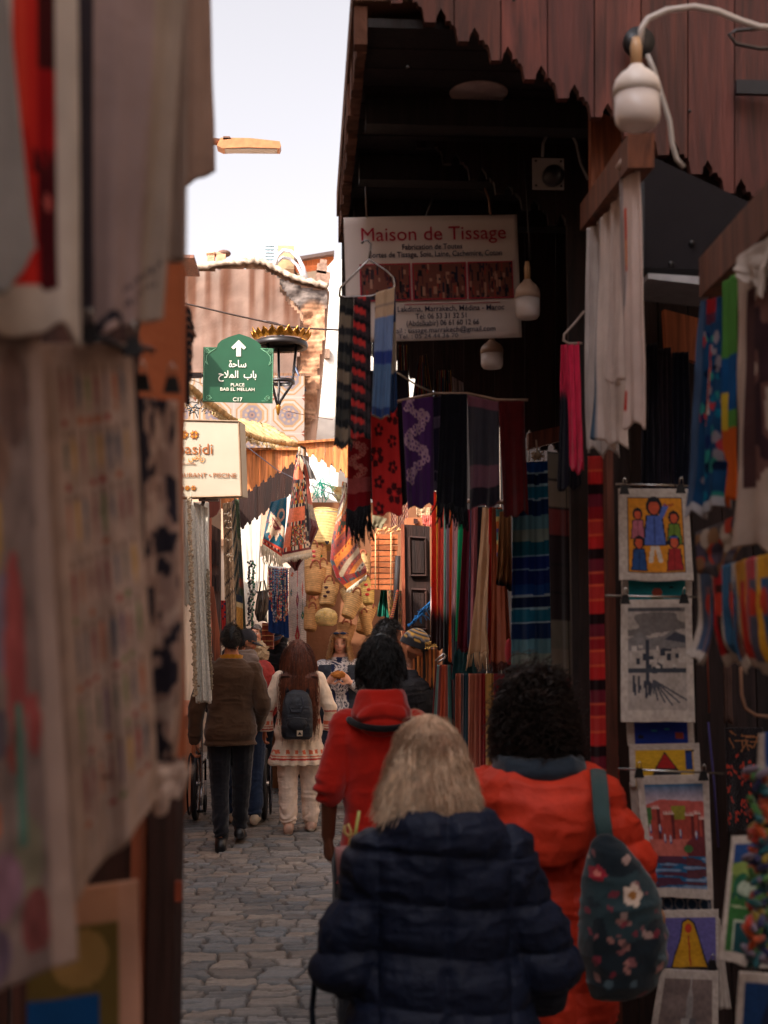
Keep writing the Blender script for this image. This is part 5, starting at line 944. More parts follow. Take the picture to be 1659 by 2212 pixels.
# ------------------------------------------------------------------ street signs and lantern
AR_SAHA = '\uFE93\uFEA3\uFE8E\uFEB3'                        # drawn left to right
AR_BAB = '\uFEA1\uFEFC\uFEE4\uFEDF\u0627  \u0628\u0627\uFE91'
def green_sign():
    Y = 10.0; Z = lambda x, y: pt(378+.2604*x, 486+.2604*y, Y); s = .2604*Y/FPX
    out = [(232, 1012), (345, 1012), (352, 985), (380, 955), (440, 925), (490, 908), (530, 896), (570, 908), (620, 925), (675, 955), (708, 985), (716, 1012), (820, 1018), (812, 1480), (232, 1472)]
    r = root('street_sign', Z(525, 1480), 'dark green arched street sign with white arrow pointing straight on', 'sign')
    c = Z(525, 1200); mb = MB(); poly = [((x-525)*s, -(y-1200)*s) for x, y in out]; g = rgb(20, 76, 50)
    mb.prism(poly, c, (1, 0, 0), (0, 0, 1), -.02, g); V = mb.V[0]; mb.V[0] = V+np.array([0, 0, 0]); mb.build('plate', mat('sign_enamel', .45, .1, 8, spec=.5), r, smooth=False)
    wh, pale = rgb(226, 220, 206), rgb(120, 170, 136); f = lambda x, y, d=.004: c+Vector(((x-525)*s, -d, -(y-1200)*s))
    mb = MB(); mb.prism([((x-525)*s, -(y-1020)*s) for x, y in [(527, 950), (588, 1012), (570, 1030), (546, 1008), (546, 1088), (508, 1088), (508, 1008), (484, 1030), (466, 1012)]], f(525, 1020), (1, 0, 0), (0, 0, 1), .002, wh); mb.build('arrow', M_PAPER, r, smooth=False)
    tx = lambda t, x, y, h, w=None, b=.0: textmesh(t, 'lettering', r, f(x, y), (1, 0, 0), (0, 0, 1), h*s, wh, bold=b, width=w*s if w else None)
    tx('PLACE', 520, 1342, 38, 112, .004); tx('BAB EL MELLAH', 520, 1380, 38, 284, .004); tx('C17', 521, 1468, 46, 78, .012)
    a = tx(AR_SAHA, 520, 1180, 84, 144, .012); b = tx(AR_BAB, 520, 1270, 84, 316, .012)
    for sx in (1, -1):
        mb = MB(); X = lambda x: 526+sx*(x-526)
        mb.tube([f(X(x), y, .003) for x, y in [(345, 1020), (242, 1020), (242, 1160), (240, 1300), (240, 1464), (330, 1464)]], .0016, pale, 5)
        for (x0, y0) in [(265, 1040), (282, 1436)]:
            mb.tube([f(X(x0+(24-k*.9)*math.cos(k*.55)), y0+(24-k*.9)*math.sin(k*.55), .003) for k in range(24)], .0017, pale, 5)
        mb.tube([f(X(x), y, .003) for x, y in [(335, 1025), (295, 1050), (262, 1085), (258, 1120), (270, 1150), (276, 1162), (262, 1150), (250, 1130)]], .0024, pale, 5)
        mb.build('scroll_border', M_PAPER, r)
    mb = MB(); mb.bx(Z(120, 0).x, Z(235, 0).x, Y+.0, Y+.04, Z(0, 1262).z, Z(0, 1222).z, rgb(60, 46, 42)); mb.bx(Z(235, 0).x, Z(800, 0).x, Y+.022, Y+.05, Z(0, 1250).z, Z(0, 1230).z, rgb(60, 46, 42)); mb.build('bracket', M_METAL, r, smooth=False)
green_sign()
def lantern():
    Y = 10.6; Z = lambda x, y, d=0: pt(378+.2604*x, 486+.2604*y, Y+d); s = .2604*Y/FPX; c = Z(880, 1000); R = 222*s
    r = root('street_lantern', Z(858, 1570), 'black iron lantern with gilded leaf crown hung behind the green sign', 'lantern'); IR = rgb(42, 36, 36); GO = rgb(160, 108, 34)
    mb = MB(); mb.lathe([(R*.84, -.012), (R*1.0, -.02), (R*1.02, 0), (R*.98, .03), (R*.8, .045), (R*.75, .02), (R*.84, -.012)], c, IR, 48, caps=False); mb.lathe([(.01, .05), (R*.8, .04), (R*.8, .03), (.01, .04)], c, IR*.8, 48); mb.build('rim', M_METAL, r)
    mb = MB(); n = 22; top = c+Vector((0, 0, .045))
    A = []
    for k in range(n*6):
        a = 2*math.pi*k/(n*6); ph = (k % 6)/6; h = .72*(.045+.06*(1-abs(ph-.5)*2)**.8*(1+.25*math.sin(k*1.7)))*1.0; fl = 1+.12*h/.1
        A.append([(R*.93*math.cos(a), R*.93*math.sin(a), 0), (R*.97*math.cos(a), R*.97*math.sin(a), h*.4), (R*1.05*fl*math.cos(a), R*1.05*fl*math.sin(a), h)])
    A = np.array(A)+np.array(list(top)); A = np.concatenate([A, A[:1]]).transpose(1, 0, 2); mb.sheet(A, GO, .006); mb.build('crown', mat('gilding', .4, .2, 20, metal=.6, spec=.5), r, smooth=False)
    ring = Z(880, 1300); mb = MB()
    for a in (-20, 100, 220):
        a = math.radians(a); ca, sa = math.cos(a), math.sin(a)
        mb.tube([c+Vector((R*.62*ca, R*.62*sa, 0)), Vector((c.x+R*.47*ca, c.y+R*.47*sa, ring.z)), Vector((c.x+R*.40*ca, c.y+R*.4*sa, ring.z-.04)), Vector((c.x-.02+R*.1*ca, c.y+R*.1*sa, ring.z-.16)), Vector((c.x-.02, c.y, ring.z-.21))], .011, IR, 8)
    mb.build('stay', M_METAL, r)
    mb = MB(); mb.lathe([(R*.5, -.018), (R*.53, -.018), (R*.53, .014), (R*.5, .014), (R*.5, -.018)], (c.x, c.y, ring.z), IR, 36, caps=False); mb.build('ring', M_METAL, r)
    mb = MB(); e = Vector((c.x-.02, c.y, ring.z-.21)); mb.lathe([(.004, -.07), (.014, -.05), (.018, -.02), (.022, .0), (.015, .02)], e, GO, 14); mb.build('finial', M_METAL, r)
    mb = MB(); mb.tube([c+Vector((0, 0, .04)), Z(840, 870), Z(790, 835)], .012, IR); mb.tube([c+Vector((.0, 0, .04)), Z(905, 890), Z(945, 855)], .012, IR); mb.build('hanger_arm', M_METAL, r)
lantern()
def cables():
    Y = 10.8; D = lambda x, y: pt(378+.2604*x, 486+.2604*y, Y)
    for pts, lb, rr, c in [([(60, 640), (75, 650), (200, 678), (440, 735), (620, 775), (800, 815), (950, 845), (1100, 858), (1345, 870), (1700, 880)], 'dark service cable crossing the lane above the green sign', .008, rgb(60, 44, 38)),
                    ([(700, 790), (780, 800), (850, 815), (890, 840), (915, 875)], 'thin looped wire running to the lantern', .004, rgb(50, 40, 40)),
                    ([(860, 1525), (1000, 1560), (1150, 1590), (1310, 1615)], 'thin tan cord crossing right from under the lantern', .003, rgb(130, 84, 60)),
                    ([(130, 1282), (180, 1300), (232, 1318)], 'short pale cord left of the green sign', .003, rgb(176, 130, 100))]:
        mb = MB(); mb.tube([D(*p) for p in pts], rr, c, 6); mb.build('overhead_cable', M_PLASTIC, label=lb, cat='cable')
    Y2 = 12.0; E = lambda x, y: pt(378+.2604*x, 918+.2604*y, Y2)
    for pts, lb, rr, c in [([(555, 150), (700, 260), (850, 375), (1000, 450), (1150, 510), (1300, 572), (1345, 590)], 'grey cord slanting across the orange awning planks', .005, rgb(110, 110, 120)), ([(1150, 712), (1345, 720)], 'thin horizontal line above the heart basket', .004, rgb(130, 140, 150))]:
        mb = MB(); mb.tube([E(*p) for p in pts], rr, c, 6); mb.build('overhead_cable', M_PLASTIC, label=lb, cat='cable')
    rs = np.random.RandomState(3); mb = MB()
    for k in range(26):
        p = pt(400+rs.rand()*50, 860+rs.rand()*30+k*.6, 10.9); q = p+Vector((rs.normal(0, .04), 0, rs.normal(0, .03))); mb.tube([p, p.lerp(q, .5)+Vector((0, 0, .01)), q], .004, rgb(60, 50, 46) if k % 5 else rgb(40, 120, 150), 5)
    mb.build('tangled_wire', M_PLASTIC, label='tangle of cut wires above the restaurant sign', cat='wire')
cables()
def restaurant_sign():
    Y = 9.5; E = lambda x, y, d=0: pt(378+.2604*x, 918+.2604*y, Y+d); s = .2604*Y/FPX
    r = root('restaurant_sign', E(200, 600), 'cream restaurant and pool sign box with brown and orange lettering', 'sign'); a, b = E(-330, -20), E(552, 600)
    mb = MB(); V = [E(-330, -50), E(530, -28), E(552, 590), E(-330, 612)]; P = [list(p) for p in V]+[list(p+Vector((.04, .14, 0))) for p in V]
    mb.add(P, [(3, 2, 1, 0), (4, 5, 6, 7), (0, 1, 5, 4), (1, 2, 6, 5), (2, 3, 7, 6), (3, 0, 4, 7)], rgb(180, 168, 150)); mb.build('box', M_PAPER, r, smooth=False)
    mb = MB()
    for i in range(4):
        p, q = V[i]+Vector((0, -.002, 0)), V[(i+1) % 4]+Vector((0, -.002, 0)); mb.tube([p, q], .008, rgb(150, 124, 100), 4)
    mb.build('frame', M_METAL, r, smooth=False)
    tx = lambda t, x, y, h, c, w=None, al='LEFT', b=0: textmesh(t, 'lettering', r, E(x, y, -.006), (1, 0, 0), (0, 0, 1), h*s, c, align=al, bold=b, width=w*s if w else None)
    BR, OR = rgb(150, 84, 36), rgb(206, 130, 30)
    tx('basidi', 12, 238, 125, BR, 288); tx('\u0628  \u0636\u0627\uFBFE\uFEAD'.replace('\uFBFE', '\uFEF3'), 10, 290, 80, OR, 230); tx('TABLE D\'HOTES', -20, 328, 20, BR, 188); tx('RESTAURANT • PISCINE', -88, 432, 54, BR, 586)
    for (x0, y0, R, n) in [(0, 80, 36, 3), (50, 522, 22, 3)]:
        for k in range(n):
            mb = MB(); cx = x0+k*R*2.35-(10 if R > 30 else 0)
            for j in range(8):
                a = j*math.pi/4; c = E(cx+.62*R*math.cos(a), y0+.62*R*math.sin(a), -.005); mb.box(list(c), (R*.42*s, .004, R*.42*s), OR if (j+k) % 2 else BR, Matrix.Rotation(a, 3, 'Y'))
                c = E(cx+.95*R*math.cos(a+.39), y0+.95*R*math.sin(a+.39), -.005); mb.box(list(c), (R*.2*s, .004, R*.2*s), BR, Matrix.Rotation(a+.78, 3, 'Y'))
            c = E(cx, y0, -.005); mb.box(list(c), (R*.3*s, .005, R*.3*s), OR if k % 2 else BR); mb.build('star_rosette', M_PAPER, r, smooth=False)
    mb = MB(); mb.tube([E(240, 606, .07), E(235, 640, .1), E(225, 665, .2)], .014, rgb(70, 60, 60)); mb.bx(E(200, 0).x, E(365, 0).x, Y+.03, Y+.1, E(0, 625).z, E(0, 607).z, rgb(120, 100, 90)); mb.build('bracket', M_METAL, r, smooth=False)
restaurant_sign()
# ------------------------------------------------------------------ far end of the lane: rugs, baskets, necklaces, doors
def E2(x, y, Y): return pt(378+.2604*x, 918+.2604*y, Y)
def quad(Y, *p): return [E2(x, y, Y) for x, y in p]
def rug_mesh(name, lb, outline_fn, Y, pat, nu=50, nv=90, m=None, parent=None, thick=.012):
    """outline_fn(t) -> (xleft, xright, y, bulge) in survey units"""
    P = np.zeros((nv, nu, 3))
    for j in range(nv):
        xl, xr, yl, yr, bg_ = outline_fn(j/(nv-1))
        for i in range(nu):
            s = i/(nu-1); P[j, i] = list(E2(xl+(xr-xl)*s, yl+(yr-yl)*s, Y-bg_*math.sin(math.pi*s)+.02*math.sin(s*9+j*.04)))
    S, T = np.meshgrid(np.linspace(0, 1, nu), np.linspace(0, 1, nv)); mb = MB(); mb.sheet(P, pat(S, T), thick)
    return P, mb.build(name, m or M_WOOL, parent)
def interp(t, keys):
    ts = [k[0] for k in keys]; return [float(np.interp(t, ts, [k[i] for k in keys])) for i in range(1, len(keys[0]))]
def rugs():
    # orange rug hung by one corner
    A = Art(80, 200, rgb(226, 116, 78)); X, Y_ = A.X, A.Y; rs = np.random.RandomState(1)
    def kn(x0, y0, x1, y1, cell, pal, seed):
        nx, ny = max(1, int((x1-x0)/cell)), max(1, int((y1-y0)/cell*2.2)); r2 = np.random.RandomState(seed)
        for a in range(nx):
            for b in range(ny): A.rect(x0+(x1-x0)*a/nx, y0+(y1-y0)*b/ny, x0+(x1-x0)*(a+1)/nx, y0+(y1-y0)*(b+1)/ny, pal[r2.randint(len(pal))])
    dk, cr, og, go, gr = rgb(40, 30, 38), rgb(226, 200, 170), rgb(206, 84, 52), rgb(206, 150, 60), rgb(70, 80, 60)
    for y0, y1 in [(0, .12), (.27, .31), (.49, .52), (.66, .7), (.9, .94)]: kn(0, y0, 1, y1, .05, [dk, dk, cr, og], int(y0*100))
    kn(0, .12, .55, .16, .06, [go, og, dk], 5); kn(0, .31, 1, .49, .05, [dk, cr, go, og, gr, rgb(190, 60, 44)], 9); kn(.3, .7, 1, .9, .035, [dk, cr, go, og, gr], 12); kn(.86, 0, 1, .95, .05, [dk, cr, dk], 3)
    z = (Y_ > .7) & (Y_ < .9) & (X > .3) & (X < .86); A.put(z & (((X*14+np.abs(((Y_*40) % 2)-1)*1.2) % 3) < .9), rgb(150, 60, 50)); A.put(z & (((X*14+np.abs(((Y_*40) % 2)-1)*1.2+1.5) % 3) < .5), gr)
    A.rect(0, .94, 1, .965, rgb(110, 30, 34)); A.rect(0, .965, 1, 1, cr); A.rect(.26, .7, .3, .9, dk)
    r = root('hanging_rug', E2(1010, 1200, 11.6), 'orange patterned wool rug gathered at its top and hung over the lane', 'rug', 'rugs hung over the lane')
    f = lambda t: interp(t, [(0, 1015, 1045, 250, 250, .02), (.1, 995, 1060, 330, 330, .05), (.3, 975, 1085, 480, 470, .08), (.55, 945, 1100, 720, 690, .1), (.8, 910, 1110, 930, 890, .1), (1, 885, 1135, 1110, 1060, .08)])
    P, o = rug_mesh('pile_face', '', f, 11.6, A.pat(), 60, 130, parent=r); fringe(P, rgb(216, 196, 170), r, .045, 50, .006, M_WOOL, 3)
    f = lambda t: interp(t, [(0, 1040, 1075, 270, 330, .0), (.2, 1075, 1110, 420, 480, .04), (.45, 1085, 1140, 640, 660, .1), (.7, 1105, 1192, 820, 860, .12), (1, 1100, 1130, 1020, 1000, .05)])
    rug_mesh('folded_side', '', f, 11.66, lambda S, T: np.where(((T > .45) & (T < .62))[..., None], rgb(150, 130, 110)*(.5+n2(S*14, T*60, 3))[..., None], np.where((T < .45)[..., None], rgb(176, 84, 62), rgb(92, 30, 32))), parent=r)
    f = lambda t: interp(t, [(0, 900, 1070, 1115, 1080, .02), (1, 1000, 1012, 1212, 1205, .02)])
    rug_mesh('folded_foot', '', f, 11.68, bands([(.3, rgb(100, 34, 34)), (.04, rgb(50, 26, 30)), (.3, rgb(110, 40, 38))], vertical=True, rep=2), parent=r)
    mb = MB(); mb.tube([E2(1030, 180, 11.6), E2(1032, 260, 11.6)], .008, rgb(214, 180, 150))
    for k in range(6): mb.tube([E2(1030, 255, 11.57), E2(1020+k*9, 300+k*3, 11.55), E2(1034+k*4, 350+7*k, 11.55), E2(1040+k*5, 370, 11.55)], .006, rgb(214, 176, 146), 5)
    mb.build('tie_cord', M_CLOTH, r)
    # teal rug behind
    A = Art(70, 110, rgb(20, 76, 96)); cr = rgb(206, 176, 150)
    A.poly([(.12, .2), (.95, .52), (1, .7), (.75, .62), (.62, .8), (.5, .68), (.3, .85), (.28, .66), (.1, .7), (.16, .5)], cr); A.poly([(.24, .3), (.8, .56), (.5, .6), (.36, .5)], rgb(110, 40, 50)); A.poly([(.3, .36), (.6, .53), (.42, .52)], cr); A.ell(.72, .3, .2, .12, rgb(176, 130, 110)); A.ell(.72, .3, .12, .07, rgb(20, 76, 96)); A.ell(.3, .76, .06, .04, rgb(190, 80, 50))
    rs = np.random.RandomState(2)
    for k in range(40): x = rs.rand(); A.ell(x, .35+.35*x+rs.normal(0, .08), .02, .013, rgb(150, 50, 50))
    A.rect(0, .86, 1, 1, rgb(180, 60, 40)); 
    for k in range(12): A.ell(.04+k*.085, .93, .03, .025, rgb(40, 40, 60) if k % 2 else cr)
    r = root('hanging_rug', E2(820, 1100, 13.0), 'teal blue rug with cream motif and fringe behind the orange one', 'rug', 'rugs hung over the lane')
    f = lambda t: interp(t, [(0, 800, 925, 640, 600, .04), (.3, 765, 925, 760, 740, .06), (1, 722, 890, 985, 1100, .05)])
    P, o = rug_mesh('pile_face', '', f, 13.0, A.pat(), 50, 90, parent=r); fringe(P, rgb(214, 196, 166), r, .16, 34, .005, M_WOOL, 7)
    # striped kilim on the right
    def kil(S, T):
        u = T*2.6+.6*S; b = (u*8.5).astype(int); pal = [rgb(226, 130, 50), rgb(214, 190, 156), rgb(150, 70, 56), rgb(214, 190, 160), rgb(150, 60, 46), rgb(206, 186, 160), rgb(214, 120, 50), rgb(196, 170, 140), rgb(130, 50, 44)]
        o = np.array(pal)[(b*5+b//3) % 9]; fr = (u*8.5) % 1
        di = (np.abs(fr-.5)+np.abs(((S-.5*T)*7) % 1-.5)*.9) < .3; o[di & (b % 2 == 1)] = rgb(70, 50, 60); o[di & (b % 4 == 1)] = rgb(190, 70, 44)
        md = (u > 1.15) & (u < 1.6); q = n3(np.stack([S*14, T*26, 0*S], -1), 1, 4); o[md] = rgb(120, 60, 48); o[md & (q > .52)] = rgb(214, 90, 44); o[md & (q < .36)] = rgb(70, 84, 66)
        e = (S < .12) & (T > .5) | (T > .9); o[e] = rgb(150, 40, 38); o[e & (q > .6)] = rgb(60, 70, 80); o[(T > .965)] = rgb(220, 130, 50); return o*.72
    r = root('hanging_rug', E2(1440, 1340, 10.6), 'striped orange, cream and brown kilim hung by a corner beside the door stacks', 'rug', 'rugs hung over the lane')
    f = lambda t: interp(t, [(0, 1400, 1412, 470, 480, .0), (.12, 1385, 1425, 560, 580, .04), (.3, 1350, 1440, 720, 740, .06), (.6, 1300, 1500, 960, 940, .08), (.78, 1288, 1550, 1130, 1110, .08), (.9, 1340, 1590, 1270, 1190, .06), (1, 1430, 1588, 1365, 1245, .04)])
    P, o = rug_mesh('flat_weave', '', f, 10.6, kil, 70, 150, parent=r); fringe(P, rgb(206, 190, 166), r, .035, 40, .004, M_WOOL, 9)
    cloth('hanging_cloth', 'grey sheet flung over the cord behind the orange rug', 'cloth', [E2(1055, 250, 12.4), E2(1110, 320, 12.4), E2(1182, 470, 12.4), E2(1085, 420, 12.4)], plain(rgb(120, 110, 106)), folds=2, amp=.02, seed=3)
    # white bed covers that glow in the sun
    for k, (q, lb, c) in enumerate([([(430, 800), (720, 620), (700, 1300), (600, 1640)], 'sunlit white sheet hung high at the far left stalls', rgb(236, 232, 222)), ([(880, 600), (1010, 560), (990, 1000), (890, 1020)], 'sunlit white cover glimpsed between the teal and orange rugs', rgb(236, 232, 222)),
                                    ([(700, 1100), (790, 1080), (770, 1640), (690, 1560)], 'sunlit pale cloth beside the dark leather bag', rgb(226, 216, 200)), ([(1090, 230), (1360, 180), (1350, 640), (1120, 560)], 'sunlit white cloths over the far basket stall', rgb(236, 234, 228))]):
        cloth('hanging_sheet', lb, 'sheet', quad(15.2+k*.3, *q), plain(c, .04), M_LINEN, folds=2.3, amp=.012, seed=k, nu=50)
    cloth('stall_canopy', 'cream canvas canopy above the heart basket', 'canopy', quad(13.6, (1270, 500), (1430, 520), (1430, 600), (1330, 580)), plain(rgb(206, 180, 130)), M_LINEN, folds=1, amp=.02)
    cloth('stall_canopy', 'olive canvas corner pulled tight by the cord', 'canopy', quad(13.4, (1285, 560), (1430, 590), (1430, 690), (1370, 660)), plain(rgb(120, 110, 84)), M_LINEN, folds=1, amp=.02)
    mb = MB(); rs = np.random.RandomState(6)
    for k in range(18): c = E2(1215, 470, 12.3); mb.tube([c+Vector(rs.normal(0, .02, 3).tolist()), c+Vector((rs.normal(0, .05), 0, -.02-rs.rand()*.06)), c+Vector((rs.normal(0, .05), 0, -.1-rs.rand()*.1))], .004, rgb(30, 140, 120), 5)
    mb.build('string_knot', M_CLOTH, label='knot of green string on the cord behind the orange rug', cat='string')
rugs()
def left_far():
    # hanging pale throws with bobble edge
    r = root('hanging_throw', E2(220, 2060, 9.2), 'long white knitted throw with a bobbled edge at the left stalls', 'throw')
    kn = lambda S, T: (rgb(226, 218, 204)*(.8+.35*((np.sin(S*60+3*np.sin(T*9))*.5+.5)*(n2(S*40, T*160, 2))))[..., None])
    cloth('knit_panel', None, None, quad(9.2, (128, 560), (215, 880), (300, 2300), (190, 2300)), kn, M_WOOL, nu=30, nv=160, parent=r, folds=2, amp=.015)
    mb = MB(); rs = np.random.RandomState(1)
    for k in range(330):
        t = k/330; c = E2(118+55*t**1.3+rs.normal(0, 7), 600+1650*t, 9.15); mb.ell(list(c), (.011, .011, .009), rgb(196, 170, 140)*rs.uniform(.5, 1.1), nu=6, nv=5)
    mb.build('bobble_edge', M_WOOL, r)
    r = root('hanging_throw', E2(260, 2060, 9.6), 'second white knitted throw gathered in folds beside the first', 'throw')
    cloth('knit_panel', None, None, quad(9.6, (150, 640), (275, 690), (310, 2300), (175, 2300)), kn, M_WOOL, nu=30, nv=160, parent=r, folds=3, amp=.03, seed=5)
    mb = MB()
    for k in range(170):
        t = k/170; c = E2(272+30*t+rs.normal(0, 5), 1200+1000*t, 9.55); mb.ell(list(c), (.010, .010, .008), rgb(150, 134, 110)*rs.uniform(.5, 1.1), nu=6, nv=5)
    mb.build('bobble_edge', M_WOOL, r)
    for q, Y, c, lb in [([(62, 600), (140, 600), (150, 1500), (80, 1500)], 10.6, rgb(230, 226, 216), 'white curtain in sun behind the bobbled throw'), ([(150, 640), (280, 640), (280, 1000), (200, 880)], 10.9, rgb(234, 230, 220), 'white sheet in sun above the knitted throws')]:
        cloth('hanging_sheet', lb, 'sheet', quad(Y, *q), plain(c), M_LINEN, folds=3, amp=.02)
    # brown door and pink pier
    r = root('wooden_door', E2(335, 1400, 11.2), 'grey brown panelled door behind the left throws', 'door'); mb = MB(); V = [(295, 820), (378, 870), (380, 2000), (300, 2000)]
    poly_px(mb, [(378+.2604*x, 918+.2604*y) for x, y in V], 11.2, .08, rgb(96, 80, 76)); mb.build('leaf', M_WOOD, r, smooth=False)
    for k, (x0, y0, x1, y1) in enumerate([(305, 950, 328, 1160), (340, 965, 366, 1165), (308, 1240, 330, 1380), (340, 1240, 366, 1380)]):
        mb = MB(); poly_px(mb, [(378+.2604*x, 918+.2604*y) for x, y in [(x0, y0), (x1, y0+8), (x1, y1), (x0, y1)]], 11.17, .025, rgb(60, 48, 48)); mb.build('inset_panel', M_WOOD, r, smooth=False)
    mb = MB(); poly_px(mb, [(378+.2604*x, 918+.2604*y) for x, y in [(272, 650), (296, 650), (300, 2100), (280, 2100)]], 11.1, .1, rgb(190, 120, 100)); mb.build('door_jamb', M_PLASTER, r, smooth=False)
    r = root('arched_panel', E2(340, 800, 11.4), 'dark red arched board over the grey brown door', 'panel'); mb = MB(); poly_px(mb, [(378+.2604*x, 918+.2604*y) for x, y in [(272, 600), (372, 600), (372, 690), (345, 740), (310, 765), (275, 768)]], 11.0, .04, rgb(120, 62, 50)); mb.build('board', M_WOOD, r, smooth=False)
    mb = MB(); poly_px(mb, [(378+.2604*x, 918+.2604*y) for x, y in [(280, 600), (380, 600), (380, 880), (296, 820)]], 11.45, .04, rgb(176, 150, 130)); mb.build('backing', M_PLASTER, r, smooth=False)
    # sequined wedding blanket, checked rug, green rug
    def seq(S, T):
        o = np.broadcast_to(rgb(176, 146, 116), S.shape+(3,))*(.7+.4*n2(S*14, T*90, 3))[..., None]*(.85+.25*(np.sin(T*170+S*12) > 0))[..., None]
        for y in (.08, .14, .2, .3, .47, .55, .72, .86): o[np.abs(T+.05*S-y+.006*np.sin(S*40)) < .006] = rgb(60, 50, 50)
        return o
    r = root('hanging_blanket', E2(450, 2000, 11.6), 'beige sequined wedding blanket hanging at the left stalls', 'blanket')
    cloth('weave', None, None, quad(11.6, (395, 650), (468, 640), (520, 2100), (430, 2100)), seq, M_WOOL, nu=30, nv=180, parent=r, folds=1.6, amp=.02)
    mb = MB(); rs = np.random.RandomState(3)
    for k in range(46): t = rs.choice([.06, .1, .14, .21, .3, .33, .5])+rs.normal(0, .006); s = rs.rand(); c = E2(400+70*s+60*t, 660+1400*t, 11.54); mb.ell(list(c), (.007, .004, .007), rgb(240, 226, 200), nu=6, nv=5)
    mb.build('sequins', M_STEEL, r)
    ck = lambda S, T: np.where(((T*11+S*1.2) % 1 < .5)[..., None], rgb(150, 128, 100), rgb(44, 52, 48))*(.8+.3*n2(S*10, T*50, 3))[..., None]
    cloth('hanging_rug', 'narrow checked rug of cream and dark green squares', 'rug', quad(12.2, (470, 640), (500, 660), (575, 2100), (520, 2100)), ck, M_WOOL, group='rugs on the left stalls', folds=1, amp=.02, nv=120)
    cloth('hanging_rug', 'dark green rug edge behind the checked one', 'rug', quad(12.6, (490, 600), (530, 620), (615, 2100), (570, 2100)), bands([(.3, rgb(60, 72, 50)), (.1, rgb(120, 110, 90)), (.2, rgb(50, 60, 56)), (.08, rgb(140, 70, 50))], rep=2), M_WOOL, group='rugs on the left stalls', folds=1, amp=.02)
    cloth('hanging_rug', 'small ochre and navy rug hanging below the checked one', 'rug', quad(12.0, (505, 1400), (560, 1420), (570, 1900), (515, 1900)), bands([(.1, rgb(40, 50, 66)), (.06, rgb(200, 180, 140)), (.3, rgb(190, 140, 70)), (.1, rgb(150, 60, 40))], rep=1.4), M_WOOL, group='rugs on the left stalls', folds=1, amp=.01)
    # leaning board, posters
    mb = MB(); poly_px(mb, [(378+.2604*x, 918+.2604*y) for x, y in [(284, 1340), (318, 1340), (372, 1760), (372, 2000), (330, 2000)]], 10.9, .03, rgb(150, 84, 60)); mb.build('leaning_board', M_WOOD, label='red brown plank leaning by the grey brown door', cat='board', smooth=False)
    cloth('hanging_print', 'white printed shirt behind the leaning plank', 'shirt', quad(11.3, (326, 1410), (380, 1420), (390, 1900), (345, 1900)), plain(rgb(206, 196, 190), .2), folds=1, amp=.01)
    A = Art(20, 60, rgb(170, 40, 36)); rs = np.random.RandomState(5)
    for k in range(20): x, y = rs.rand(), rs.rand(); A.rect(x, y, x+.3, y+.05, [rgb(40, 50, 90), rgb(214, 120, 60), rgb(90, 20, 24)][rs.randint(3)])
    A.rect(0, 0, .12, 1, INK); A.rect(.88, 0, 1, 1, INK)
    cloth('wall_rug', 'small red patterned strip behind the man in the brown jacket', 'rug', quad(11.1, (378, 1455), (422, 1455), (432, 1800), (386, 1800)), A.pat(), M_WOOL, folds=1, amp=.004)
    # dark leather bag and necklaces
    r = root('leather_bag', E2(720, 1630, 12.6), 'large dark leather bag hanging beside the blue necklace cloth', 'bag')
    f = lambda t: interp(t, [(0, 690, 765, 1380, 1365, .03), (.35, 675, 778, 1450, 1450, .1), (.7, 660, 775, 1560, 1530, .1), (1, 690, 735, 1635, 1625, .03)])
    rug_mesh('bag_body', '', f, 12.6, plain(rgb(64, 58, 54), .3), 24, 30, MATS['painted_metal'] if False else mat('leather', .35, .3, 12, spec=.5), r, .05)
    mb = MB(); mb.tube([E2(700, 1385, 12.55), E2(712, 1300, 12.55), E2(740, 1290, 12.55), E2(756, 1370, 12.55)], .008, rgb(50, 44, 42), 6); mb.build('strap', mat('leather'), r)
    cloth('hanging_cloth', 'royal blue cloth behind the bead necklaces', 'cloth', quad(13.0, (775, 1180), (935, 1190), (945, 1760), (775, 1720)), plain(rgb(30, 60, 120), .15), folds=2, amp=.01)
    cloth('hanging_cloth', 'light blue cloth strip between the bead necklaces', 'cloth', quad(12.95, (800, 1185), (905, 1190), (850, 1420), (830, 1420)), plain(rgb(130, 160, 190), .1), folds=2, amp=.01)
    mb = MB(); mb.tube([E2(770, 1175, 12.9), E2(940, 1195, 12.9)], .012, rgb(226, 226, 226), 8); mb.build('display_rail', M_PLASTIC, label='white rail from which the bead necklaces hang', cat='rail')
    rs = np.random.RandomState(9); pals = [[rgb(196, 90, 60), rgb(206, 180, 150), rgb(150, 60, 50)], [rgb(214, 190, 160), rgb(196, 80, 60), rgb(40, 90, 80)], [rgb(60, 90, 140), rgb(150, 150, 160), rgb(40, 50, 90)], [rgb(40, 90, 80), rgb(190, 120, 90), rgb(60, 80, 110)]]
    nm = ['red and cream', 'cream and coral', 'slate blue', 'green and rose', 'rust', 'pale blue', 'mixed dark']
    for k in range(9):
        x0 = 790+k*17; L = rs.uniform(250, 480); w = rs.uniform(14, 30); mb = MB(); pal = pals[k % 4]
        for j in range(64):
            t = j/63; a = t*2-1; x = x0+w*a*(1-.5*abs(a))+rs.normal(0, 1.5); y = 1195+L*(1-abs(a)**1.6); c = E2(x, y, 12.85-.01*(k % 3)+rs.normal(0, .004)); mb.ell(list(c), (.008,)*3, pal[rs.randint(3)], nu=6, nv=5)
        mb.build('bead_necklace', M_PLASTIC, label='%s bead necklace, %s on the white rail' % (nm[k % 7], ['first', 'second', 'third', 'fourth', 'fifth', 'sixth', 'seventh', 'eighth', 'last'][k]), cat='necklace', group='bead necklaces on the white rail')
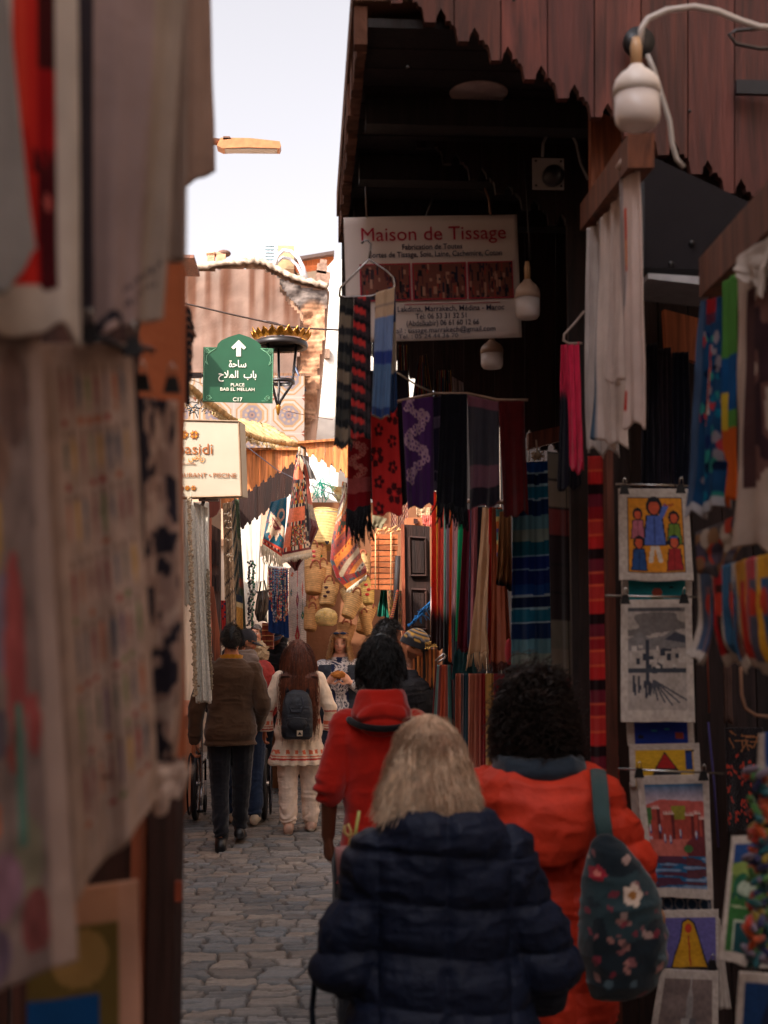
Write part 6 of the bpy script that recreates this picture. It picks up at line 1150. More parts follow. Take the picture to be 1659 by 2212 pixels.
    for k, (x0, c, lb) in enumerate([(620, rgb(60, 60, 66), 'dark bead strand hanging against the sunlit sheet'), (648, rgb(30, 110, 80), 'emerald bead strand hanging against the sunlit sheet')]):
        mb = MB()
        for j in range(60): q = E2(x0+rs.normal(0, 7)-j*.1, 1130+j*9, 12.7+rs.normal(0, .02)); mb.ell(list(q), (.012,)*3, (c if rs.rand() < .7 else rgb(196, 190, 180)), nu=6, nv=5)
        mb.build('bead_strand', M_PLASTIC, label=lb, cat='necklace')
    # white rug with diamond motifs
    def wr(S, T):
        o = np.broadcast_to(rgb(214, 196, 186), S.shape+(3,))*(.78+.3*(np.sin(T*330) > -.2))[..., None]
        for (s0, t0, w_, h_, c) in [(.5, .18, .03, .14, rgb(206, 90, 90)), (.5, .42, .09, .1, rgb(140, 60, 80)), (.5, .6, .04, .1, rgb(190, 80, 80)), (.5, .8, .14, .13, rgb(170, 40, 50)), (.8, .33, .05, .1, rgb(196, 90, 80)), (.8, .6, .09, .05, rgb(20, 110, 80)), (.8, .5, .02, .08, rgb(20, 110, 80)), (.15, .3, .06, .05, rgb(70, 110, 110)), (.2, .1, .1, .03, rgb(206, 100, 80))]:
            o[(np.abs(S-s0)/w_+np.abs(T-t0)/h_) < 1] = c; o[(np.abs(S-s0)/w_+np.abs(T-t0)/h_) < .35] = rgb(190, 150, 110)
        return o
    cloth('hanging_rug', 'white ribbed rug with small red and green diamonds', 'rug', quad(13.2, (945, 1190), (1085, 1080), (1090, 1900), (940, 1900)), wr, M_WOOL, nu=50, nv=200, folds=1.3, amp=.01)
left_far()
def baskets():
    r0 = np.random.RandomState(11); proto = {}
    def weave(nrow):
        return np.repeat((.75+.3*((np.arange(nrow) % 2)))[:, None], 3, 1)
    def mk_basket(lb, x, y, w, h, tilt, Y, col=rgb(206, 164, 104), taper=.72, heart=False, lid=False, marks=None, handle=True):
        s = .2604*Y/FPX*1.22; c = E2(x, y, Y); R, H = w/2*s, h*s; col = np.clip(col*1.15, 0, .9)
        r = root('straw_basket', c, lb, 'basket', 'straw baskets hung on the wall'); M = Matrix.Rotation(math.radians(tilt), 3, 'Y') @ Matrix.Rotation(math.radians(-14), 3, 'X')
        n = 26; zz = np.linspace(0, 1, n); prof = [(R*(taper+(1-taper)*z**.7)*(1+.012*(i % 2)), H*z) for i, z in enumerate(zz)]
        prof = [(R*taper*.85, -.008)]+prof+[(R*1.03, H*1.0), (R*1.03, H*1.02), (R*.93, H*1.0), (R*.8, H*.4), (R*.6, H*.08)]
        cc = np.array([col*(.72+.36*(i % 2))*r0.uniform(.85, 1.1) for i in range(len(prof))]); mb = MB(); mb.lathe(prof, c, cc, 28, M)
        mb.build('basket_body', M_STRAW, r)
        if handle:
            a = np.linspace(0, math.pi, 12)
            for q, nmh in ((.06, 1), (-.5, 1)):
                mb = MB(); P = [Vector((R*.45*math.cos(t), -R*.9*(1 if q > 0 else -1), H*.9+R*.8*math.sin(t))) for t in a]; mb.tube([c+M @ p for p in P], .009, rgb(150, 84, 60), 6); mb.build('handle', M_STRAW, r)
        if heart:
            mb = MB(); P = [(0, -1.1), (.55, -.45), (.95, .1), (.9, .6), (.5, .85), (.12, .65), (0, .35), (-.12, .65), (-.5, .85), (-.9, .6), (-.95, .1), (-.55, -.45)]
            hc = E2(1262, 975, Y-R*1.05-.03); mb.prism([(a*.022, b*.024) for a, b in P], hc, (1, 0, 0), (0, 0, 1), -.006, rgb(26, 22, 26)); mb.build('heart_patch', M_CLOTH, r, smooth=False)
        if marks is not None:
            mb = MB()
            for k in range(3): q = c+M @ Vector((R*r0.uniform(-.3, .3), -R*.93, H*(.3+.2*k))); mb.ell(list(q), (.02, .008, .014), marks)
            mb.build('wool_tuft', M_WOOL, r)
        return r
    mk_basket('widest straw basket with a small black heart, hung highest', 1235, 1010, 230, 240, 8, 13.0, rgb(214, 176, 116), .8, heart=True, handle=False)
    L = [('tall straw basket with a pink wool tuft under the orange rug', 1130, 1200, 120, 160, 5, 12.8, rgb(206, 160, 110), rgb(214, 90, 90)),
         ('round bellied straw basket below the pink tufted one', 1150, 1395, 150, 170, 4, 12.5, rgb(196, 146, 96), None),
         ('slim straw basket with a green mark beside the rug fringe', 1215, 1190, 100, 150, -6, 12.9, rgb(190, 140, 92), rgb(40, 110, 70)),
         ('upright straw basket in the middle of the wall', 1245, 1345, 110, 160, -4, 12.7, rgb(200, 154, 104), None),
         ('straw basket with a dark square patch', 1260, 1495, 140, 150, 6, 12.5, rgb(204, 160, 108), rgb(80, 50, 50)),
         ('straw basket tipped to the right beside the kilim tip', 1430, 1590, 120, 170, 22, 12.2, rgb(206, 160, 106), None),
         ('pale wide straw basket below the kilim', 1500, 1530, 150, 150, -14, 12.4, rgb(210, 172, 120), None),
         ('yellowish straw basket with red stitches near the leather stack', 1605, 1480, 100, 170, -3, 12.0, rgb(206, 164, 92), rgb(206, 60, 50)),
         ('small straw basket hidden behind the kilim edge', 1575, 1230, 90, 130, -5, 12.8, rgb(190, 150, 104), None),
         ('straw basket with leather handles left of the curly haired woman', 1120, 1700, 110, 150, 6, 12.9, rgb(186, 138, 90), None),
         ('straw basket leaning above the woman with sunglasses', 1545, 1720, 110, 190, 18, 12.8, rgb(196, 146, 92), None),
         ('narrow straw basket at the right end of the row', 1610, 1740, 80, 160, -12, 12.6, rgb(196, 150, 96), None),
         ('shallow straw basket in the shade behind the dark hair bun', 1400, 1790, 130, 110, 10, 13.1, rgb(176, 128, 84), None),
         ('straw basket tucked high beside the white ribbed rug', 1160, 1600, 90, 120, -8, 13.1, rgb(180, 134, 88), None)]
    for lb, x, y, w, h, t, Y, c, mk_ in L: mk_basket(lb, x, y, w, h, t, Y, c, .74, marks=mk_)
    r = root('straw_basket', E2(1255, 1660, 12.2), 'round lidded basket embroidered in gold just above the curly haired woman', 'basket', 'straw baskets hung on the wall')
    mb = MB(); c = E2(1255, 1650, 12.2); R = .105; mb.lathe([(R*.6, -.02), (R*.9, .0), (R, .05), (R*.98, .09), (R*.75, .125), (R*.3, .145), (.003, .15)], c, np.array([rgb(214, 180, 122)*(.8+.3*(i % 2)) for i in range(7)]), 30); mb.build('basket_body', M_STRAW, r)
    mb = MB()
    for k in range(60): a, b = r0.uniform(3.3, 6.1), r0.uniform(.02, .12); q = c+Vector((R*math.cos(a)*(1-.5*max(0, b-.08)/.05), R*math.sin(a), b)); mb.ell(list(q), (.006, .004, .003), rgb(226, 190, 90), nu=6, nv=5)
    mb.build('embroidery', M_WOOL, r)
    # wall behind the baskets
    r = root('basket_wall', (1.0, 13.4, 0), 'brown plastered wall on which the baskets hang', 'wall'); mb = MB(); a = E2(1085, 0, 13.5).x
    mb.bx(a, 2.6, 13.5, 13.7, 0, pt(700, 1085, 13.5).z, rgb(130, 88, 64)); mb.build('wall', M_PLASTER, r, smooth=False)
baskets()
def right_far():
    G3 = lambda x, y: (756+x*.2687, 1080+y*.2687); r0 = np.random.RandomState(12)
    # stack of tied leather bundles
    r = root('leather_bundle_stack', pt(*G3(270, 720), 9.6), 'stack of tied orange brown bundles hung beside the dark door', 'bundles')
    for k in range(10):
        y = 280+k*45; x1 = 380-(k*3 if k > 2 else 0); mb = MB(); a, b = pt(*G3(170+r0.uniform(-3, 4), y), 9.6), pt(*G3(x1, y+38), 9.6)
        mb.box(((a.x+b.x)/2, 9.6, (a.z+b.z)/2), (abs(b.x-a.x), .12, abs(a.z-b.z)*.92), rgb(176, 98, 56)*r0.uniform(.7, 1.15), Matrix.Rotation(r0.normal(0, .02), 3, 'Y')); mb.build('bundle', mat('suede', .8, .3, 14, .4, 60), r, smooth=False)
    mb = MB()
    for x in (205, 330): mb.tube([pt(*G3(x, 265), 9.52), pt(*G3(x, 715), 9.52)], .004, rgb(226, 190, 140), 5)
    mb.build('string', M_CLOTH, r)
    mb = MB()
    for k in range(16): a = pt(*G3(r0.uniform(210, 390), r0.uniform(235, 275)), 9.6); mb.tube([a, a+Vector((r0.uniform(-.05, .05), 0, r0.uniform(-.02, .03)))], .008, rgb(206, 160, 110), 5)
    mb.build('cane_ends', M_STRAW, r)
    # panelled door
    r = root('wooden_door', pt(*G3(540, 1070), 9.3), 'dark brown panelled door standing open beside the bundles', 'door'); q = lambda pts: [G3(x, y) for x, y in pts]
    mb = MB(); poly_px(mb, q([(436, 196), (640, 215), (650, 1090), (448, 1090)]), 9.3, .06, rgb(46, 25, 20)); mb.build('leaf', M_WOOD, r, smooth=False)
    mb = MB(); poly_px(mb, q([(415, 190), (436, 196), (448, 1090), (428, 1090)]), 9.28, .09, rgb(150, 78, 52)); mb.build('edge', M_WOOD, r, smooth=False)
    for pts in ([(480, 300), (608, 310), (612, 610), (488, 610)], [(492, 720), (612, 725), (614, 1040), (496, 1040)]):
        (x0, y0), (x1, y1), (x2, y2), (x3, y3) = pts; mb = MB()
        for a, b in ((pts[0], pts[1]), (pts[1], pts[2]), (pts[2], pts[3]), (pts[3], pts[0])): mb.tube([pt(*G3(*a), 9.28), pt(*G3(*b), 9.28)], .012, rgb(54, 30, 24), 4)
        cx, cy = sum(p[0] for p in pts)/4, sum(p[1] for p in pts)/4; poly_px(mb, q([(cx+(x-cx)*.75, cy+(y-cy)*.85) for x, y in pts]), 9.27, .03, rgb(40, 22, 18)); mb.build('raised_panel', M_WOOD, r, smooth=False)
    # blue frayed rope, stick with beads, carpets above the door, teal scarf
    mb = MB(); a, b = pt(*G3(470, 1010), 9.1), pt(*G3(655, 810), 9.1)
    for k in range(6): mb.tube([a.lerp(b, t)+Vector(r0.normal(0, .008, 3).tolist()) for t in np.linspace(0, 1, 9)], .004, rgb(40, 110, 170), 5)
    for k in range(12): c = a.lerp(b, r0.uniform(.5, .95)); mb.tube([c, c+Vector((r0.normal(0, .02), 0, -.03)), c+Vector((r0.normal(0, .04), 0, -.08))], .0025, rgb(50, 130, 190), 5)
    mb.build('blue_rope', M_CLOTH, label='frayed blue rope tied across the dark door', cat='rope')
    mb = MB(); mb.tube([pt(*G3(385, 450), 9.4), pt(*G3(375, 700), 9.4), pt(*G3(365, 1000), 9.4)], .02, rgb(40, 34, 36), 10); mb.build('carved_stick', M_WOOD, label='black stick beside the bundles', cat='stick')
    mb = MB()
    for k in range(40): t = k/40; c = pt(*G3(382-48*t, 735+220*t), 9.3); mb.ell(list(c), (.012,)*3, [rgb(196, 60, 40), rgb(206, 150, 60), rgb(60, 60, 90)][k % 3], nu=6, nv=5)
    mb.build('bead_strand', M_PLASTIC, label='red and gold bead strand slanting before the black stick', cat='necklace')
    cloth('hanging_scarf', 'teal cloth hanging below the bundles', 'cloth', [pt(*G3(247, 725), 9.7), pt(*G3(296, 725), 9.7), pt(*G3(310, 940), 9.7), pt(*G3(220, 940), 9.7)], plain(rgb(20, 110, 90), .15), folds=2, amp=.015)
    A = Art(40, 40, rgb(140, 100, 70)); 
    for k in range(80): x, y = r0.rand(), r0.rand(); A.ell(x, y, .05, .04, [rgb(176, 140, 70), rgb(110, 60, 50), rgb(90, 90, 70)][r0.randint(3)])
    cloth('wall_rug', 'small gold and brown patterned rug behind the bead strand', 'rug', [pt(*G3(300, 728), 9.8), pt(*G3(425, 728), 9.8), pt(*G3(428, 1000), 9.8), pt(*G3(300, 1000), 9.8)], A.pat(), M_WOOL, folds=1, amp=.004, nu=40, nv=40)
    st = bands([(.1, rgb(60, 34, 36)), (.08, rgb(190, 160, 130)), (.1, rgb(150, 50, 46)), (.06, rgb(40, 34, 40))], vertical=False, rep=7)
    for k, (x0, x1, lb) in enumerate([(330, 372, 'black and white woven strip above the bundles'), (385, 425, 'grey woven strip above the door edge'), (430, 466, 'red zigzag woven strip above the door')]):
        cloth('woven_strip', lb, 'textile', [pt(*G3(x0, -60), 9.9), pt(*G3(x1, -60), 9.9), pt(*G3(x1+4, 230), 9.9), pt(*G3(x0, 230), 9.9)], (lambda S, T, k=k: st((S+.0), (T*1.0+.15*np.abs((S*4) % 2-1)) % 1)*(1 if k != 1 else .7)), M_WOOL, nu=30, nv=70, folds=1, amp=.004)
    cloth('folded_textile', 'fluffy pink fringe of a folded blanket above the door', 'blanket', [pt(*G3(580, 120), 9.6), pt(*G3(672, 125), 9.6), pt(*G3(672, 215), 9.6), pt(*G3(590, 210), 9.6)], plain(rgb(226, 110, 96), .3), M_WOOL, folds=6, amp=.01)
    cloth('folded_textile', 'cream embroidered blanket with orange curl above the pink fringe', 'blanket', [pt(*G3(530, 60), 9.62), pt(*G3(680, 60), 9.62), pt(*G3(680, 125), 9.62), pt(*G3(540, 140), 9.62)], plain(rgb(196, 156, 120), .3), M_WOOL, folds=3, amp=.008)
    r = root('cardboard_box', pt(*G3(525, 190), 9.62), 'brown cardboard box on top of the dark door', 'box'); mb = MB(); poly_px(mb, q([(458, 142), (585, 142), (585, 205), (458, 198)]), 9.62, .3, rgb(176, 110, 74)); mb.build('carton', M_PAPER, r, smooth=False)
    mb = MB(); poly_px(mb, q([(512, 150), (545, 152), (545, 190), (512, 190)]), 9.6, .01, rgb(60, 34, 30)); mb.build('printed_mark', M_PAPER, r, smooth=False)
    cloth('stall_canopy', 'grey green canvas flap left of the bundles', 'canopy', [pt(*G3(180, 120), 9.9), pt(*G3(300, 150), 9.9), pt(*G3(260, 215), 9.9), pt(*G3(178, 245), 9.9)], plain(rgb(130, 120, 96)), M_LINEN, folds=1, amp=.01)
    # belts on a rack
    r = root('belt_rack', pt(*G3(590, 1480), 8.4), 'metal rack of brown and black leather belts behind the man in the beanie', 'rack')
    mb = MB(); mb.tube([pt(*G3(500, 1150), 8.4), pt(*G3(720, 1165), 8.4)], .008, rgb(176, 150, 110), 8); mb.tube([pt(*G3(520, 1100), 8.5), pt(*G3(660, 1095), 8.5)], .01, rgb(130, 130, 140), 8)
    for cx in (512, 545): mb.tube([pt(*G3(cx+14*math.cos(t)*(1-t/9), 1040+(cx-512)*1.3+14*math.sin(t)*(1-t/9)), 8.5) for t in np.linspace(0, 7, 16)], .004, rgb(110, 100, 100), 5)
    mb.tube([pt(*G3(655, 700), 8.5), pt(*G3(650, 1400), 8.5)], .009, rgb(150, 130, 120), 8); mb.build('rail', M_STEEL, r)
    for k in range(13):
        x = 505+k*16; c = [rgb(176, 96, 50), rgb(40, 30, 28), rgb(196, 120, 60), rgb(110, 60, 36)][k % 4]
        P, S, T = cloth_grid([pt(*G3(x, 1185+r0.uniform(-8, 8)), 8.38-.01*(k % 3)), pt(*G3(x+20, 1185), 8.38-.01*(k % 3)), pt(*G3(x+26, 1520), 8.38), pt(*G3(x+4, 1520), 8.38)], 5, 14, folds=.5, amp=.004); mb = MB(); mb.sheet(P, plain(c)(S, T), .004); mb.build('belt', mat('leather'), r)
        mb = MB(); b = pt(*G3(x+8, 1165+r0.uniform(-12, 12)), 8.35); mb.tube([b+Vector((.016*math.cos(t), 0, .02*math.sin(t))) for t in np.linspace(0, 2*math.pi, 9)], .003, rgb(206, 160, 90), 5); mb.build('buckle', M_STEEL, r)
    # patterned wooden chest in the crowd
    r = root('wooden_chest', E2(765, 1830, 13.4), 'red brown chest with gold lines stacked behind the capped men', 'chest'); mb = MB(); a, b = E2(722, 1640, 13.4), E2(815, 1860, 13.4); mb.bx(a.x, b.x, 13.4, 13.8, b.z, a.z, rgb(140, 60, 40)); mb.build('chest_body', M_WOOD, r, smooth=False)
    mb = MB()
    for k in range(5): z = a.z-(a.z-b.z)*(k+.5)/5; mb.bx(a.x, b.x, 13.385, 13.4, z, z+.007, rgb(214, 170, 110))
    mb.build('gold_inlay', M_METAL, r, smooth=False)
    r = root('display_table', (E2(700, 1900, 14.2).x, 14.2, 0), 'cloth covered display table with pale crumpled goods behind the crowd', 'table'); x = E2(700, 1900, 14.2).x
    mb = MB(); mb.bx(x-.35, x+.3, 14.2, 14.9, 0, .85, rgb(176, 120, 84)); mb.build('table_cloth', M_CLOTH, r, smooth=False)
    for k, (x, y, lb) in enumerate([(690, 1850, 'crumpled cream paper wrap beside the capped man'), (705, 1900, 'white crumpled cloth on the display table')]):
        mb = MB(); c = E2(x, y, 13.0)
        Vs = r0.normal(0, 1, (60, 3)); Vs /= np.linalg.norm(Vs, axis=1)[:, None]
        mb.ell(list(c), (.09, .07, .06), rgb(214, 190, 156), nu=14, nv=10); mb.V[0] += r0.normal(0, .012, mb.V[0].shape); mb.build('crumpled_wrap', M_PAPER, label=lb, cat='wrap', smooth=False)
right_far()
# ------------------------------------------------------------------ people
SKL, SKM, SKD = rgb(214, 152, 122), rgb(176, 112, 80), rgb(112, 66, 46)
def Rz(a): return np.array(Matrix.Rotation(a, 3, 'Z'))
def Rx(a): return np.array(Matrix.Rotation(a, 3, 'X'))
def head_mesh(mb, M, c, k=1.0):
    """head as one closed form, face towards local +y; M 3x3, c centre"""
    n, m = 56, 44; a = np.linspace(0, 2*math.pi, n, endpoint=False); t = np.linspace(.02, math.pi-.02, m); A, T = np.meshgrid(a, t)
    x, y, z = np.sin(T)*np.cos(A)*.074, np.sin(T)*np.sin(A)*.093, np.cos(T)*.118
    lo = np.clip(-z/.118, 0, 1); x = x*(1-.34*lo**1.4); y = np.where(y < 0, y*(1-.35*lo), y*(1-.10*lo))+.006*lo; y = np.where(z > .03, y*1.02, y)
    g = lambda X, Z, sx, sz: np.exp(-((x-X)/sx)**2-((z-Z)/sz)**2)*(y > 0)
    y = y+.021*g(0, -.022, .011, .014)+.013*g(0, .0, .009, .022)-.011*(g(.031, .006, .017, .011)+g(-.031, .006, .017, .011))+.005*(g(.03, .032, .02, .008)+g(-.03, .032, .02, .008))
    y = y+.006*g(0, -.056, .02, .005)+.006*g(0, -.068, .018, .005)-.003*g(0, -.062, .024, .003)+.006*g(0, -.096, .02, .014)+.004*(g(.042, -.025, .018, .018)+g(-.042, -.025, .018, .018))
    P = np.stack([x, y, z], -1)*k; P = P @ M.T+np.array(c); mb.rings(P[::-1], (0, 0, 0))
    for s in (1, -1):
        e = np.array([s*.073, -.008, -.006])*k; mb.ell(tuple(M @ e+np.array(c)), (.009*k, .017*k, .029*k), (0, 0, 0), M @ Rz(s*.35), nu=12, nv=10)
def skin_color(V, M, c, k, skin, face):
    L = (V-np.array(c)) @ M/k; x, y, z = L[:, 0], L[:, 1], L[:, 2]; C = np.tile(skin, (len(V), 1)); C = C*(.94+.12*n3(V, 30, 2))[:, None]
    hd = (z > -.13) & (z < .13) & (abs(x) < .09) & (abs(y) < .13); f = hd & (y > .03)
    el = lambda X, Z, a, b: f & (((x-X)/a)**2+((z-Z)/b)**2 < 1)
    for s in (1, -1):
        C[el(s*.044, -.03, .02, .016)] *= np.array([1.06, .86, .86])
        C[el(s*.031, .033, .019, .0045)] = face.get('brow', skin*.3)
        if face.get('eyes', 'down') == 'open': C[el(s*.031, .006, .015, .007)] = rgb(214, 204, 196); C[el(s*.031, .006, .0065, .007)] = rgb(40, 26, 22); C[el(s*.031, .013, .017, .003)] = skin*.3
        else: C[el(s*.031, .008, .016, .007)] *= .86; C[el(s*.031, -.0, .017, .0035)] = skin*.3
    C[el(0, -.058, .023, .0055)] = skin*np.array([.86, .5, .5]); C[el(0, -.067, .019, .0055)] = skin*np.array([.92, .56, .54]); C[el(0, -.0615, .022, .0018)] = skin*.4
    C[el(.008, -.034, .0045, .003) | el(-.008, -.034, .0045, .003)] = skin*.4
    if 'beard' in face:
        b = hd & (y > -.01) & ((z < -.045) | ((z < -.03) & (abs(x) > .045))) & ~el(0, -.063, .024, .011); b |= el(0, -.047, .026, .006)
        C[b] = C[b]*(1-face['beard'])+rgb(26, 20, 20)*face['beard']
    return C
def hand_mesh(mb, w, d, up, side, curl=.5, k=1.0, spread=.12):
    """wrist w, pointing d, up = back of the hand, side = +1 thumb on the right of d"""
    d = np.array(d, float); d /= np.linalg.norm(d); up = np.array(up, float); up -= d*np.dot(up, d); up /= np.linalg.norm(up); r = np.cross(d, up)*side; w = np.array(w, float)
    mb.tube([w-d*.02, w, w+d*.03*k, w+d*.07*k, w+d*.092*k], [.024, .026*k, .036*k, .040*k, .034*k], (0, 0, 0), 14, flat=1)
    V = mb.V[-1]; V[:] = V-(((V-w) @ up)[:, None]*up)*.52
    for i, (off, L) in enumerate([(.030, .072), (.011, .080), (-.009, .074), (-.028, .060)]):
        p = w+d*.088*k+r*off*k; a = curl*.55; pts = [p-d*.01]; dd = d+r*(off*spread*8)
        dd /= np.linalg.norm(dd)
        for s in (.45, .32, .23):
            q = dd*math.cos(a)-up*math.sin(a); p = p+q*L*s*k; pts.append(p); a += curl*(1.0+.12*i)
        mb.chain(pts, [.0095*k, .0088*k, .008*k, .007*k], (0, 0, 0), 10)
    p = w+d*.03*k+r*.032*k; q = (d*.55+r*.75-up*.25*curl); q /= np.linalg.norm(q); p2 = p+q*.036*k; q2 = d*.85+r*(.35-.5*curl)-up*.55*curl; q2 /= np.linalg.norm(q2); p3 = p2+q2*.03*k; p4 = p3+(q2-up*.3*curl)*.022*k
    mb.chain([p-q*.01, p2, p3, p4], [.013*k, .0115*k, .0098*k, .008*k], (0, 0, 0), 10)
TORSO = [(.84, .150, .100, 0), (.90, .168, .115, -.01), (.98, .158, .108, -.005), (1.08, .140, .095, 0), (1.18, .150, .102, .005), (1.28, .172, .112, .005), (1.36, .180, .106, -.002), (1.41, .160, .090, -.008), (1.45, .112, .074, -.01), (1.485, .074, .062, -.008), (1.52, .058, .056, -.004)]
def loft(mb, rows, grow=0, n=36, power=2.3, cx=0):
    a = np.linspace(0, 2*math.pi, n, endpoint=False); ca, sa = np.cos(a), np.sin(a); e = 2/power; R = []
    for z, rx, ry, yo in rows:
        R.append(np.stack([cx+np.sign(ca)*abs(ca)**e*(rx+grow), yo+np.sign(sa)*abs(sa)**e*(ry+grow), 0*a+z], -1))
    mb.rings(R, (0, 0, 0)); return mb
DEF = dict(sh=(.185, -.005, 1.42), el=(.235, -.03, 1.13), wr=(.24, .05, .88), hip=(.092, 0, .90), kn=(.10, .02, .49), an=(.10, -.02, .09))
def jt(P, key, s):
    v = P.get(key+('R' if s > 0 else 'L'), P.get(key, DEF[key])); return np.array([v[0]*s if key not in P.get('abs', ()) else v[0], v[1], v[2]])
class Person:
    def __init__(s, lb, X, Y, yaw, height, skin, pose, face=None, voxel=.008, hands=(1, -1), headyaw=0, headpitch=0, curl=.6, wide=1.0, cat='person', legs=True):
        s.k = height/1.75; s.root = root('person', (X, Y, 0), lb, cat, 'people in the lane', rz=yaw, scale=s.k); s.root['_local'] = 1
        s.P, s.wide, s.vox = pose, wide, voxel; mb = MB(); rows = [(z, rx*wide, ry*(.5+.5*wide), y) for z, rx, ry, y in TORSO]; s.rows = rows; s.lean = pose.get('lean', 0)
        loft(mb, rows); s.M = Rz(headyaw) @ Rx(headpitch); s.hc = np.array([0, .012+.02*math.sin(-headpitch if headpitch < 0 else 0), 1.632]); s.hc += np.array(pose.get('head', (0, 0, 0)))
        mb.cap((0, -.012, 1.46), tuple(s.hc+np.array([0, -.02, -.06])), .058*(.6+.4*wide), .054, (0, 0, 0)); head_mesh(mb, s.M, s.hc)
        for q in (1, -1):
            S, E, Wr = jt(pose, 'sh', q), jt(pose, 'el', q), jt(pose, 'wr', q); S = S-np.array([q*.02, 0, .035]); mb.chain([S, E, Wr], [.046*wide, .040*wide, .026], (0, 0, 0))
            d = Wr-E; d /= np.linalg.norm(d)
            if q in hands:
                hd = np.array(pose.get('hd'+('R' if q > 0 else 'L'), d)); up = np.array(pose.get('up'+('R' if q > 0 else 'L'), (q, 0, 0))); hand_mesh(mb, Wr, hd, up, pose.get('th'+('R' if q > 0 else 'L'), -q if abs(up[0]) > .5 else q), curl)
            else: mb.cap(Wr, Wr+d*.12, .03, .03, (0, 0, 0))
            if legs:
                H, K, A = jt(pose, 'hip', q), jt(pose, 'kn', q), jt(pose, 'an', q); mb.chain([H, K, A], [.085*wide, .055*wide, .036], (0, 0, 0)); mb.cap(A+(0, -.03, -.04), A+(0, .14, -.05), .034, .03, (0, 0, 0))
        V, F, N = remesh(mb, voxel, 2); C = skin_color(V, s.M, s.hc, 1, skin, face or {}); s.body = mk('body', V, F, C, M_SKIN, s.root)
    def limbs(s, mb, key, r, q, end=1.0, start=0):
        a, b, c = (jt(s.P, x, q) for x in key); c2 = b+(c-b)*end; a = a-np.array([q*.018, 0, max(0, r[0]-.05)]) if key[0] == 'sh' else a; mb.chain([a, b, c2], r, (0, 0, 0)); return a, b, c2
    def finish(s, mb, name, m, col, vox=None, disp=None, smooth=3, parent=None):
        V, F, N = remesh(mb, vox or s.vox, smooth)
        if disp is not None: V = V+N*disp(V)[:, None]
        C = col(V) if callable(col) else np.tile(col, (len(V), 1)); return mk(name, V, F, C, m, parent or s.root)
    def top(s, name, col, hem=.82, grow=.022, sleeve=(.075, .062, .045), m=None, flare=0, end=1.0, disp=None, vox=None, arms=True, neck=1.50, extra=None, hemr=None):
        mb = MB(); rows = []
        for z, rx, ry, yo in s.rows:
            if z > neck: continue
            rows.append((z, rx+(grow if z < 1.42 else grow*.6), ry+(grow if z < 1.42 else grow*.6), yo))
        rows = [r for r in rows if r[0] > hem+.02]; z0 = rows[0]; rows = [(hem, (hemr or z0[1]+flare), z0[2]+flare*.7, z0[3])]+rows; loft(mb, rows)
        if arms:
            for q in (1, -1): s.limbs(mb, ('sh', 'el', 'wr'), sleeve, q, end)
        if extra: extra(mb)
        return s.finish(mb, name, m or M_SHIRT, col, vox, disp or wrinkle(.010))
    def trousers(s, col, r=(.104, .078, .064), m=None, end=.93, disp=None, vox=None, waist=.98, name='trousers'):
        mb = MB(); w = s.wide; loft(mb, [(.80, .15*w, .105, -.005), (.88, .172*w, .125*w, -.01), (waist, .165*w, .115, -.005)])
        for q in (1, -1): s.limbs(mb, ('hip', 'kn', 'an'), [x*(.5+.5*w) for x in r], q, end)
        return s.finish(mb, name, m or M_SHIRT, col, vox, disp or (lambda V: wrinkle(.007, 1.4)(V)+.005*np.clip((.42-V[:, 2])/.2, 0, 1)*np.sin(V[:, 2]*80+26*n3(V, 7, 3))))
    def shoes(s, col, sole=None, name='shoe', tilt=(0, 0), k=1.0):
        for i, q in enumerate((1, -1)):
            A = jt(s.P, 'an', q); t = tilt[i]; R = Rx(-t); mb = MB(); rows = []
            for y, w, h0, h1 in [(-.075, .02, .02, .05), (-.065, .034, 0, .085), (-.03, .038, 0, .10), (.02, .040, 0, .09), (.07, .045, 0, .065), (.13, .046, 0, .05), (.18, .036, .004, .035), (.20, .015, .01, .025)]:
                a = np.linspace(0, 2*math.pi, 16, endpoint=False); rows.append(np.stack([w*k*np.cos(a), 0*a+y*k, (h0+h1)/2+(h1-h0)/2*np.sin(a)*np.where(np.sin(a) < 0, 1, 1)], -1) @ R.T+A+np.array([0, 0, -.088]))
            mb.rings(rows, (0, 0, 0)); V, F, Cc = mb.arr(); L = (V-A+np.array([0, 0, .088])) @ R; C = np.where((L[:, 2] < .022)[:, None], sole if sole is not None else col*.5, col*(.8+.3*n3(V, 40, 1))[:, None]); o = mk(name, V, F, C, mat('leather'), s.root)
    def hair(s, col, n=900, length=.12, lift=.25, wave=0, curlr=0, r=.0018, seed=0, z0=-.02, back=-.11, vol=1.05, col2=None, down=.35, low=1, cap_=True, steps=14, drift=(0, 0), puff=0, face_open=True, ymin=None, flare=0, name='hair'):
        """strands that leave the scalp, follow the head and then hang; one mesh with a close cap under them"""
        rs = np.random.RandomState(seed); M, c = s.M, s.hc; rad = np.array([.076, .096, .119])
        D = rs.normal(0, 1, (n*4, 3)); D /= np.linalg.norm(D, axis=1)[:, None]; p = D*rad
        front = (p[:, 1] > .035); ok = np.where(front, p[:, 2] > .062, p[:, 2] > (z0+(back-z0)*np.clip((-p[:, 1])/.08, 0, 1))); ok &= ~((abs(p[:, 0]) > .06) & (p[:, 2] < -.01) & (p[:, 1] > 0)) if face_open else True
        p = p[ok][:n]; d = p/rad**2; d /= np.linalg.norm(d, axis=1)[:, None]; n = len(p); L = length*(rs.uniform(.7, 1.1, n)+.5*(n3(p, 18, seed+3)-.5))*(low+(1-low)*np.clip((p[:, 2]+.11)/.2, 0, 1)); st = L/(steps-1); vel = d*lift+np.array([0, 0, -1])*.2+rs.normal(0, .12+puff*.3, (n, 3))
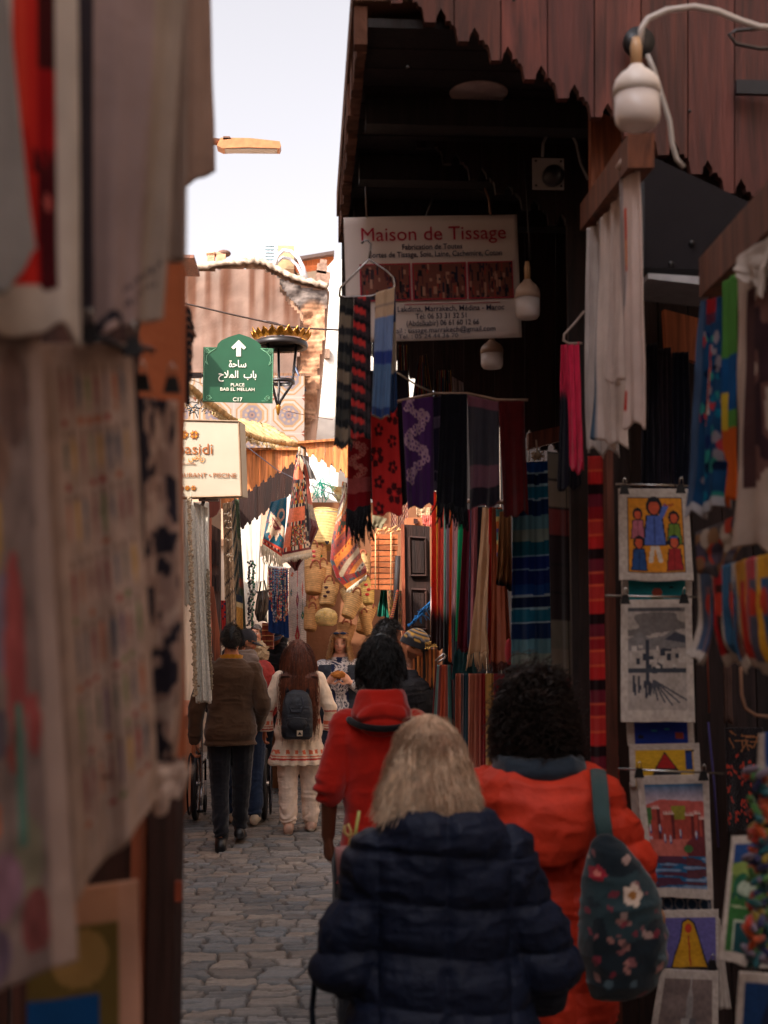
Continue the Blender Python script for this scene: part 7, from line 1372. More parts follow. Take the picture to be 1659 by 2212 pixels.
        side = np.sign(p[:, 0]+1e-6); path = [p]; q = p.copy(); ph = rs.rand(n)*1.2+18*n3(p, 22, seed); amp = rs.uniform(.6, 1.2, n)
        for k in range(steps-1):
            vel = vel*(1-down)+np.array([drift[0], drift[1], -1.0])*down+np.stack([np.sin(ph+k*.9), np.cos(ph*1.7+k*.7), 0*ph], -1)*wave*amp[:, None]; vel /= np.linalg.norm(vel, axis=1)[:, None]+1e-9
            if flare: hx = q[:, :2]/(np.linalg.norm(q[:, :2], axis=1)[:, None]+1e-6); vel[:, :2] += hx*flare*(q[:, 2:3] < .02)
            if puff: vel = vel*(1-puff)+d*puff
            q = q+vel*st[:, None]; e = np.sqrt(((q/(rad*vol))**2).sum(1)); m_ = (e < 1) & (q[:, 2] > -.10); q[m_] = q[m_]/e[m_][:, None]
            nk = (q[:, 2] <= -.10) & (np.hypot(q[:, 0]/.095, (q[:, 1]+.0)/.085) < 1) ; h = np.hypot(q[:, 0]/.095, q[:, 1]/.085)+1e-6; q[nk, 0] /= h[nk]; q[nk, 1] = -abs(q[nk, 1]/h[nk])
            if ymin is not None: bb = (q[:, 2] < -.2); q[bb, 1] = np.minimum(q[bb, 1], ymin)
            if face_open: fo = (q[:, 1] > .03) & (abs(q[:, 0]) < .066) & (q[:, 2] < .066); q[fo, 0] = side[fo]*.07
            w = q.copy()
            if curlr: a = ph+k*2.1; w = w+curlr*np.stack([np.cos(a), np.sin(a), .5*np.sin(a+1)], -1)
            path.append(w)
        Pt = np.array(path).transpose(1, 0, 2); mb = MB(); a3 = np.array([0, 2.09, 4.19]); Vs, Fs, Cs = [], [], []; m = steps
        T = np.gradient(Pt, axis=1); T /= np.linalg.norm(T, axis=2, keepdims=True)+1e-9; X = np.cross(T, np.array([.3, .5, .81])); X /= np.linalg.norm(X, axis=2, keepdims=True)+1e-9; Yv = np.cross(T, X)
        rr = r*np.linspace(1.0, .45, m)[None, :, None, None]; R = Pt[:, :, None, :]+rr*(np.cos(a3)[None, None, :, None]*X[:, :, None, :]+np.sin(a3)[None, None, :, None]*Yv[:, :, None, :])
        V = R.reshape(-1, 3); base = np.arange(n)[:, None, None]*m*3+np.arange(m-1)[None, :, None]*3; j = np.arange(3)[None, None, :]; j2 = (j+1) % 3
        F = np.stack([base+j, base+j2, base+3+j2, base+3+j], -1).reshape(-1, 4)
        tone = np.clip(.45*rs.rand(n)+1.5*(n3(p, 40, seed+1)-.5)+.3, 0, 1); cc = (col*(.6+.7*tone[:, None]) if col2 is None else mixc(np.tile(col, (n, 1)), np.tile(col2, (n, 1)), tone)); C = np.repeat(cc, m*3, 0)
        V = V @ M.T+c; F = F.tolist()
        if cap_:
            cm = MB(); cm.ell((0, 0, 0), rad*1.035, (0, 0, 0), nu=40, nv=30); cv, cf, _ = cm.arr(); keep = lambda f: all((cv[i][2] > (.066 if cv[i][1] > .035 else z0+(back-z0)*min(1, max(0, -cv[i][1]/.08)))) and not (abs(cv[i][0]) > .06 and cv[i][2] < 0 and cv[i][1] > .0) for i in f)
            cf = [tuple(i+len(V) for i in f) for f in cf if keep(f)]; V = np.vstack([V, cv @ M.T+c]); C = np.vstack([C, np.tile(col*.55, (len(cv), 1))]); F = F+cf
        return mk(name, V, F, C, M_HAIR, s.root, smooth=True)
    def cap(s, col, col2=None, brim=True, beanie=False, pat=None, nm='cap'):
        M, c = s.M, s.hc; mb = MB(); rad = np.array([.084, .104, .126]); n, m = 40, 16; a = np.linspace(0, 2*math.pi, n, endpoint=False); t = np.linspace(.02, 1.33 if not beanie else 1.5, m); A, T = np.meshgrid(a, t)
        P = np.stack([np.sin(T)*np.cos(A)*rad[0], np.sin(T)*np.sin(A)*rad[1], np.cos(T)*rad[2]], -1); C = np.tile(col, (m, n, 1)).astype(float)
        if beanie:
            P += (.003*np.sin(A*40))[..., None]*P/np.linalg.norm(P, axis=2, keepdims=True); k = (T*9+.25*np.sin(A*6)).astype(int); C = np.where((k % 3 == 1)[..., None], col2, np.where((k % 3 == 2)[..., None], rgb(110, 104, 104), col)); C[T > 1.2] = col
        cols = C.reshape(-1, 3); mb.rings((P @ M.T+c), cols, caps=False); P2 = P*.95; mb.rings((P2 @ M.T+c)[::-1], cols[::-1]*.5, caps=False); o = mb.build(nm, M_SHIRT, s.root)
        if brim:
            mb = MB(); G = np.zeros((8, 20, 3))
            for i in range(20):
                an = math.radians(25+130*i/19)
                for j in range(8): f = j/7; G[j, i] = [math.cos(an)*(.082+.0*f), math.sin(an)*.10+f*.07*math.sin(math.pi*i/19)**.5, .028-.02*f-.012*abs(math.cos(an))**2]
            mb.sheet(G @ M.T+c, col*.9, .005); mb.build('peak', M_SHIRT, o)
        return o
def wrinkle(a=.01, f=1.0):
    def g(V):
        q = V*np.array([1, 1, 1.9]); r1 = 1-abs(2*n3(q, 7*f, 3)-1); r2 = 1-abs(2*n3(q, 15*f, 4)-1); return a*((r1**2)*.8+(r2**2)*.4-.5)
    return g
def quilt(dz, a=.014, xs=(), z0=0, extra=.006):
    wr = wrinkle(extra, 1.9)
    def g(V):
        z = V[:, 2]-z0+.012*np.sin(V[:, 0]*9); d = np.abs(((z/dz+.5) % 1)-.5)*dz; h = np.sqrt(np.clip(d/(dz*.5), 0, 1))
        if len(xs):
            dx = np.min([abs(V[:, 0]-x) for x in xs], axis=0); h = h*np.clip(np.sqrt(dx/.03), 0, 1)
        q = 1-abs(2*n3(V*np.array([1.3, 1.3, .5]), 22, 6)-1); return a*(h-.7)+wr(V)+.004*q*(1-h)
    return g
def walk(**k): d = dict(); d.update(k); return d

# 1 ---- man in brown jacket, seen from behind
p = Person('man seen from behind in a brown jacket, black trousers and yellow embroidered collar', -.60, 10.6, 0, 1.76, SKM,
           dict(wrL=(.29, .02, .82), elL=(.27, -.02, 1.10), wrR=(.20, .16, .93), elR=(.255, -.03, 1.12), knR=(.085, .10, .50), anR=(.07, .16, .12), knL=(.085, .02, .49), anL=(.06, -.13, .10)), voxel=.0065, curl=.9, wide=1.08)
brown = lambda V: rgb(76, 54, 38)*(.8+.35*n3(V, 6, 2))[:, None]
p.top('jacket', brown, hem=.80, grow=.032, sleeve=(.082, .070, .052), flare=.02, disp=wrinkle(.012), end=.93)
p.trousers(rgb(26, 27, 34), r=(.102, .074, .056)); p.shoes(rgb(24, 24, 28), rgb(70, 68, 70), k=1.2, tilt=(.15, -.5))
p.hair(rgb(30, 22, 20), n=1500, length=.028, lift=1.2, r=.0012, back=-.075, seed=1, down=.15, steps=5, vol=1.0)
mb = MB(); a = np.linspace(0, 2*math.pi, 60, endpoint=False); mb.rings([np.stack([(.088+.004*w+.003*np.cos(a*20))*np.cos(a), -.012+(.080+.004*w)*np.sin(a), 1.492+.014*w+.004*np.sin(a*16)+.012*(-np.sin(a))], -1) for w in (-1, -.3, .4, 1.2)], rgb(206, 142, 40), caps=False); mb.build('embroidered_collar', M_SHIRT, p.root)
mb = MB(); Wl = jt(p.P, 'wr', -1); mb.ell(tuple(Wl+(.003, 0, .03)), (.036, .036, .018), rgb(196, 140, 50)); mb.build('embroidered_cuff', M_SHIRT, p.root)
# 2 ---- woman with backpack
p = Person('woman seen from behind with very long auburn hair, cream tunic and black backpack', -.06, 11.3, 0, 1.63, SKM,
           dict(elR=(.29, -.02, 1.13), wrR=(.30, .06, .93), elL=(.29, -.02, 1.13), wrL=(.31, .05, .92), knR=(.11, .03, .49), anR=(.12, .06, .09), knL=(.095, 0, .49), anL=(.085, -.06, .10)), voxel=.007, wide=1.22)
def tunic(V):
    C = rgb(236, 212, 188)*(.9+.12*n3(V, 8, 1))[:, None]; z = V[:, 2]; x = V[:, 0]; R = rgb(190, 60, 50); O = rgb(224, 110, 76)
    C[(abs(z-.67+.0) < .009)] = R; C[(abs(z-.735) < .018) & (np.sin(x*90+V[:, 1]*60) > -.1)] = O; C[(abs(z-.695) < .006)] = O*.9
    sl = abs(x) > .235; C[sl & (abs(z-1.10) < .006)] = R; C[sl & (abs(z-.955) < .006)] = R; C[sl & (abs(z-.99) < .02) & (np.sin(V[:, 1]*110+x*90) > -.2)] = O; C[sl & (abs(z-.93) < .005)] = R; C[(abs(x) > .15) & (abs(z-1.0) < .03) & ~sl & (n3(V, 60, 2) > .55)] = O
    return C
def cuffs(mb):
    for q in (1, -1): E, Wr = jt(p.P, 'el', q), jt(p.P, 'wr', q); mb.tube([E+(Wr-E)*.2, E+(Wr-E)*.5, E+(Wr-E)*.95], [.05, .066, .082], (0, 0, 0), 18)
p.top('tunic', tunic, hem=.615, grow=.022, sleeve=(.082, .064, .05), flare=.075, extra=cuffs, end=.5, disp=lambda V: wrinkle(.008)(V)+.010*np.sin(np.arctan2(V[:, 1], V[:, 0])*13)*np.clip((.95-V[:, 2])/.3, 0, 1))
p.trousers(rgb(238, 212, 192), r=(.112, .086, .068), waist=.93); p.shoes(rgb(190, 150, 130), rgb(226, 210, 190), k=1.25, tilt=(0, -.35))
p.hair(rgb(72, 34, 22), n=2400, length=.66, lift=.4, wave=.10, r=.0026, back=-.09, seed=2, down=.3, steps=22, col2=rgb(120, 62, 38), ymin=-.16, face_open=False, vol=1.06)
bk = root('backpack', (0, 0, 0), 'black roll top backpack with a small pale triangle patch worn by the long haired woman', 'backpack'); bk.location = (-.07, 11.3, 0); bk.rotation_euler.z = 0; bk.scale = (p.k,)*3; bk['_local'] = 1; BASE[bk.name] = (0, 0, 0)
mb = MB(); rows = []
for z, w, y0, y1 in [(.86, .115, -.17, -.26), (.88, .135, -.165, -.30), (.96, .142, -.165, -.32), (1.1, .138, -.165, -.31), (1.2, .128, -.165, -.29), (1.27, .10, -.165, -.26), (1.30, .05, -.17, -.22)]:
    a = np.linspace(0, 2*math.pi, 40, endpoint=False); e = .6; rows.append(np.stack([w*np.sign(np.cos(a))*abs(np.cos(a))**e, (y0+y1)/2+(y0-y1)/2*np.sign(np.sin(a))*abs(np.sin(a))**e, 0*a+z], -1))
mb.rings(rows, rgb(34, 36, 44)); V, F, N = remesh(mb, .007, 2); V += N*wrinkle(.006, 2)(V)[:, None]; mk('bag_body', V, F, np.tile(rgb(36, 38, 46), (len(V), 1)), mat('bag_nylon', .6, .2, 20, .3, 60, spec=.4), bk)
mb = MB(); mb.ell((0, -.315, 1.0), (.092, .03, .065), rgb(30, 32, 40)); mb.build('front_pocket', mat('bag_nylon'), bk)
mb = MB(); mb.tube([(-.09, -.325, 1.05), (0, -.345, 1.06), (.09, -.325, 1.05)], .004, rgb(70, 72, 80), 5); mb.build('zip', M_METAL, bk)
mb = MB(); mb.bx(-.002, .05, -.338, -.33, .895, .945, rgb(190, 170, 146)); mb.build('label_patch', M_PAPER, bk, smooth=False)
mb = MB(); mb.prism([(.006, .908), (.042, .908), (.024, .936)], (0, -.339, 0), (1, 0, 0), (0, 0, 1), .002, rgb(30, 28, 30)); mb.build('patch_mark', M_PAPER, bk, smooth=False)
mb = MB(); mb.tube([(-.05, -.30, 1.24), (-.075, -.315, 1.16), (-.05, -.325, 1.11), (.03, -.325, 1.11), (.06, -.315, 1.16), (.04, -.3, 1.24)], .007, rgb(52, 54, 64), 6); mb.build('loop', M_CLOTH, bk)
for q in (1, -1):
    mb = MB(); mb.tube([(q*.09, -.17, 1.26), (q*.115, -.13, 1.40), (q*.12, -.03, 1.47), (q*.12, .08, 1.42), (q*.13, .14, 1.28), (q*.17, .08, 1.08), (q*.15, -.1, .95)], .02, rgb(34, 36, 44), 8, flat=.4); mb.build('strap', mat('bag_nylon'), bk)
# 3 ---- man in red jacket and grey hood with cap, head turned right, pushing the wheelchair
p = Person('bearded man in red jacket, grey hood and dark cap looking right', -.54, 11.75, 0, 1.72, SKM,
           dict(elR=(.27, .02, 1.12), wrR=(.20, .20, .96), elL=(.26, .02, 1.12), wrL=(.22, .2, .96), knR=(.10, .0, .49), anR=(.10, -.10, .10), anL=(.1, .1, .09)), face=dict(beard=.75), voxel=.0075, headyaw=-1.25, headpitch=-.25, wide=1.1)
p.top('jacket', rgb(150, 44, 40), hem=.86, grow=.04, sleeve=(.09, .078, .056), m=M_PUFFER, disp=quilt(.06, .008))
p.trousers(rgb(40, 56, 84)); p.shoes(rgb(206, 186, 160), rgb(214, 200, 180), k=1.15, tilt=(0, 0)); p.hair(rgb(24, 18, 18), n=700, length=.025, lift=1, r=.0013, seed=3, steps=5, down=.2); p.cap(rgb(48, 46, 52))
mb = MB(); loft(mb, [(1.40, .15, .11, -.02), (1.46, .125, .105, -.025), (1.52, .10, .095, -.03), (1.56, .085, .085, -.03)]); mb.ell((0, -.10, 1.47), (.12, .06, .07), (0, 0, 0)); p.finish(mb, 'hood', M_SHIRT, rgb(116, 100, 92), .007, wrinkle(.02, 1.4))
mb = MB(); g = lambda x, y, z: tuple(p.M @ np.array([x, y, z])+p.hc); mb.tube([g(-.072, .02, .012), g(-.06, .09, .01), g(-.034, .106, .008), g(0, .112, .012), g(.034, .106, .008), g(.06, .09, .01), g(.072, .02, .012)], .003, rgb(24, 22, 24), 5); mb.build('glasses', M_METAL, p.root)
# 3b --- dark haired man just beyond
p = Person('dark haired man half hidden between the brown jacket and the red jacket', -.72, 13.2, 0, 1.79, SKM, dict(), voxel=.012); p.top('coat', rgb(44, 40, 46), hem=.7); p.trousers(rgb(40, 40, 50)); p.hair(rgb(24, 18, 18), n=900, length=.05, lift=1, wave=.3, r=.0016, seed=5, steps=6); p.shoes(rgb(30, 28, 30))
# wheelchair
def wheelchair():
    X0, Y0 = -.677, 12.0; r = root('wheelchair', (X0, Y0, 0), 'black and chrome wheelchair seen from behind between the two men', 'wheelchair'); R = .30; blk = rgb(30, 30, 34); ch = rgb(190, 190, 196)
    for s, x in ((-1, X0-.31), (1, X0+.31)):
        Mx = Matrix.Rotation(math.radians(90), 3, 'Y'); w = None
        mb = MB(); n = 72; a = np.linspace(0, 2*math.pi, n, endpoint=False); b = np.linspace(0, 2*math.pi, 10, endpoint=False)
        P = np.array([[((x)+.024*math.cos(q)*(1), Y0+(R+.02*math.sin(q)*(1+.12*(i % 2)))*math.cos(t), R+.022+(R+.02*math.sin(q)*(1+.12*(i % 2)))*math.sin(t)) for q in b] for i, t in enumerate(a)]); P = np.concatenate([P, P[:1]]); mb.rings(P, blk, caps=False)
        w = mb.build('wheel', M_RUBBER, r)
        mb = MB(); xo = x+s*.055; P = [(xo, Y0+(R-.03)*math.cos(t), R+.022+(R-.03)*math.sin(t)) for t in np.linspace(0, 2*math.pi, 60)]; mb.tube(P, .009, rgb(70, 70, 78), 8, caps=False); mb.build('push_rim', M_STEEL, w)
        mb = MB(); P = [(x, Y0+(R-.022)*math.cos(t), R+.022+(R-.022)*math.sin(t)) for t in np.linspace(0, 2*math.pi, 60)]; mb.tube(P, .011, ch*.8, 8, caps=False); mb.build('rim', M_STEEL, w)
        mb = MB()
        for k in range(20): t = k*math.pi/10; mb.tube([(x+.02*(-1)**k, Y0, R+.022), (x, Y0+(R-.02)*math.cos(t), R+.022+(R-.02)*math.sin(t))], .0015, ch, 4)
        mb.tube([(x-.04, Y0, R+.022), (x+.04, Y0, R+.022)], .022, ch, 12); mb.build('spokes', M_STEEL, w)
        mb = MB(); xi = x-s*.05; mb.tube([(xi, Y0-.04, .20), (xi, Y0-.04, .55), (xi, Y0-.06, .80), (xi, Y0-.10, .92), (xi, Y0-.2, .93)], .011, ch, 8); mb.tube([(xi, Y0-.04, .5), (xi, Y0+.40, .5), (xi, Y0+.48, .15)], .011, blk, 8); mb.tube([(xi, Y0-.04, .3), (xi, Y0-.09, .14)], .014, ch, 8); mb.build('side_frame', M_STEEL, r)
        mb = MB(); mb.tube([(xi, Y0-.12, .93), (xi, Y0-.24, .93)], .017, blk, 10); mb.build('handle_grip', M_RUBBER, r)
        mb = MB(); P = [(xi, Y0+.42+.07*math.cos(t), .09+.07*math.sin(t)) for t in np.linspace(0, 2*math.pi, 24)]; mb.tube(P, .014, blk, 8, caps=False); mb.tube([(xi, Y0+.42, .09), (xi, Y0+.42, .3)], .01, ch, 8); mb.build('caster', M_RUBBER, r)
        mb = MB(); mb.ell((xi, Y0-.10, .11), (.012, .02, .03), ch); mb.tube([(xi-.03, Y0-.12, .095), (xi+.03, Y0-.12, .095)], .014, blk, 8); mb.build('tip_foot', M_METAL, r)
    mb = MB(); mb.bx(X0-.2, X0+.2, Y0, Y0+.4, .49, .53, blk); mb.build('seat', M_CLOTH, r, smooth=False)
    mb = MB(); mb.bx(X0-.21, X0+.21, Y0-.06, Y0-.03, .55, .86, blk); mb.build('backrest', M_CLOTH, r, smooth=False)
    mb = MB(); mb.bx(X0-.18, X0+.18, Y0+.46, Y0+.58, .12, .14, blk); mb.build('footrest', M_METAL, r, smooth=False)
wheelchair()
# 4 ---- young man with navy cap looking down
p = Person('young man in black hoodie and navy cap looking down at the goods', -.325, 14.0, math.pi-.15, 1.77, SKM, dict(wrL=(.12, .22, 1.0), elL=(.24, .02, 1.12), wrR=(.12, .2, 1.02), elR=(.24, .02, 1.12), head=(0, .03, -.01)), face=dict(beard=.4), voxel=.0075, headpitch=-.38, headyaw=.1)
p.top('hoodie', rgb(28, 30, 36), hem=.84, grow=.035, sleeve=(.085, .07, .052)); p.trousers(rgb(36, 38, 48)); p.shoes(rgb(30, 30, 34)); p.hair(rgb(24, 18, 18), n=500, length=.03, lift=1, r=.0014, seed=6, steps=5); o = p.cap(rgb(36, 52, 80))
mb = MB(); q = p.M @ np.array([.0, .102, .058])+p.hc; mb.ell(tuple(q), (.012, .006, .006), rgb(226, 214, 190), nu=8, nv=6); mb.build('cap_badge', M_CLOTH, p.root)
mb = MB(); loft(mb, [(1.42, .15, .11, -.02), (1.48, .13, .11, -.03), (1.53, .115, .10, -.04), (1.6, .11, .08, -.07)]); p.finish(mb, 'hood', M_SHIRT, rgb(28, 30, 36), .009, wrinkle(.02, 1.4))
# 5 ---- woman in profile
p = Person('dark haired woman in a white top seen in profile beyond the long haired woman', .045, 15.0, -1.15, 1.74, SKL, dict(), face=dict(eyes='open'), voxel=.009, headyaw=-.1); p.top('blouse', rgb(214, 204, 198), hem=.8); p.trousers(rgb(60, 66, 84)); p.shoes(rgb(60, 50, 50))
p.hair(rgb(40, 24, 20), n=1500, length=.36, lift=.5, wave=.14, r=.0028, seed=7, steps=16, back=-.09, vol=1.08)
# 6 ---- woman with sunglasses on her hair
p = Person('brown haired woman with sunglasses pushed up on her hair behind the curly blonde', .215, 15.6, math.pi-.25, 1.76, SKL, dict(), face=dict(eyes='open'), voxel=.008, headpitch=-.05); p.top('sweater', rgb(50, 54, 66), hem=.8); p.trousers(rgb(50, 54, 70)); p.shoes(rgb(60, 50, 50))
p.hair(rgb(84, 56, 40), n=1300, length=.28, lift=.5, wave=.1, r=.0028, seed=8, steps=14, back=-.09, vol=1.06)
def shades(p, zz=.085, yy=.075, col=rgb(30, 34, 44)):
    mb = MB(); g = lambda x, y, z: tuple(p.M @ np.array([x, y, z])+p.hc)
    for s in (1, -1): mb.ell(g(s*.034, yy+.012, zz), (.029, .008, .019), col, p.M @ Rx(-.7))
    mb.tube([g(-.086, 0, zz-.02), g(-.066, yy-.01, zz), g(0, yy+.018, zz+.004), g(.066, yy-.01, zz), g(.086, 0, zz-.02)], .0035, col*.6, 6); mb.build('sunglasses', mat('dark_lens', .15, .05, 10, spec=.8), p.root)
shades(p)
for lb, X_, Y_, ya, hc_, tc, L_ in [('woman with brown hair far beyond the long haired woman', -.12, 17.0, .3, rgb(70, 44, 34), rgb(150, 60, 60), .2), ('dark haired passer-by in a blue coat beyond the baskets stall', .62, 15.0, 2.6, rgb(30, 24, 24), rgb(50, 70, 110), .1), ('passer-by in a pale coat at the far left of the crowd', -.62, 16.4, 2.9, rgb(50, 36, 30), rgb(190, 170, 150), .06)]:
    p = Person(lb, X_, Y_, ya, 1.75, SKL, dict(), face=dict(eyes='open'), voxel=.012); p.top('coat', tc, hem=.7); p.trousers(rgb(50, 50, 60)); p.shoes(rgb(40, 36, 36)); p.hair(hc_, n=700, length=L_, lift=.7, wave=.2, r=.003, seed=20, steps=9)
# 6b --- curly black updo
p = Person('person with a curly black hair bun standing behind the curly blonde woman', .42, 14.2, 0, 1.74, SKM, dict(), voxel=.012); p.top('jacket', rgb(34, 34, 44), hem=.8); p.trousers(rgb(30, 30, 38)); p.shoes(rgb(30, 28, 30))
p.hair(rgb(22, 18, 20), n=1500, length=.15, lift=1.2, wave=.4, curlr=.012, puff=.35, r=.003, seed=9, steps=12, down=.1)
# 7 ---- curly blonde woman eating bread
ps = dict(elR=(.27, .02, 1.14), wrR=(.105, .22, 1.25), elL=(.27, .02, 1.14), wrL=(.105, .22, 1.25), hdR=(-.55, .45, .55), hdL=(.55, .45, .55), upR=(.55, .75, -.1), upL=(-.55, .75, -.1), thR=1, thL=-1, head=(0, .02, -.005))
p = Person('curly blonde woman in white and navy print blouse eating flatbread', .33, 12.5, math.pi-.08, 1.71, rgb(236, 176, 148), ps, face=dict(brow=rgb(150, 96, 66)), voxel=.005, headpitch=-.2, curl=.55, wide=1.18)
def print_(V):
    x, y, z = V.T; C = np.tile(rgb(216, 208, 206), (len(V), 1)); q = n3(V, 16, 3); w = abs(np.sin(x*46+4*n3(V, 7, 1)*6)*np.sin(z*38+5*n3(V, 6, 2)*6)); C[(w > .45) & (w < .8)] = rgb(34, 44, 78); C[(q > .62)] = rgb(34, 44, 78); return C
p.top('blouse', print_, hem=.78, grow=.02, sleeve=(.074, .066, .05), end=.8, vox=.006, flare=.02); p.trousers(rgb(36, 42, 58)); p.shoes(rgb(60, 50, 50))
mb = MB(); rows = [(.90, .22, .16, 0)]+[(z, rx+.034, ry+.034, yo) for z, rx, ry, yo in p.rows if .95 < z < 1.45]; loft(mb, rows); V, F, N = remesh(mb, .008, 2); V = V+N*wrinkle(.008)(V)[:, None]
keep = [f for f in F if not (abs(V[f[0]][0]) < .075+.05*(1.5-V[f[0]][2]) and V[f[0]][1] > 0) and abs(V[f[0]][0]) < .24]; mk('vest', V, keep, np.tile(rgb(36, 42, 54), (len(V), 1)), M_PUFFER, p.root)
p.hair(rgb(176, 116, 70), n=3600, length=.25, low=.6, lift=.25, wave=.5, curlr=.012, r=.0018, seed=10, steps=26, back=-.10, col2=rgb(226, 176, 120), vol=1.0, down=.28, puff=.0, flare=.07); shades(p, .105, .06, rgb(36, 70, 120))
br = MB(); c = (0, .335, 1.325); br.ell(c, (.072, .03, .034), rgb(206, 130, 66)); br.V[0] += np.random.RandomState(2).normal(0, .005, br.V[0].shape)
V, F, Cc = br.arr(); V = (V*p.k) @ Rz(math.pi-.08).T+np.array([.33, 12.5, 0]); mk('flatbread', V, F, Cc, M_STRAW, label='orange brown flatbread held by the curly blonde woman', cat='bread')
# 9, 10 -- two men on the right
p = Person('short haired man in profile between the red hoodie and the beanie', .55, 9.0, -1.35, 1.80, SKM, dict(wrL=(.1, .2, 1.0)), face=dict(beard=.2), voxel=.008, headpitch=-.15, headyaw=.1); p.top('jacket', rgb(40, 38, 44), hem=.8, grow=.03); p.trousers(rgb(36, 38, 48)); p.shoes(rgb(30, 30, 34))
p.hair(rgb(28, 20, 18), n=1800, length=.032, lift=1.1, wave=.3, r=.0016, seed=11, steps=6, down=.12, back=-.06)
p = Person('man in a striped beanie and black quilted jacket looking down to the right', .672, 8.45, -2.25, 1.745, SKM, dict(wrR=(.12, .22, 1.0), elR=(.26, .02, 1.12), wrL=(.14, .22, 1.0), elL=(.26, .02, 1.12), head=(0, .02, 0)), face=dict(beard=.55), voxel=.0065, headpitch=-.35, headyaw=.25, wide=1.1)
p.top('jacket', rgb(26, 26, 32), hem=.8, grow=.04, sleeve=(.09, .08, .058), m=M_PUFFER, disp=quilt(.08, .008)); p.trousers(rgb(30, 32, 40)); p.shoes(rgb(30, 30, 34)); p.cap(rgb(34, 32, 36), rgb(190, 140, 60), brim=False, beanie=True, nm='beanie')
# 8 ---- man in red hoodie
ps = dict(sh=(.15, -.005, 1.42), elL=(.195, -.05, 1.185), wrL=(.20, .03, .985), hdL=(.05, .2, -.97), upL=(-1, -.3, 0), elR=(.19, -.03, 1.13), wrR=(.19, .1, .9))
p = Person('man in a bright red hoodie with pushed up sleeves seen from behind', .288, 5.0, 0, 1.745, SKD, ps, voxel=.0055, curl=1.25, wide=.84, headyaw=-.25)
def rh(V): return rgb(190, 36, 24)*(.88+.2*n3(V, 7, 2))[:, None]
def ruff(V):
    arm = np.clip((abs(V[:, 0])-.20)/.03, 0, 1)*np.clip((1.24-V[:, 2])/.05, 0, 1); return wrinkle(.009)(V)+arm*.007*np.sin(V[:, 2]*150+5*n3(V, 12, 2))
p.top('hoodie', rh, hem=.82, grow=.022, sleeve=(.066, .058, .052), end=.14, disp=ruff, vox=.006, flare=.01)
p.trousers(rgb(30, 32, 40)); p.shoes(rgb(40, 38, 40))
mb = MB(); loft(mb, [(1.41, .10, .10, -.03), (1.45, .112, .11, -.045), (1.50, .102, .10, -.045), (1.54, .085, .09, -.03)]); mb.ell((0, -.120, 1.435), (.098, .05, .070), (0, 0, 0), Rx(.35))
p.finish(mb, 'hood', M_SHIRT, rh, .006, lambda V: wrinkle(.012, 1.1)(V)-.012*np.exp(-((V[:, 2]-1.44+.6*abs(V[:, 0])**2*4)/.012)**2)*(V[:, 1] < -.1))
mb = MB(); a = np.linspace(-2.9, -.25, 30); mb.tube([(.128*math.cos(t), -.03+.145*math.sin(t), 1.44-.035*(-math.sin(t))) for t in a], .013, rgb(20, 18, 22), 8); mb.build('collar_lining', M_SHIRT, p.root)
p.hair(rgb(22, 17, 17), n=2800, length=.055, lift=.5, wave=.25, r=.0018, seed=12, steps=7, back=-.09, down=.25, vol=1.0, face_open=False)
# drinking straws / cup in the blonde woman's hand
c = pt(752, 1868, 3.55); r = root('drinking_cup', c, 'clear cup with a curly yellow straw and a straight one held by the blonde woman', 'cup')
mb = MB(); mb.lathe([(.026, -.06), (.034, .02), (.036, .045), (.033, .045), (.024, -.055)], c, rgb(206, 150, 150), 20); mb.build('cup_body', M_GLASS, r)
mb = MB(); P = [pt(u, v, 3.55) for u, v in [(752, 1840), (756, 1815), (758, 1795), (752, 1780), (744, 1784), (744, 1798), (752, 1806), (762, 1800)]]; mb.tube(P, .004, rgb(214, 180, 110), 8); mb.build('curly_straw', M_PLASTIC, r)
mb = MB(); mb.tube([pt(762, 1840, 3.55), pt(768, 1800, 3.55), pt(776, 1752, 3.55)], .0045, rgb(206, 200, 110), 8); mb.build('straight_straw', M_PLASTIC, r)
# 12 --- woman in orange jacket
ps = dict(elR=(.30, .0, 1.14), wrR=(.31, .12, .93), elL=(.27, -.02, 1.14), wrL=(.26, .08, .92))
p = Person('woman with big dark curls in an orange red padded jacket seen from behind', .70, 3.95, 0, 1.63, SKM, ps, voxel=.008, wide=1.12, hands=(1, -1), headpitch=-.05)
og = lambda V: rgb(200, 54, 30)*(.9+.18*n3(V, 6, 2))[:, None]
p.top('padded_jacket', og, hem=.66, grow=.06, sleeve=(.108, .094, .074), m=M_PUFFER, disp=quilt(.11, .022, (-.09, .09), .02, .009), vox=.007, flare=.03)
p.trousers(rgb(34, 36, 46)); p.shoes(rgb(50, 44, 44))
mb = MB(); loft(mb, [(1.18, .06, .06, -.17), (1.23, .13, .09, -.16), (1.30, .18, .13, -.12), (1.37, .20, .15, -.09), (1.43, .19, .15, -.06), (1.465, .14, .12, -.03)]); p.finish(mb, 'hood', M_PUFFER, og, .007, lambda V: wrinkle(.020, .8)(V))
mb = MB(); loft(mb, [(1.40, .13, .12, -.04), (1.46, .15, .14, -.055), (1.50, .135, .13, -.04)]); p.finish(mb, 'hood_lining', M_SHIRT, rgb(38, 48, 60), .008, wrinkle(.016, 1))
p.hair(rgb(30, 21, 19), n=5200, length=.24, low=.5, lift=.8, wave=.5, curlr=.012, r=.0024, seed=13, steps=22, back=-.11, vol=1.12, down=.2, puff=.08, face_open=False, col2=rgb(58, 42, 36), z0=-.08)
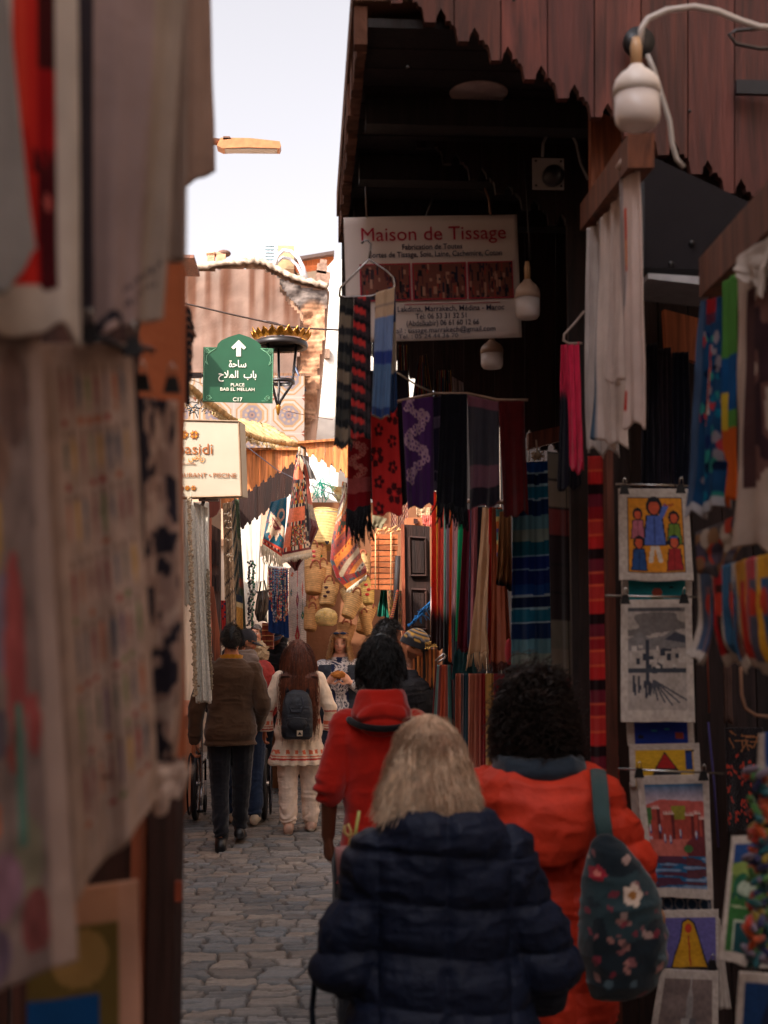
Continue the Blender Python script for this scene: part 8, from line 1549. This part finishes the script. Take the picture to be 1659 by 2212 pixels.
# her patterned bag
def floral_bag():
    Y = 3.62; k = Y/FPX; r = root('shoulder_bag', pt(1345, 2160, Y), 'teal and pink floral rucksack hanging from the shoulder of the orange jacket', 'bag'); c = pt(1342, 1985, Y)
    mb = MB(); n = 60; a = np.linspace(0, 2*math.pi, n, endpoint=False); rows = []
    for v, w, cx, dp in [(1805, 10, 1308, .02), (1822, 30, 1310, .045), (1850, 52, 1318, .07), (1890, 72, 1328, .085), (1950, 88, 1340, .1), (2020, 94, 1346, .105), (2080, 90, 1347, .1), (2120, 76, 1342, .09), (2150, 52, 1334, .06), (2160, 26, 1330, .03)]:
        p0 = pt(cx, v, Y); rows.append(np.stack([p0.x+w*k*np.cos(a), p0.y+dp*np.sin(a)*.85, 0*a+p0.z], -1))
    mb.rings(rows, (0, 0, 0)); V, F, N = remesh(mb, .006, 3); V = V+N*wrinkle(.012, 1)(V)[:, None]
    rs = np.random.RandomState(5); C = np.tile(rgb(24, 34, 42), (len(V), 1)); q = n3(V, 9, 1); C[q > .58] = rgb(40, 58, 64); pal = [rgb(150, 90, 90), rgb(196, 160, 150), rgb(140, 40, 56), rgb(90, 110, 120), rgb(176, 120, 110), rgb(24, 28, 38)]
    for i in range(150):
        p0 = V[rs.randint(len(V))]; an = rs.rand(3)*2-1; an /= np.linalg.norm(an); d = V-p0; l = d @ an; rr = np.sqrt(np.maximum((d**2).sum(1)-l**2, 0)); sz = rs.uniform(.004, .012); h_ = (rr/sz)**2+(l/(sz*2.2))**2+.8*(n3(V, 60, i)-.5) < 1; C[h_] = C[h_]*.35+pal[rs.randint(6)]*.65
    for (u, v, s1, c1, c2) in [(1372, 1938, .030, rgb(206, 184, 168), rgb(150, 100, 50)), (1300, 1895, .022, rgb(150, 34, 50), rgb(206, 120, 110))]:
        p0 = np.array(list(pt(u, v, Y-.1))); d = V-p0; a2 = np.arctan2(d[:, 2], d[:, 0]); rr = np.hypot(d[:, 0], d[:, 2]); f = (d[:, 1] < .1); C[f & (rr < s1*(.75+.25*abs(np.cos(a2*2.5))))] = c1; C[f & (rr < s1*.38)] = c2
    mk('bag_body', V, F, C, M_SHIRT, r)
    mb = MB(); mb.tube([pt(1308, 1815, Y), pt(1300, 1760, Y+.03), pt(1296, 1700, Y+.10), pt(1292, 1665, Y+.22)], .024, rgb(62, 84, 86), 10, flat=.3); mb.build('strap', M_CLOTH, r)
    mb = MB(); q = pt(1425, 1985, Y-.02); mb.ell(list(q), (.016, .012, .03), rgb(176, 120, 70)); mb.build('toggle', M_WOOD, r)
floral_bag()
# 11 --- blonde woman in navy puffer, nearest
ps = dict(shR=(.185, -.01, 1.36), shL=(.185, -.01, 1.36), elL=(.262, -.02, 1.07), wrL=(.23, .17, 1.02), elR=(.295, .0, 1.06), wrR=(.30, .16, .95), head=(-.032, 0, -.02))
p = Person('blonde woman in a navy quilted puffer jacket seen from behind, nearest in the lane', .340, 3.3, 0, 1.565, SKL, ps, voxel=.008, wide=1.2, headyaw=.1)
nv = lambda V: rgb(17, 27, 50)*(.9+.2*n3(V, 6, 2))[:, None]
def col_(mb): loft(mb, [(1.32, .20, .16, -.02), (1.40, .185, .175, -.035), (1.47, .155, .160, -.035), (1.50, .135, .14, -.03)])
p.top('puffer_jacket', nv, hem=.60, grow=.062, sleeve=(.106, .102, .086), m=M_PUFFER, disp=quilt(.135, .028, (-.185, -.0, .185), .03, .009), vox=.0065, flare=.04, extra=col_)
p.trousers(rgb(34, 36, 48)); p.shoes(rgb(40, 36, 40))
p.hair(rgb(168, 126, 98), n=9500, length=.245, low=.38, lift=.35, wave=.22, r=.0013, seed=14, steps=18, back=-.10, vol=1.14, down=.25, flare=.06, col2=rgb(250, 220, 188), face_open=False, z0=-.04, puff=.04)
c = pt(660, 2100, 3.4); mb = MB(); mb.tube([pt(700, 2010, 3.42), pt(684, 2080, 3.38), pt(674, 2180, 3.35), pt(680, 2280, 3.3)], .008, rgb(26, 32, 44), 8, flat=.4); mb.build('bag_strap', M_CLOTH, label='dark strap swinging at the left of the navy puffer jacket', cat='strap')
